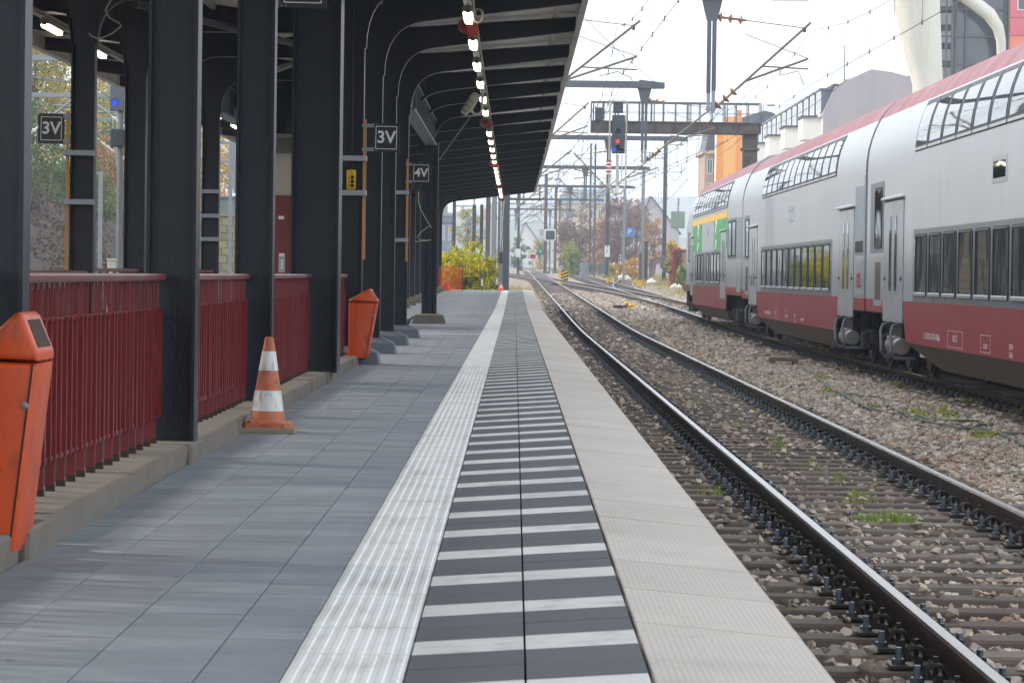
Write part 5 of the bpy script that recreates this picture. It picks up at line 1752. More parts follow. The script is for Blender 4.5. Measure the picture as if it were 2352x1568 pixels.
# ------------------------------------------------------------------ signals
m_sigblack = mat('signal_panel', '#39424b', rough=.5, var=.1, scale=4)
m_hood = mat('lamp_hood', '#45403a', rough=.5)
m_red_on = emit('signal_red', (1, .03, .02, 1), 1.6)
m_blue_on = emit('signal_blue', (.02, .06, 1, 1), 1.2)
m_off = glass('lamp_lens_off', '#1a1a1c')
m_redpaint = mat('red_paint', '#b01c2c', rough=.5, var=.05)
YG = 128.0
def gx_(x, y=300): return P(x, y, YG).x
def gz_(y, x=1420): return P(x, y, YG).z
t = root('signal_bridge', 'brown steel signal bridge with a railed walkway reaching over the tracks', 'signal bridge', (gx_(1725), YG, ground(YG)))
z0b, z1b = gz_(306, 1550), gz_(284, 1550)
xa, xb = gx_(1357), gx_(1744)
for s in (-.45, .45):
    mb = MB(); mb.box(xa, xb, YG + s - .02, YG + s + .02, z0b, z1b); mb.box(xa, xb, YG + s - .12, YG + s + .12, z0b - .03, z0b); mb.box(xa, xb, YG + s - .12, YG + s + .12, z1b, z1b + .03)
    for k in range(9):
        x = xa + (xb - xa) * k / 8; mb.box(x - .012, x + .012, YG + s - .1, YG + s + .1, z0b, z1b)
    mb.obj('girder', m_brownsteel, t)
mb = MB(); mb.box(xa, xb, YG - .33, YG + .33, z1b + .035, z1b + .06); mb.obj('walkway', m_galv_dark, t)
zr_ = gz_(238, 1550)
for s in (-.45, .45):
    for k in range(15):
        x = xa + (xb - xa) * k / 14
        mb = MB(); mb.bar((x, YG + s, z1b + .03), (x, YG + s, zr_), .04); mb.obj('rail_post', m_galv_dark, t)
        if k % 3 == 2:
            mb = MB(); mb.bar((x + .12, YG + s, z1b + .03), (x + .12, YG + s, zr_), .03); mb.obj('rail_post', m_galv_dark, t)
    mb = MB(); mb.bar((xa, YG + s, zr_), (xb, YG + s, zr_), .05); mb.bar((xa, YG + s, (zr_ + z1b) / 2), (xb, YG + s, (zr_ + z1b) / 2), .02); mb.obj('hand_rail', m_galv_dark, t)
    mb = MB()
    for k in range(60):
        x = xa + (xb - xa) * (k + .5) / 60; mb.box(x - .002, x + .002, YG + s - .002, YG + s + .002, z1b + .06, zr_)
    for k in range(8):
        z = z1b + .06 + (zr_ - z1b) * k / 8; mb.box(xa, xb, YG + s - .002, YG + s + .002, z - .002, z + .002)
    tag(mb.obj('wire_mesh', m_galv, t), kind='stuff')
mb = MB(); xm_ = gx_(1722); mb.box(xm_ - .3, xm_ + .3, YG - .3, YG + .3, ground(YG) - .4, z0b - .035); mb.box(xm_ - .38, xm_ + .38, YG - .38, YG + .38, z0b - .7, z0b - .6); mb.obj('pillar', m_brownsteel, t)
# signal head in its hanging cage
t = root('railway_signal', 'tall black railway signal showing red above blue, hanging from the signal bridge', 'signal', (gx_(1419), YG - .8, gz_(445)))
YH = YG - .75
x0, x1, z0, z1 = gx_(1404), gx_(1434), gz_(355), gz_(267)
mb = MB(); mb.cbox((x0 + x1) / 2, YH, (z0 + z1) / 2, x1 - x0, .12, z1 - z0, .03); hd = mb.obj('signal_panel', m_sigblack, t)
def lampface(x, y, r, on, par, YH=YH):
    c = P(x, y, YG)
    q = MB(); q.lathe([(r, 0), (r, .015), (r * .6, .03), (0, .034)], 16, T(c.x, YH - .06, c.z) @ FACE); q.obj('lens', on, par, smooth=True)
    q = MB()
    pts = [(math.cos(a) * (r + .02), math.sin(a) * (r + .02)) for a in np.linspace(-.25, math.pi + .25, 10)]
    vs = [(c.x + a, YH - .061, c.z + b) for a, b in pts] + [(c.x + a, YH - .27, c.z + b - .03) for a, b in pts]
    vs += [(c.x + a * 1.1, YH - .061, c.z + b * 1.1) for a, b in pts] + [(c.x + a * 1.1, YH - .27, c.z + b * 1.1 - .03) for a, b in pts]
    n_ = len(pts)
    q.add(vs, [(i, i + 1, n_ + i + 1, n_ + i) for i in range(n_ - 1)] + [(2 * n_ + i, 3 * n_ + i, 3 * n_ + i + 1, 2 * n_ + i + 1) for i in range(n_ - 1)] + [(n_ + i, n_ + i + 1, 3 * n_ + i + 1, 3 * n_ + i) for i in range(n_ - 1)])
    q.obj('lamp_hood', m_hood, par)
lampface(1418, 303, .085, m_off, hd); lampface(1417, 327.5, .08, m_red_on, hd); lampface(1417, 340, .085, m_off, hd); lampface(1408.5, 346, .075, m_blue_on, hd); lampface(1426, 346, .06, m_off, hd)
x0, x1, z0, z1 = gx_(1406), gx_(1429), gz_(262), gz_(238)
mb = MB(); mb.cbox((x0 + x1) / 2, YH, (z0 + z1) / 2, x1 - x0, .2, z1 - z0, .02); bx_ = mb.obj('indicator_box', m_sigblack, t)
mb = MB(); mb.box(x0 - .02, x1 + .02, YH - .3, YH + .1, z1 + .002, z1 + .04); mb.obj('visor', m_cream, bx_)
mb = MB()
for x in (1399, 1437): mb.bar((gx_(x), YG - .6, gz_(235)), (gx_(x), YG - .6, gz_(425)), .07)
mb.bar((gx_(1399), YG - .6, gz_(235)), (gx_(1437), YG - .6, gz_(235)), .07)
mb.bar((gx_(1399), YG - .6, gz_(425)), (gx_(1409), YG - .6, gz_(446)), .07); mb.bar((gx_(1437), YG - .6, gz_(425)), (gx_(1428), YG - .6, gz_(446)), .07); mb.bar((gx_(1408), YG - .6, gz_(446)), (gx_(1429), YG - .6, gz_(446)), .09)
mb.obj('hanging_frame', m_cream, t)
mb = MB(); mb.bar((gx_(1417.5), YG - .6, gz_(357)), (gx_(1417.5), YG - .6, gz_(445)), .12); mb.bar((gx_(1428), YG - .6, gz_(357)), (gx_(1428), YG - .6, gz_(425)), .05); mb.obj('drop_pole', m_cream, t)
z0, z1 = gz_(402, 1398), gz_(370, 1398); xm_ = gx_(1397, 385)
st = None
for k in range(8):
    za, zb = z0 + (z1 - z0) * k / 8, z0 + (z1 - z0) * (k + 1) / 8
    q = MB(); q.box(xm_ - .11, xm_ + .11, YG - .72, YG - .69, za, zb); q.obj('board_stripe', m_signwhite if k % 2 == 0 else m_redpaint, t)
q = MB(); c = P(1417, 438, YG); q.cbox(c.x, YG - .7, c.z, .14, .03, .28, .005); q.obj('number_plate', m_signwhite, t)
# second indicator box on the bridge end
x0, x1, z0, z1 = gx_(1365), gx_(1382), gz_(280), gz_(252)
t = root('indicator_box', 'second dark indicator box at the left end of the signal bridge', 'signal', ((x0 + x1) / 2, YG - .6, z0))
mb = MB(); mb.cbox((x0 + x1) / 2, YG - .6, (z0 + z1) / 2, x1 - x0, .22, z1 - z0, .02); mb.obj('case', m_sigblack, t)
mb = MB(); mb.box(x0 - .02, x1 + .02, YG - .9, YG - .5, z1 + .002, z1 + .04); mb.obj('visor', m_cream, t)
mb = MB()
for x in (x0 - .06, x1 + .06): mb.bar((x, YG - .55, z0 - .3), (x, YG - .55, z1 + .25), .05)
mb.obj('frame', m_galv_dark, t)
# blue lit signal seen between the left columns
YB = 62.0
x0, x1, z0, z1 = P(255, 0, YB).x + .02, P(290, 0, YB).x, P(268, 256, YB).z, P(268, 196, YB).z
t = root('railway_signal', 'grey railway signal with a blue light seen between the left columns', 'signal', ((x0 + x1) / 2, YB, z0))
mb = MB(); mb.cbox((x0 + x1) / 2, YB, (z0 + z1) / 2, x1 - x0, .12, z1 - z0, .02); hd = mb.obj('signal_panel', m_steel_lite, t)
c = P(265, 237, YB)
q = MB(); q.lathe([(.06, 0), (.06, .015), (.03, .03), (0, .034)], 16, T(c.x, YB - .06, c.z) @ FACE); q.obj('lens', m_blue_on, hd)
q = MB(); q.tube([(c.x - .075, YB - .12, c.z), (c.x - .06, YB - .12, c.z + .05), (c.x, YB - .12, c.z + .08), (c.x + .06, YB - .12, c.z + .05), (c.x + .075, YB - .12, c.z)], .015, 6); q.obj('lamp_hood', m_hood, hd)
x0, x1, z0, z1 = P(257, 0, YB).x + .02, P(290, 0, YB).x, P(268, 338, YB).z, P(268, 297, YB).z
mb = MB(); mb.cbox((x0 + x1) / 2, YB, (z0 + z1) / 2, x1 - x0, .16, z1 - z0, .02); mb.obj('indicator_box', m_sigblack, t)
mb = MB(); mb.tube([((x0 + x1) / 2 + .05, YB + .1, ground(YB) - .3), ((x0 + x1) / 2 + .05, YB + .1, P(0, 200, YB).z)], .06, 8); mb.obj('post', m_galv, t)

# ------------------------------------------------------------------ standing masts beyond the platform
def mast(x, ytop, Y, w, m, label, twin=False, kit=0):
    base = P(x, 600, Y); top = P(x, ytop, Y).z
    t = root('catenary_mast', label, 'mast', (base.x, Y, ground(Y)), 'standing masts beyond the platform end')
    mb = MB()
    if twin:
        for s in (-1, 1): mb.box(base.x + s * w * .7 - w * .3, base.x + s * w * .7 + w * .3, Y - w / 2, Y + w / 2, ground(Y) - .4, top)
        k = ground(Y)
        while k < top - 1:
            mb.bar((base.x - w * .7, Y - w * .4, k), (base.x + w * .7, Y - w * .4, k + .9), .05); k += .9
    else:
        mb.box(base.x - w / 2, base.x + w / 2, Y - w / 2, Y - w / 2 + .03, ground(Y) - .4, top); mb.box(base.x - w / 2, base.x + w / 2, Y + w / 2 - .03, Y + w / 2, ground(Y) - .4, top)
        mb.box(base.x - .02, base.x + .02, Y - w / 2 + .03, Y + w / 2 - .03, ground(Y) - .4, top)
    mb.obj('post', m, t)
    mb = MB(); mb.cbox(base.x, Y, ground(Y) + .1, w * 2, w * 2, .5, .05); mb.obj('footing', m_concrete, t)
    if kit:
        for k in range(kit):
            z = top - .6 - 1.3 * k; s = 1 if k % 2 == 0 else -1
            q = MB(); q.bar((base.x, Y, z), (base.x + s * 1.6, Y, z), .07); q.obj('cross_arm', m, t)
            insulator(t, (base.x + s * 1.5, Y, z), (base.x + s * 1.5, Y, z + .6), n=4, r=.1)
    return t, base.x
m_mast_dk = mat('mast_dark', '#3d4045', rough=.6, metal=.3, var=.2, scale=1)
m_mast_br = mat('mast_brown', '#4a3a36', rough=.7, var=.2, scale=1)
m_blue = mat('blue_panel', '#2f68b0', rough=.5, var=.05)
m_teal = mat('teal_sign', '#1d7a6b', rough=.5, var=.05)
mast(1162, 428, 139, .30, m_galv_dark, 'tall grey mast just beyond the platform end, with a chain of conduits', False, 1)
mast(1133, 440, 155, .22, m_galv, 'pale grey mast rising behind the yellow shrub', False, 1)
mast(1105, 470, 210, .22, m_mast_dk, 'dark mast left of the pale one behind the shrub')
mast(1042, 455, 230, .25, m_mast_dk, 'dark mast far left beyond the canopy end, above the net', False, 2)
mast(1088, 470, 260, .3, m_mast_dk, 'second dark mast behind the shrub')
mast(1119, 455, 290, .28, m_galv_dark, 'thin grey mast close behind the shrub')
tm, xx = mast(1190, 455, 330, .26, m_mast_dk, 'slim dark mast with a white plate left of the branching tracks', False, 2)
q = MB(); q.cbox(xx, 329.8, ground(330) + 2.6, .5, .04, .9, .01); q.obj('number_plate', m_signwhite, tm)
mast(1252, 400, 395, .42, m_mast_br, 'brown mast beside the small black signal', False, 2)
mast(1275, 430, 405, .38, m_mast_br, 'second brown mast just right of the small black signal', False, 1)
mast(1300, 425, 470, .35, m_galv, 'pale mast in front of the beige far building')
mast(1335, 440, 480, .35, m_galv, 'second pale mast in front of the beige far building')
mast(1359, 330, 380, .40, m_mast_dk, 'dark twin post mast with boxes at its foot', True, 3)
tm, xx = mast(1394, 430, 330, .36, m_mast_dk, 'dark mast carrying the white 9 7 plate')
q = MB(); q.cbox(xx, 329.7, P(1394, 577, 330).z, .55, .03, 1.25, .01); pl = q.obj('number_plate', m_signwhite, tm)
link('lettering', text_mesh('lettering', '9\n7', .55, m_rubber, .003), pl, T(xx, 329.67, P(1394, 572, 330).z) @ FACE)
mast(1475, 385, 283, .32, m_galv, 'pale mast with a concrete stub beside it, left of the dark mast with a transformer')
tm, xx = mast(1525, 318, 288, .36, m_mast_dk, 'dark mast carrying a green transformer, left of the train front', False, 3)
m_trafo = mat('transformer_green', '#7d9687', rough=.5, var=.1)
q = MB(); q.cbox(xx + 1.25, 288, P(1540, 505, 288).z, 1.3, .8, 1.6, .05); q.obj('transformer', m_trafo, tm)
q = MB(); q.cbox(xx + .05, 287.5, ground(288) + 1.9, .9, .4, 1.2, .05); q.obj('switch_box', m_galv_dark, tm)
insulator(tm, (xx + 1.25, 288, P(1540, 486, 288).z), (xx + 1.3, 288, P(1540, 455, 288).z), m_brownsteel, 6, .14)
t = root('catenary_mast', 'short grey post with perforated head at the platform end behind the small cone', 'post', (P(1150, 600, 136).x, 136, ground(136)))
c = P(1150, 600, 136)
mb = MB(); mb.box(c.x - .09, c.x + .09, 135.9, 136.1, ground(136) - .3, P(0, 560, 136).z); mb.obj('post', m_galv, t)
q = MB(); q.cbox(c.x, 135.88, P(0, 576, 136).z, .2, .03, .5, .01); hp_ = q.obj('perforated_plate', m_galv_dark, t)
for k in range(10):
    q = MB(); q.box(c.x - .06 + .09 * (k % 2), c.x - .02 + .09 * (k % 2), 135.858, 135.866, P(0, 576, 136).z - .2 + .09 * (k // 2), P(0, 576, 136).z - .15 + .09 * (k // 2)); q.obj('hole', m_rubber, hp_)
mb = MB(); mb.tube([P(1152, 545, 136), P(1155, 500, 136), P(1158, 460, 136)], .02, 6); mb.obj('cable', m_cable_w, t)

# ------------------------------------------------------------------ signs and small gear beyond the platform
def board_sign(x, y, Y, w, h, m, txt, label, tcol=None, size=.3, tri=False, post=True, cat='sign', m_post=None):
    c = P(x, y, Y)
    t = root('trackside_sign', label, cat, (c.x, Y, ground(Y)))
    mb = MB()
    if tri: mb.prism([(c.x - w / 2, c.z - h / 2), (c.x + w / 2, c.z - h / 2), (c.x, c.z + h / 2)], 'y', Y - .02, Y + .02)
    else: mb.cbox(c.x, Y, c.z, w, .04, h, .01)
    pl = mb.obj('plate', m, t)
    if txt: link('lettering', text_mesh('lettering', txt, size, tcol or m_signwhite, .003), pl, T(c.x, Y - .026, c.z - (h * .12 if tri else 0)) @ FACE)
    if post:
        mb = MB(); mb.tube([(c.x, Y + .06, ground(Y) - .3), (c.x, Y + .06, c.z + h * .3)], .05, 8); mb.obj('post', m_post or m_galv, t)
    return t
board_sign(1163, 563, 150, .40, .66, m_cream, '15\n6', 'cream plate reading 15 over 6 beside the platform end mast', m_rubber, .28)
board_sign(1241, 574, 300, 1.0, 0.95, m_teal, '6', 'green triangle sign with a white 6 beside the tracks', m_signwhite, .5, True)
board_sign(1049, 575, 240, .85, .8, m_teal, '4', 'green triangle sign with a white 4 above the yellow shrub', m_signwhite, .42, True)
board_sign(1083, 577, 250, .45, .75, m_signwhite, '5\n4', 'white number plate above the yellow shrub', m_rubber, .3)
t = board_sign(1446, 533, 385, 1.25, 1.2, m_blue, 'P', 'blue parking sign with a white P on a bent pole', m_signwhite, 1.0, post=False)
mb = MB(); b0 = P(1427, 610, 385.2); mb.tube([(b0.x, 385.2, ground(385)), P(1429, 560, 385.2), P(1434, 520, 385.2), P(1442, 480, 385.2), P(1452, 455, 385.2)], .1, 8); mb.obj('bent_pole', m_galv_dark, t)
c = P(1263, 540, 390)
t = root('railway_signal', 'small black signal with a white rounded rim, far down the tracks', 'signal', (c.x, 390, ground(390)))
mb = MB(); mb.cbox(c.x, 390, c.z, 1.5, .2, 1.5, .2); mb.obj('rim', m_signwhite, t)
mb = MB(); mb.cbox(c.x + .05, 389.85, c.z + .03, 1.15, .2, 1.15, .15); mb.obj('panel', m_black, t)
mb = MB(); mb.tube([(c.x, 390.2, ground(390)), (c.x, 390.2, c.z)], .1, 8); mb.obj('post', m_galv_dark, t)
c = P(1224, 591, 345)
t = root('stop_board', 'red stop board with a white rim between the far tracks', 'sign', (c.x, 345, ground(345)))
mb = MB(); mb.cbox(c.x, 345, c.z + .1, .85, .05, .75, .01); mb.obj('rim', m_signwhite, t)
mb = MB(); mb.cbox(c.x, 344.96, c.z + .1, .62, .03, .5, .01); mb.obj('plate', m_redpaint, t)
mb = MB(); mb.tube([(c.x, 345.05, ground(345) - .2), (c.x, 345.05, c.z)], .05, 6); mb.obj('post', m_galv, t)
# yellow and black striped board
c = P(1297, 633, 232)
t = root('hazard_board', 'small black and yellow striped board between the tracks', 'sign', (c.x, 232, ground(232)))
mb = MB(); mb.cbox(c.x, 232, c.z + .02, .52, .04, .78, .01); pl = mb.obj('plate', m_rubber, t)
for k in range(3):
    z = c.z - .24 + .25 * k; q = MB(); q.prism([(c.x - .24, z - .13), (c.x - .24, z + .0), (c.x + .24, z + .17), (c.x + .24, z + .04)], 'y', 231.965, 231.978); q.obj('yellow_stripe', m_yellow, pl)
# yellow point machines
def point_machine(x, y, Y, label):
    c = P(x, y, Y); t = root('point_machine', label, 'point machine', (c.x, Y, ground(Y)))
    zg = ground(Y) + .05
    mb = MB(); mb.cbox(c.x - .3, Y, zg + .08, .6, .3, .14, .03); mb.obj('case', m_mast_dk, t)
    for dx, h in ((0, .2), (.2, .12)):
        mb = MB(); mb.lathe([(.06, 0), (.06, h), (.13, h), (.15, h + .04), (.12, h + .1), (0, h + .1)], 12, T(c.x + dx, Y - .2 * (dx > 0), zg)); mb.obj('yellow_cap', m_yellow, t)
point_machine(1440, 700, 133, 'yellow capped point machine beside the tracks in front of the train')
point_machine(1283, 642, 236, 'yellow capped point machine next to the striped board')
for (x, y, Y, l) in ((1159, 635, 150, 'yellow box at the foot of the platform end mast'), (1467, 652, 236, 'small yellow box in the grass left of the train'), (1400, 642, 262, 'small yellow box among the weeds by the far mast'), (1288, 608, 330, 'yellow box in the grass below the green tree')):
    c = P(x, y, Y); zg = ground(Y) + .02
    t = root('yellow_box', l, 'box', (c.x, Y, zg))
    mb = MB(); mb.cbox(c.x, Y, zg + .22, .5, .45, .45, .04); mb.obj('case', m_yellow, t)
    mb = MB(); mb.cbox(c.x, Y, zg + .47, .54, .5, .06, .02); mb.obj('lid', m_yellow, t)
m_sack = mat('white_sack', '#d9d9d6', rough=.6, var=.06, bump=.6, bscale=6)
def sack(x, Y, s, label):
    c = P(x, 640, Y); zg = ground(Y) - .05
    mb = MB()
    prof = [(.34, 0), (.46, .1), (.48, .26), (.40, .42), (.26, .52), (.12, .58), (.16, .68), (.05, .7), (0, .7)]
    mb.lathe([(r * s, z * s) for r, z in prof], 14, T(c.x, Y, zg))
    mb.v = [(x_ + .06 * s * math.sin(z_ * 9 + x_ * 7), y_ + .06 * s * math.sin(z_ * 7 + y_ * 8), z_ + .05 * s * math.sin(x_ * 13)) for x_, y_, z_ in mb.v]
    tag(mb.obj('rubbish_sack', m_sack, smooth=True), label, 'sack')
sack(1431, 300, 1.1, 'white sack lying in the yellow weeds right of the 9 7 mast'); sack(1441, 303, .8, 'smaller white sack beside the first one in the yellow weeds')
sack(1496, 262, .9, 'white sack near the concrete posts left of the dark mast'); sack(1340, 372, .95, 'white sack at the foot of the dark twin mast'); sack(1549, 232, .6, 'white sack lying in the grass by the ivy wall'); sack(1560, 233, .5, 'small white sack close to the train front by the ivy wall')
for (x, Y, h, w, l, m_) in ((1483, 279, 4.0, .55, 'tall dark concrete post next to the pale mast', m_mast_dk), (1470, 280, 2.9, .55, 'pale concrete stub beside the pale mast', m_concrete), (1495, 270, 2.3, .6, 'pale concrete cabinet left of the dark mast', m_concrete)):
    c = P(x, 640, Y); t = root('concrete_post', l, 'post', (c.x, Y, ground(Y)))
    mb = MB(); mb.cbox(c.x, Y, ground(Y) + h / 2 - .3, w * .6, w * .6, h, .04); mb.obj('shaft', m_, t)
    mb = MB(); mb.cbox(c.x, Y, ground(Y) + h - .26, w * .68, w * .68, .09, .02); mb.obj('cap', m_, t)
for (x, Y, w, h, l, m_) in ((1382, 378, 1.0, 1.4, 'grey switch cabinet right of the dark twin mast', m_galv_dark), (1330, 375, 1.6, 1.7, 'dark cabinet left of the dark twin mast', m_mast_dk), (1342, 300, .8, 1.7, 'grey slatted board behind the tracks near the green tree', m_galv)):
    c = P(x, 620, Y); t = root('switch_cabinet', l, 'cabinet', (c.x, Y, ground(Y)))
    mb = MB(); mb.cbox(c.x, Y, ground(Y) + h / 2, w, .6, h, .04); mb.obj('case', m_, t)
    mb = MB(); mb.cbox(c.x, Y - .31, ground(Y) + h * .55, w * .8, .03, h * .7, .01); mb.obj('door', m_, t)
# far van
c = P(1206, 583, 520)
t = root('parked_van', 'white van parked far away below the gabled house', 'van', (c.x, 520, ground(520)))
zg = P(1206, 590, 520).z
mb = MB(); mb.prism([(c.x - 1.8, zg + .3), (c.x + 1.8, zg + .3), (c.x + 1.8, zg + 1.0), (c.x + 1.2, zg + 1.2), (c.x + .8, zg + 1.9), (c.x - 1.8, zg + 1.95)], 'y', 519, 521); mb.obj('body', m_signwhite, t)
for dx in (-1.1, 1.1):
    mb = MB(); mb.lathe([(0, -.1), (.34, -.1), (.34, .1), (0, .1)], 14, T(c.x + dx, 519, zg + .3) @ RX(R(90))); mb.obj('wheel', m_rubber, t)
mb = MB(); mb.prism([(c.x + 1.1, zg + 1.2), (c.x + .75, zg + 1.8), (c.x + .1, zg + 1.8), (c.x + .1, zg + 1.2)], 'y', 518.97, 518.99); mb.obj('side_window', m_tglass, t)

# ------------------------------------------------------------------ buildings on the right
m_bwhite = mat('facade_white', '#dcd9d3', rough=.8, var=.05, scale=.3)
m_bpink = mat('gable_mauve', '#b3a9ae', rough=.85, var=.07, scale=.4, dirt='#9a8d92', dirt_amt=.5, dirt_scale=.5, dirt_stretch=(1, 1, .2))
m_slate = mat('slate_roof', '#6b7680', rough=.5, var=.15, scale=.8)
m_slate_dk = mat('slate_roof_dark', '#3f454d', rough=.6, var=.15, scale=.8)
m_bglass = glass('building_glass', '#3a444d', .06)
m_orange = mat('panel_orange', '#f0932e', rough=.6, var=.04, scale=.3)
m_orange2 = mat('panel_light_orange', '#f7b25a', rough=.6, var=.04, scale=.3)
m_brownb = mat('facade_brown', '#a08a78', rough=.8, var=.15, scale=.6)
m_beige = mat('facade_beige', '#c9b391', rough=.8, var=.08, scale=.2)
m_terra = mat('terracotta_roof', '#96603f', rough=.8, var=.15, scale=.5)
m_conc_w = mat('white_concrete', '#d9d6cb', rough=.6, var=.05, scale=.4, dirt='#a39c8c', dirt_amt=.5, dirt_scale=.6, dirt_stretch=(1.5, 1.5, .12))
def window_on(par, face, a, b, z0, z1, at_, m=None, fr=None):
    """window on a wall: face 'x' looks to -X at x=at_ (a, b along y), face 'y' looks to -Y at y=at_ (a, b along x)"""
    f = MB(); g = MB(); fw = .07
    def bx3(mb_, p, q, r, s, d0, d1):
        if face == 'x': mb_.box(at_ - d1, at_ - d0, p, q, r, s)
        else: mb_.box(p, q, at_ - d1, at_ - d0, r, s)
    bx3(f, a, b, z0, z0 + fw, .0, .06); bx3(f, a, b, z1 - fw, z1, .0, .06); bx3(f, a, a + fw, z0 + fw, z1 - fw, .0, .06); bx3(f, b - fw, b, z0 + fw, z1 - fw, .0, .06)
    bx3(f, (a + b) / 2 - .03, (a + b) / 2 + .03, z0 + fw, z1 - fw, .012, .05)
    w = f.obj('window', fr or m_signwhite, par)
    bx3(g, a + fw, b - fw, z0 + fw, z1 - fw, .002, .02); g.obj('pane', m or m_bglass, w)
    return w
YN_, YF_ = 230., 296.
XF = (1885 - VX) * YN_ / F + .0
t = root('apartment_block', 'white apartment block with slate mansard, bay boxes and a mauve gable wall', 'building', (XF + 4, YN_, 0))
zE, zM = 13.5, 15.6
mb = MB(); mb.box(XF, XF + 13, YN_ + .3, YF_, -1, zE); mb.obj('wall', m_bwhite, t)
peak = P(2000, 160, YN_)
mb = MB(); mb.prism([(XF - .02, -1), (XF + 13, -1), (XF + 13, zM - 1.0), (peak.x + 1.6, peak.z - .2), (peak.x, peak.z), (XF + .9, zM), (XF - .02, zE)], 'y', YN_, YN_ + .29); mb.obj('gable_wall', m_bpink, t)
mb = MB(); mb.prism([(XF + .0, zE + .004), (XF + .95, zM), (XF + 9, zM + 1.2), (XF + 13, zM - .5), (XF + 13, zE)], 'y', YN_ + .3, YF_); mb.obj('mansard_roof', m_slate, t)
mb = MB(); mb.box(XF - .25, XF + .1, YN_ + .3, YF_, zE - .25, zE + .0); mb.obj('cornice', m_signwhite, t)
mb = MB(); mb.box(XF + .7, XF + 1.1, YN_, YF_, zM - .06, zM + .12); mb.obj('ridge_edge', m_slate_dk, t)
n_ = 13
for k in range(n_):
    y = YN_ + 3 + (YF_ - YN_ - 6) * k / (n_ - 1)
    d = MB(); d.box(XF - .05, XF + 1.0, y - 1.75, y + 1.75, zE + .12, zE + 1.8); d.box(XF - .2, XF + 1.0, y - 1.9, y + 1.9, zE + 1.8, zE + 1.95)
    dd = d.obj('dormer', m_slate, t)
    f = MB(); f.box(XF - .10, XF - .055, y - 1.6, y + 1.6, zE + .16, zE + 1.74); wf = f.obj('window', m_signwhite, dd)
    for s in (-1, 1):
        f = MB(); f.box(XF - .12, XF - .104, y + s * .62 - .36, y + s * .62 + .36, zE + .35, zE + 1.6); f.obj('pane', m_bglass, dd)
    for fl in range(2):
        z0 = zE - 3.0 - 3.0 * fl
        window_on(t, 'x', y - .75, y + .75, z0, z0 + 1.9, XF)
for k in range(4):
    y = YN_ + 4.5 + k * 15.5
    b = MB(); b.prism([(XF - 1.3, y - 1.8), (XF - 1.3, y + 1.8), (XF, y + 2.8), (XF, y - 2.8)], 'z', zE - 1.9, zE - .22); bo = b.obj('bay_box', m_bwhite, t)
    b = MB(); b.prism([(XF - 1.45, y - 1.95), (XF - 1.45, y + 1.95), (XF, y + 3.0), (XF, y - 3.0)], 'z', zE - .22, zE - .08); b.obj('bay_roof', m_slate_dk, bo)
b = MB(); bx0 = P(1938, 190, 240)
b.tube([(bx0.x, 240, zM), (bx0.x, 240, P(1938, 105, 240).z)], .05, 6); b.bar((bx0.x - .9, 240, P(0, 178, 240).z), (bx0.x, 240, P(0, 178, 240).z), .06); b.bar((bx0.x - .1, 240, P(0, 158, 240).z), (bx0.x + .6, 240, P(0, 158, 240).z), .06)
tag(b.obj('roof_aerial', m_galv_dark), 'thin roof aerial on the apartment block', 'aerial')
# orange and brown houses
t = root('orange_building', 'building with orange vertical panels behind the signal bridge', 'building', (23, 330, 0))
xo0, xo1 = P(1645, 330, 330).x, P(1703, 330, 330).x
zo = P(1670, 268, 330).z
mb = MB(); mb.box(xo0, xo1 + 1.0, 330.1, 345, -1, zo - .6); mb.obj('wall', m_bwhite, t)
for k, mm in enumerate((m_orange, m_orange2, m_orange)):
    a, b = xo0 + (xo1 - xo0) * [0, .28, .78][k], xo0 + (xo1 - xo0) * [.28, .78, 1][k]
    q = MB(); q.box(a, b - .02, 330, 330.1, -1, zo + [-.7, 0, .7][k]); q.obj('panel', mm, t)
window_on(t, 'y', xo1 + .2, xo1 + .8, zo - 5, zo - 1.5, 330.1)
t = root('old_town_house', 'brown stone house with a slate roof left of the orange building', 'building', (20, 335, 0))
xh0, xh1 = P(1616, 350, 335).x, P(1643, 350, 335).x; zh = P(1630, 355, 335).z
mb = MB(); mb.box(xh0, xh1 - .02, 333, 345, -1, zh); mb.obj('wall', m_brownb, t)
mb = MB(); mb.box(xh0 - .3, xh1 - .02, 332.7, 345, zh, zh + .35); mb.obj('cornice', m_beige, t)
mb = MB(); mb.prism([(xh0, zh + .35), (xh1, zh + .35), (xh1, zh + 2.6), (xh0 + .5, zh + 2.6)], 'y', 333, 345); mb.obj('roof', m_slate_dk, t)
for k in range(3):
    window_on(t, 'y', xh0 + .25, xh0 + .85, zh - 2.2 - 2.6 * k, zh - .6 - 2.6 * k, 333)
t = root('slate_roofed_house', 'house with a large dark slate roof behind the orange building', 'building', (28, 400, 0))
a, b = P(1700, 260, 400), P(1795, 260, 400)
mb = MB(); mb.box(a.x, b.x, 400, 412, -1, a.z - 2.6); mb.obj('wall', m_bwhite, t)
mb = MB(); mb.prism([(a.x - .5, a.z - 2.6), (b.x + .5, a.z - 2.6), (b.x - 1, P(0, 228, 400).z - .5), (a.x + 3.2, P(0, 222, 400).z - .5), (a.x + .2, a.z - .6)], 'y', 399.5, 412.5); ro = mb.obj('roof', m_slate_dk, t)
mb = MB(); mb.box(b.x - 1.8, b.x - .8, 401, 402, a.z + 1, P(0, 215, 400).z); mb.obj('chimney', m_slate, ro)

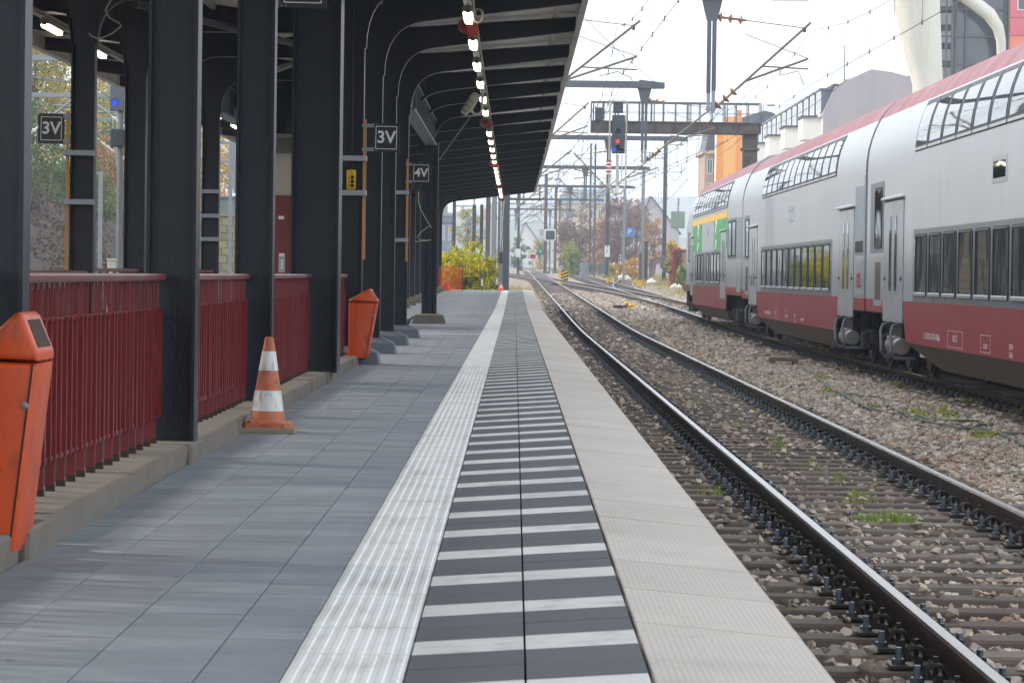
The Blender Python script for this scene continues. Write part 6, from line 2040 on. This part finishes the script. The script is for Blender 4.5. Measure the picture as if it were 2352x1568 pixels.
# modern building: curved white pylon, dark glass stair tower, red panel block
t = root('sculpted_pylon', 'curved white concrete pylon rising behind the train', 'pylon', (22.8, 170, 0))
mb = MB(); secs = [(-1, 22.9, .80), (8, 22.95, .8), (11.9, 22.85, .85), (13.2, 22.62, 1.0), (14.8, 22.36, 1.18), (16.6, 22.1, 1.34), (19, 21.7, 1.6), (23, 21, 2.2)]
vs, fs = [], []; n_ = 24
for z, xc_, r in secs:
    for k in range(n_):
        th = 2 * math.pi * k / n_; vs.append((xc_ + r * math.cos(th), 170 + 1.1 * r * math.sin(th), z))
for i in range(len(secs) - 1):
    for k in range(n_):
        l = (k + 1) % n_; fs.append((i * n_ + k, i * n_ + l, (i + 1) * n_ + l, (i + 1) * n_ + k))
fs.append(tuple(range((len(secs) - 1) * n_, len(secs) * n_))); mb.add(vs, fs); mb.obj('shaft', m_conc_w, t, smooth=True)
YT = 186.
xt0, xt1, xt2 = P(2152, 80, YT).x, P(2312, 80, YT).x, P(2420, 80, YT).x
t = root('glass_stair_tower', 'dark meshed glass stair tower between the pylon and the red block', 'building', (xt0 + 2, YT, 0))
mb = MB(); mb.box(xt0 + .9, xt1, YT + .3, YT + 6, -1, 26); mb.obj('core', m_mast_dk, t)
mb = MB(); mb.box(xt0 + .85, xt1 - .02, YT + .1, YT + .16, -1, 26); mb.obj('glass', m_bglass, t)
for k in range(12):
    z = P(2200, 0, YT).z - 9.0 + 1.68 * k
    q = MB(); q.box(xt0 - .1, xt1 - .02, YT - .06, YT + .06, z - .05, z + .05); q.obj('transom', m_galv_dark, t)
for xx in (xt0, xt0 + .5, xt0 + .85, xt0 + 1.1, P(2216, 80, YT).x, xt1 - .15):
    q = MB(); q.box(xx - .06, xx + .06, YT - .12, YT - .062, -1, 26); q.obj('mullion', m_galv_dark, t)
for k in range(9):
    q = MB(); q.box(xt0 + .05, xt0 + .95, YT + .2, YT + .26, 8.5 + 1.1 * k, 8.9 + 1.1 * k); q.obj('louvre', m_mast_dk, t)
t = root('red_panel_block', 'modern block clad in red and salmon panels at the top right corner', 'building', (xt1 + 2, YT - 1, 0))
mb = MB(); mb.box(xt1, xt2, YT - .5, YT + 6, -1, 26); mb.obj('wall', m_brownb, t)
pm = [mat('panel_red_%d' % k, c_, rough=.45, var=.04) for k, c_ in enumerate(('#e0605a', '#ef8a70', '#d9707c'))]
zz = 6.0; r_ = random.Random(3)
while zz < 25:
    xx = xt1 + .02
    while xx < xt2 - .1:
        w_ = r_.choice((.55, .9, 1.2)); q = MB(); q.cbox(xx + w_ / 2, YT - .56, zz + .55, w_ - .03, .08, 1.07, .01); q.obj('panel', r_.choice(pm), t); xx += w_
    zz += 1.1
window_on(t, 'y', P(2330, 20, YT).x, xt2 - .3, P(2330, 28, YT).z, P(2330, -60, YT).z, YT - .602)
mb = MB()
path = [P(2200, -20, YT - 1.5), P(2235, 8, YT - 1.5), P(2270, 35, YT - 1.5), P(2290, 65, YT - 1.5), P(2297, 95, YT - 1.5), P(2298, 130, YT - 1.5), P(2294, 170, YT - 1.5), P(2292, 260, YT - 1.5)]
mb.tube(path, [.5, .42, .42, .36, .3, .28, .3, .34], 14)
tag(mb.obj('curved_concrete_rib', m_conc_w, smooth=True), 'curved white concrete rib at the edge of the red panel block', 'rib')

# ------------------------------------------------------------------ far houses
def block(x0, x1, ytop, Y, wallm, roofm, label, floors=3, nwin=5, roof_h=2.5, gable=False, dep=12):
    a, b = P(x0, ytop, Y), P(x1, ytop, Y)
    zg = ground(Y) - 1; zt = a.z
    t = root('far_house', label, 'building', ((a.x + b.x) / 2, Y, zg))
    mb = MB()
    if gable:
        mid = (a.x + b.x) / 2 - (b.x - a.x) * .2
        ze = zt - roof_h
        mb.prism([(a.x, zg), (b.x, zg), (b.x, ze), (mid, zt), (a.x, ze)], 'y', Y, Y + dep); mb.obj('wall', wallm, t)
        q = MB()
        for (p, r_) in (((a.x, ze), (mid, zt)), ((mid, zt), (b.x, ze))):
            d = Vector((r_[0] - p[0], 0, r_[1] - p[1])).normalized(); nrm = Vector((-d.z, 0, d.x)) * .22
            ex = d * .5
            p2 = Vector((p[0], 0, p[1])) - (ex if p[0] == a.x else Vector()); r2 = Vector((r_[0], 0, r_[1])) + (ex if r_[0] == b.x else Vector())
            q.prism([(p2.x, p2.z + .01), (r2.x, r2.z + .01), (r2.x + nrm.x, r2.z + nrm.z), (p2.x + nrm.x, p2.z + nrm.z)], 'y', Y - .3, Y + dep + .3)
        q.obj('roof', roofm, t)
    else:
        ze = zt - roof_h
        mb.box(a.x, b.x, Y, Y + dep, zg, ze); mb.obj('wall', wallm, t)
        q = MB(); ins = (b.x - a.x) * .12
        lo = [(a.x - .4, Y - .4, ze + .01), (b.x + .4, Y - .4, ze + .01), (b.x + .4, Y + dep, ze + .01), (a.x - .4, Y + dep, ze + .01)]
        hi = [(a.x + ins, Y + dep * .4, zt), (b.x - ins, Y + dep * .4, zt), (b.x - ins, Y + dep * .6, zt), (a.x + ins, Y + dep * .6, zt)]
        q.add(lo + hi, [(0, 1, 5, 4), (1, 2, 6, 5), (2, 3, 7, 6), (3, 0, 4, 7), (4, 5, 6, 7), (3, 2, 1, 0)]); ro = q.obj('roof', roofm, t)
        q = MB(); q.box(b.x - ins - 1.5, b.x - ins - .7, Y + dep * .45, Y + dep * .55, zt - .8, zt + 1.2); q.obj('chimney', m_brownb, ro)
    fh = (ze - zg - 1.5) / floors
    for f in range(floors):
        for k in range(nwin):
            w = (b.x - a.x) / nwin; xa = a.x + w * (k + .28)
            window_on(t, 'y', xa, xa + w * .44, zg + 1.6 + f * fh, zg + 1.6 + f * fh + fh * .58, Y, fr=m_bwhite)
    return t
block(1282, 1412, 432, 600, m_beige, m_slate, 'large beige building with a grey roof beyond the tracks', 4, 6, 3.0)
block(1186, 1252, 512, 560, m_bwhite, m_slate, 'white gabled house at the end of the tracks', 2, 3, 5.0, True)
block(1225, 1262, 540, 585, m_bwhite, m_slate, 'lower white house right behind the gabled one', 1, 3, 1.6)
block(1013, 1040, 488, 470, m_slate, m_slate_dk, 'blue grey shed beyond the canopy end above the net', 2, 2, .5)
block(1060, 1108, 500, 540, m_bwhite, m_slate, 'pale house behind the yellow shrub', 2, 3, 2.2)
block(1466, 1560, 452, 520, m_bpink, m_slate_dk, 'dark roofed house behind the brown trees left of the train', 2, 4, 6.0, True)
block(1412, 1470, 486, 560, m_bwhite, m_slate, 'pale house behind the parking sign', 2, 3, 2.5)
block(1108, 1140, 478, 620, m_beige, m_terra, 'small far house between the masts', 2, 2, 2.0)
# ivy covered wall
YI = 245
c = P(1550, 600, YI)
t = root('garden_wall', 'old wall end overgrown with red ivy left of the train front', 'wall', (c.x + .8, YI, ground(YI)))
zt = P(0, 552, YI).z - .15
mb = MB(); mb.cbox(c.x + 1.1, YI + 1, (zt + ground(YI)) / 2 - .2, 1.9, 2.4, zt - ground(YI) + .4, .06); mb.obj('masonry', m_brownb, t)
mb = MB(); mb.cbox(c.x + 1.1, YI + 1, zt + .1, 2.1, 2.6, .16, .03); mb.obj('coping', m_brownsteel, t)

# ------------------------------------------------------------------ vegetation
def leafmat(name, cols, trans=.3):
    m = bpy.data.materials.new(name); m.use_nodes = True
    nt = m.node_tree; N, L = nt.nodes, nt.links; N.clear()
    out = N.new('ShaderNodeOutputMaterial'); b = N.new('ShaderNodeBsdfPrincipled'); b.inputs['Roughness'].default_value = .6
    g = N.new('ShaderNodeNewGeometry'); r = N.new('ShaderNodeValToRGB')
    n = N.new('ShaderNodeTexNoise'); n.inputs['Scale'].default_value = .9; n.inputs['Detail'].default_value = 2
    L.new(g.outputs['Position'], n.inputs['Vector'])
    ad = N.new('ShaderNodeMath'); ad.operation = 'MULTIPLY_ADD'; ad.inputs[1].default_value = .5
    L.new(g.outputs['Random Per Island'], ad.inputs[0])
    sb = N.new('ShaderNodeMapRange'); sb.inputs[1].default_value = .3; sb.inputs[2].default_value = .7; sb.inputs[4].default_value = .5
    L.new(n.outputs[0], sb.inputs[0]); L.new(sb.outputs[0], ad.inputs[2])
    L.new(ad.outputs[0], r.inputs[0])
    els = r.color_ramp.elements
    while len(els) < len(cols): els.new(.5)
    for i, c_ in enumerate(cols):
        els[i].position = .15 + .7 * i / max(1, len(cols) - 1); els[i].color = lin(c_)
    tr = N.new('ShaderNodeBsdfTranslucent'); ms = N.new('ShaderNodeMixShader'); ms.inputs[0].default_value = trans
    L.new(r.outputs[0], b.inputs['Base Color']); L.new(r.outputs[0], tr.inputs[0])
    L.new(b.outputs[0], ms.inputs[1]); L.new(tr.outputs[0], ms.inputs[2]); L.new(ms.outputs[0], out.inputs[0])
    return m
lf_shrub = leafmat('leaves_yellow_green', ['#5f6d1c', '#8f9a20', '#c9bd22', '#e0bf2e'])
lf_green = leafmat('leaves_green', ['#3a5224', '#587034', '#7d8c40'])
lf_mix = leafmat('leaves_green_yellow', ['#52682a', '#7d8a34', '#b89c34', '#d8a634'])
lf_yel = leafmat('leaves_yellow_orange', ['#8c7f2a', '#cfa22a', '#dfb038', '#a8822a'])
lf_brown = leafmat('leaves_brown', ['#5c4636', '#805c46', '#946850', '#765846'])
lf_orange = leafmat('leaves_orange', ['#8a643e', '#ad7c42', '#bb8f4c'])
lf_red = leafmat('leaves_red_ivy', ['#74382f', '#a84e3d', '#ba6c58'])
lf_light = leafmat('leaves_light_green', ['#5f7a2c', '#8aa03c', '#b0a83c'])
lf_litter = leafmat('fallen_leaves', ['#3d2d1e', '#563e28', '#6e4f30', '#463628'], .1)
lf_grass = leafmat('grass_blades', ['#4f6a24', '#7d9a34', '#a5b04a'])
lf_dry = leafmat('dry_grass', ['#8a7c4c', '#a89a5c', '#7d7a3c'])
m_bark = mat('bark', '#4a4038', rough=.9, var=.25, scale=3)
def leaf_cloud(centers, sig, size, seed):
    r = np.random.default_rng(seed)
    n_ = len(centers)
    pos = centers + r.normal(0, 1, (n_, 3)) * sig
    u = r.normal(0, 1, (n_, 3)); u /= np.linalg.norm(u, axis=1)[:, None]
    w = r.normal(0, 1, (n_, 3)); v = np.cross(u, w); v /= np.linalg.norm(v, axis=1)[:, None]
    s = size * r.uniform(.6, 1.3, n_)[:, None]
    q = np.stack([pos - u * s * .5, pos + v * s * .32, pos + u * s * .5, pos - v * s * .32], 1)
    return q.reshape(-1, 3), np.arange(n_ * 4).reshape(-1, 4)
def crown_points(c, rx, ry, rz, nclump, nleaf, seed, flat=.35):
    r = np.random.default_rng(seed)
    d = r.normal(0, 1, (nclump, 3)); d /= np.linalg.norm(d, axis=1)[:, None]
    rad = r.uniform(.35, 1.0, nclump) ** .6
    cl = np.array(c) + d * rad[:, None] * np.array([rx, ry, rz])
    wgt = r.uniform(.3, 1, nclump); wgt /= wgt.sum()
    return cl, cl[r.choice(nclump, nleaf, p=wgt)]
def tree(name, x, Y, zb, h, rx, m, label, nleaf=2600, leaf=.3, seed=0, trunk_h=.3, group='trees', nclump=45, rz=None, cat='tree', thin=False):
    t = root(name, label, cat, (x, Y, zb), group)
    rz = rz or h * (1 - trunk_h) * .55
    cc_ = (x, Y, zb + h - rz)
    cl, pts = crown_points(cc_, rx, rx, rz, nclump, nleaf, seed)
    V, Fc = leaf_cloud(pts, min(rx, rz) * .17, leaf, seed + 1)
    V[:, 2] = np.maximum(V[:, 2], zb + .03)
    link('crown', raw_mesh('crown', V, Fc, m, 4), t)
    mb = MB()
    r0 = max(.035, h * .018)
    top = Vector((x + .05 * h * math.sin(seed), Y, zb + h * .8))
    mid = Vector((x + .03 * h * math.cos(seed * 2), Y, zb + h * .35))
    mb.tube([(x, Y, zb - .2), mid, top], [r0, r0 * .75, r0 * .2], 7)
    for k in range(0, nclump, max(1, nclump // 16)):
        e = Vector(cl[k]); b0 = Vector((x, Y, zb)).lerp(top, .3 + .5 * ((k * 7) % 11) / 11)
        mb.tube([b0, b0.lerp(e, .5) + Vector((0, 0, .04 * h)), e], [r0 * .4, r0 * .25, r0 * .08], 5)
    mb.obj('trunk', m_bark, t)
    return t
def tree_px(name, x, ytop, ybase, Y, rpx, m, label, **k):
    b = P(x, ybase, Y); tp = P(x, ytop, Y)
    zb = min(b.z, ground(Y) + 3) if k.pop('snap', True) else b.z
    zb = ground(Y) - .3 if abs(b.z - ground(Y)) < 2.5 else b.z
    return tree(name, b.x, Y, zb, tp.z - zb, rpx * Y / F, m, label, **k)
# big yellow shrub at the platform end: three stems of leaves
for k, (x, yt, rp, Y) in enumerate(((1040, 556, 46, 140), (1098, 560, 44, 142), (1068, 578, 50, 138.5), (1005, 580, 45, 143))):
    tree_px('shrub', x, yt, 668, Y, rp, lf_shrub, ['left part of the bushy yellow green shrub behind the orange net', 'right part of the yellow green shrub beside the platform end masts', 'front middle part of the yellow green shrub', 'yellow green shrub half hidden by the last canopy column'][k],
            nleaf=5200, leaf=.16, seed=20 + k, trunk_h=.03, group='shrubs at the platform end', nclump=70, cat='shrub')
tp = P(1060, 545, 140)
# trees right of the tracks
tree_px('autumn_tree', 1322, 492, 612, 420, 42, lf_brown, 'brown leaved tree left of the dark twin mast', nleaf=3000, leaf=.42, seed=31, trunk_h=.15, group='autumn trees beyond the tracks')
tree_px('autumn_tree', 1415, 447, 618, 405, 40, lf_brown, 'tall brown leaved tree between the 9 7 mast and the parking sign', nleaf=3600, leaf=.42, seed=32, trunk_h=.18, group='autumn trees beyond the tracks')
tree_px('autumn_tree', 1378, 500, 614, 430, 30, lf_orange, 'orange tinted tree behind the dark twin mast', nleaf=2200, leaf=.42, seed=33, trunk_h=.15, group='autumn trees beyond the tracks')
tree_px('autumn_tree', 1458, 455, 618, 425, 36, lf_brown, 'brown tree right behind the blue parking sign', nleaf=3200, leaf=.42, seed=34, trunk_h=.18, group='autumn trees beyond the tracks')
tree_px('autumn_tree', 1502, 500, 622, 400, 26, lf_orange, 'thin orange tree between the pale mast and the dark mast', nleaf=900, leaf=.42, seed=35, trunk_h=.2, group='autumn trees beyond the tracks')
tree_px('autumn_tree', 1552, 545, 630, 380, 22, lf_yel, 'orange tree behind the ivy wall', nleaf=2200, leaf=.4, seed=36, trunk_h=.1, group='autumn trees beyond the tracks')
tree_px('young_tree', 1312, 553, 618, 345, 20, lf_light, 'young light green tree beside the green triangle sign', nleaf=1800, leaf=.3, seed=37, trunk_h=.05, group='low greenery beyond the tracks', rz=1.9)
for k, (x, yt, yb, Y, rp, m_, l) in enumerate(((1432, 590, 632, 318, 15, lf_yel, 'yellow bush behind the white sacks'), (1456, 592, 636, 312, 16, lf_yel, 'yellow orange bush left of the pale mast'), (1540, 560, 648, 275, 16, lf_mix, 'green and orange bush by the dark mast foot'),
        (1355, 590, 622, 390, 22, lf_orange, 'low orange bush at the dark twin mast'), (1407, 605, 628, 360, 16, lf_mix, 'low green bush right of the 9 7 mast'), (1565, 610, 660, 236, 10, lf_light, 'light green bush at the train front'),
        (1240, 545, 600, 500, 26, lf_mix, 'bush in front of the gabled house'), (1190, 540, 600, 480, 16, lf_green, 'dark green bush left of the gabled house'), (1075, 470, 570, 420, 36, lf_mix, 'olive tree behind the yellow shrub'), (1150, 560, 605, 430, 16, lf_mix, 'olive bush behind the platform end mast'))):
    tree_px('bush', x, yt, yb, Y, rp, m_, l, nleaf=1300, leaf=.34, seed=50 + k, trunk_h=.04, group='bushes beyond the tracks', nclump=26, cat='bush')
# red ivy over the wall end
cI = P(1550, 600, YI)
nI = 1500
rr = np.random.default_rng(5)
cen = np.stack([cI.x + .12 + rr.uniform(-.25, .25, nI) * np.linspace(1.6, 1, nI), YI - .28 + rr.uniform(-.12, .1, nI), ground(YI) + rr.uniform(0, 1, nI) * (zt - ground(YI) + .2)], 1)
V, Fc = leaf_cloud(cen, .1, .2, 6)
tag(link('red_ivy', raw_mesh('red_ivy', V, Fc, lf_red, 4)), 'red ivy climbing the wall end left of the train', 'ivy')
# bank on the left: trees rooted on the slope
def bz_(X, Y): return ground(Y) - .35 + bank_h(X, Y)
left = [(-33, 128, 13, 5.0, lf_mix, 'tall olive tree behind the leftmost sign'), (-36, 160, 14, 5.5, lf_green, 'tall dark green tree behind the blue lit signal'), (-40, 205, 16, 6.0, lf_mix, 'tall olive tree closing the view between the left columns'), (-44, 235, 18, 6.5, lf_green, 'very tall dark green tree on the crest'), (-36, 285, 16, 6.0, lf_mix, 'tall far olive tree right of the stone wall'), (-29, 118, 9, 3.4, lf_yel, 'yellow tree on the bank above the first sign, left'), (-31, 140, 10, 3.6, lf_mix, 'green and yellow tree high on the bank'), (-27.5, 132, 5, 2.4, lf_green, 'dark green bush on the bank behind the sign'),
        (-30, 160, 11, 4.0, lf_green, 'dark green tree on the bank between the left columns'), (-35, 175, 13, 4.6, lf_mix, 'tall green and yellow tree at the top of the bank'), (-28, 172, 6, 3.0, lf_green, 'broad dark green bush on the bank'),
        (-31, 196, 11, 4.2, lf_mix, 'olive tree on the bank behind the slim mast'), (-27.5, 205, 5, 2.6, lf_orange, 'small orange bush on the bank'), (-37, 215, 14, 5.0, lf_green, 'tall dark green tree on the bank crest'),
        (-30, 232, 10, 4.2, lf_mix, 'green and yellow tree above the stone wall'), (-33, 255, 12, 5.0, lf_green, 'dark green tree behind the stone wall'), (-28, 275, 8, 3.6, lf_yel, 'yellow tree beyond the stone wall'),
        (-38, 250, 15, 5.2, lf_yel, 'tall yellow tree on the bank crest'), (-31, 300, 11, 5.0, lf_mix, 'far olive tree on the bank'), (-42, 190, 15, 5.5, lf_mix, 'highest olive tree on the bank crest'), (-40, 145, 12, 4.6, lf_green, 'dark green tree at the left end of the crest'),
        (-27, 150, 4, 2.0, lf_mix, 'low green and yellow bush on the slope'), (-26.5, 188, 4, 2.2, lf_green, 'low dark green bush on the slope'), (-29, 218, 6, 3, lf_green, 'dark green bush right of the slim mast'), (-27, 242, 4.5, 2.4, lf_orange, 'orange bush by the stone wall')]
for k, (x, Y, h, r_, m_, l) in enumerate(left):
    tree('bank_tree' if h > 7 else 'bank_bush', x, Y, bz_(x, Y), h, r_, m_, l, nleaf=7000 if h > 7 else 3600, leaf=.26, seed=80 + k, trunk_h=.12 if h > 7 else .03, group='trees and bushes on the bank', nclump=60, cat='tree' if h > 7 else 'bush')
nL = 26000
ly = 90 + 230 * rr.random(nL); lx = -22.5 - 7.5 * rr.random(nL)
lz = np.array([bz_(a, b) for a, b in zip(lx, ly)]) + .06 + (np.sin(lx * 1.7 + ly * .31) + np.sin(ly * .23 + lx)) * .25 * (lx < -23)
V, Fc = leaf_cloud(np.stack([lx, ly, lz], 1), .07, .24, 9)
tag(link('fallen_leaves', raw_mesh('fallen_leaves', V, Fc, lf_litter, 4)), 'brown fallen leaves covering the bank left of the railway', 'leaves', kind='stuff')
# mossy stone retaining wall and hut
YW = 222.
x0, x1 = P(483, 560, YW).x, P(562, 560, YW).x
t = root('retaining_wall', 'mossy yellow stone retaining wall seen between two columns', 'wall', ((x0 + x1) / 2, YW, ground(YW)))
m_stonew = mat('wall_stone', '#a2916a', rough=.85, var=.2, scale=1.2, objrand=.2, dirt='#6a7a34', dirt_amt=.8, dirt_scale=.8)
zt_ = P(520, 497, YW).z
mb = MB(); mb.box(x0, x1, YW + .03, YW + 1.2, ground(YW) - .4, zt_ - .05); mb.obj('core', m_concrete, t)
hh = .55; zz = ground(YW) - .2; row = 0
SB = MB(); SB.cbox(0, 0, 0, .78, .16, .50, .03); SBm = SB.mesh('stone', m_stonew)
while zz + hh < zt_:
    xx = x0 + .4 - (.4 if row % 2 else 0)
    while xx < x1 - .2:
        link('stone', SBm, t, T(xx, YW + .02, zz + hh / 2) @ RZ(random.uniform(-.02, .02))); xx += .82
    zz += hh; row += 1
mb = MB(); mb.cbox((x0 + x1) / 2, YW + .5, zt_ + .08, x1 - x0 + .2, 1.3, .2, .04); mb.obj('coping', m_stonew, t)
m_hut = mat('hut_green', '#7f9088', rough=.6, var=.1)
t = root('hut', 'grey green corrugated hut above the stone wall', 'hut', ((x0 + x1) / 2, YW + 4, zt_))
mb = MB(); mb.box(x0, x1 + 1, YW + 3, YW + 6, zt_ - 2, P(520, 452, YW).z); mb.obj('wall', m_hut, t)
for k in range(14):
    q = MB(); xx = x0 + (x1 - x0) * k / 13; q.box(xx - .03, xx + .03, YW + 2.96, YW + 3, zt_, P(520, 452, YW).z); q.obj('rib', m_hut, t)
mb = MB(); mb.box(x0 - .3, x1 + 1.3, YW + 2.7, YW + 6.3, P(520, 452, YW).z, P(520, 449, YW).z); mb.obj('roof', m_slate, t)

# grass tufts, weeds and dry grass
def G(x, y, z=-.70):
    dx, dy = x - VX, y - VY; c, s = math.cos(ROLL), math.sin(ROLL)
    ux, uy = dx * c + dy * s, -dx * s + dy * c
    Y = (1 - z) * F / uy
    return Vector((ux * Y / F, Y, z))
def blades(pts, n_per, spread, h, w, seed, lean=.35):
    r = np.random.default_rng(seed); V = []
    for p in pts:
        k = p[3] if len(p) > 3 else 1.0
        m_ = int(n_per * k)
        a = r.normal(0, spread * k ** .5, (m_, 2)); a[:, 1] *= 1.6
        b = np.stack([p[0] + a[:, 0], p[1] + a[:, 1], np.full(m_, p[2] - .02)], 1)
        hh_ = h * r.uniform(.4, 1.2, m_)
        th = r.uniform(0, 2 * np.pi, m_); side = np.stack([np.cos(th), np.sin(th), np.zeros(m_)], 1) * w
        ln = np.stack([np.cos(th + 1.5) * lean, np.sin(th + 1.5) * lean, np.ones(m_)], 1)
        V.append(np.stack([b - side, b + side, b + ln * hh_[:, None]], 1).reshape(-1, 3))
    V = np.concatenate(V); return V, np.arange(len(V)).reshape(-1, 3)
tg = [G(2045, 1195), G(2020, 1192), G(2075, 1193), G(1975, 1150), G(1985, 1140), G(1960, 1132), G(1920, 1100), G(1865, 1078), G(1862, 1060), G(1795, 1040), G(1785, 1025), G(1800, 1020), G(1768, 1010), G(1690, 970), G(1640, 1130), G(1655, 1135), G(1590, 920), G(1600, 930), G(1700, 985), G(1410, 770), G(1432, 775), G(1460, 790), G(1445, 860), G(1420, 845)]
sz = [2.6, 2, 2, 1, .8, .5, .5, .7, .6, 1.2, .7, .6, .6, .4, .8, .5, .4, .4, .4, 1.5, 1, .6, .6, .6]
V, Fc = blades([(p.x, p.y, p.z, s) for p, s in zip(tg, sz)], 60, .055, .085, .0035, 3)
tag(link('grass_tufts', raw_mesh('grass_tufts', V, Fc, lf_grass, 3)), 'bright green grass tufts growing between the rails', 'grass', kind='stuff')
wd = [G(2225, 908), G(2235, 915), G(2222, 925), G(2290, 930), G(2275, 925), G(2310, 935), G(2345, 950), G(2060, 885), G(2190, 960), G(2170, 950), G(2010, 940), G(1900, 905), G(2100, 950), G(2120, 965), G(2270, 1005), G(2240, 1010), G(1880, 870), G(1500, 700), G(1380, 690), G(1370, 685), G(1385, 695), G(1560, 760)]
cen = np.concatenate([np.array([p.x, p.y, p.z + .03]) + np.random.default_rng(i).normal(0, 1, (60, 3)) * np.array([.07, .14, .03]) for i, p in enumerate(wd)])
V, Fc = leaf_cloud(cen, .01, .05, 12)
tag(link('weeds', raw_mesh('weeds', V, Fc, lf_light, 4)), 'small leafy weeds sprouting from the ballast between the tracks', 'weeds', kind='stuff')
dp = []
for k in range(420):
    Y = 138 + 250 * rr.random(); X = rr.uniform(9.8, 17) if k % 3 else rr.uniform(13, 20)
    if k % 5 == 0: X, Y = rr.uniform(-3, .7), 136 + 70 * rr.random()
    dp.append((X, Y, ground(Y) - .05, 1.0))
V, Fc = blades(dp, 26, .5, .5, .03, 14)
tag(link('dry_grass', raw_mesh('dry_grass', V, Fc, lf_dry, 3)), 'yellowed dry grass along the tracks beyond the platform', 'grass', kind='stuff')

# ------------------------------------------------------------------ loose cables and a concrete trough in the ballast
m_cable_g = mat('cable_grey_green', '#5a5f54', rough=.6, var=.15, scale=10)
def ground_cable(pts, label, r=.014, off=0.0):
    w = [G(x, y, -.665) for x, y in pts]
    out = []
    for a, b in zip(w[:-1], w[1:]):
        for k in range(5):
            p = a.lerp(b, k / 5); p.x += off + .02 * math.sin(p.y * 5 + off * 90); p.z += .012 * math.sin(p.y * 7); out.append(p)
    out.append(w[-1])
    mb = MB(); mb.tube(out, r, 6); tag(mb.obj('ground_cable', m_cable_g, smooth=True), label, 'cable')
base = [(1843, 844), (1885, 873), (1910, 895), (1936, 903), (1958, 921), (1998, 935), (2035, 946), (2075, 950), (2130, 968), (2203, 976), (2284, 990), (2352, 1020), (2450, 1050)]
ground_cable(base, 'grey cable snaking over the ballast between the tracks')
ground_cable([(x, y + 3 + (4 if i % 2 else -2)) for i, (x, y) in enumerate(base)], 'second grey cable twisted along the first one', .012, .05)
ground_cable([(1936, 902), (1969, 907), (2020, 910), (2038, 928), (2075, 949), (2130, 962), (2203, 968), (2250, 965), (2262, 975), (2215, 985), (2190, 975)], 'looping grey cable end lying on the ballast')
ground_cable([(1555, 742), (1570, 748), (1580, 757), (1565, 762), (1590, 768), (1605, 776)], 'small tangle of pale cable in the ballast before the train')
a = G(1770, 838, -.70)
t = root('cable_trough', 'small mossy concrete trough lid standing in the ballast', 'trough', (a.x, a.y, -.7))
mb = MB(); mb.cbox(a.x + .25, a.y, -.58, .56, .3, .08, .015); mb.obj('lid', m_concrete, t)
for dx in (.03, .47):
    mb = MB(); mb.cbox(a.x + dx, a.y, -.68, .09, .28, .13, .01); mb.obj('foot', m_concrete, t)
a = G(2260, 1000, -.68)
mb = MB(); mb.cbox(a.x + .3, a.y + .3, -.665, .75, .18, .035, .01)
tag(mb.obj('concrete_slab', m_concrete), 'flat pale slab lying in the ballast at the right edge', 'slab')

def loose_cable(pts, Y, label, r=.008, m=None):
    w = [P(x, y, Y) for x, y in pts]
    mb = MB(); mb.tube(w, r, 6); tag(mb.obj('loose_cable', m or m_cable_w, smooth=True), label, 'cable')
loose_cable([(262, -10), (258, 0), (250, 14), (244, 25), (252, 42), (276, 55), (280, 62), (260, 78), (238, 88), (225, 90), (212, 84), (206, 78)], 28.5, 'pale cable drooping under the canopy at the top left', .007)
loose_cable([(962, 440), (961, 462), (966, 480), (975, 497), (986, 515), (992, 524), (985, 520), (968, 532), (958, 545), (966, 551), (980, 552), (990, 551), (978, 553), (954, 555)], 60.4, 'thin curling cable hanging off the freestanding column below the 4V sign', .009)

# ------------------------------------------------------------------ air
m_haze = bpy.data.materials.new('haze'); m_haze.use_nodes = True
nt = m_haze.node_tree; nt.nodes.clear()
pv = nt.nodes.new('ShaderNodeVolumePrincipled'); pv.inputs['Color'].default_value = (.74, .85, 1.0, 1); pv.inputs['Density'].default_value = .0005; pv.inputs['Anisotropy'].default_value = .3
o_ = nt.nodes.new('ShaderNodeOutputMaterial'); nt.links.new(pv.outputs[0], o_.inputs['Volume'])
mb = MB(); mb.box(-960, 1260, -75, 5060, -3.5, 118)
tag(mb.obj('haze', m_haze), 'pale haze over the railway', 'haze', kind='stuff')
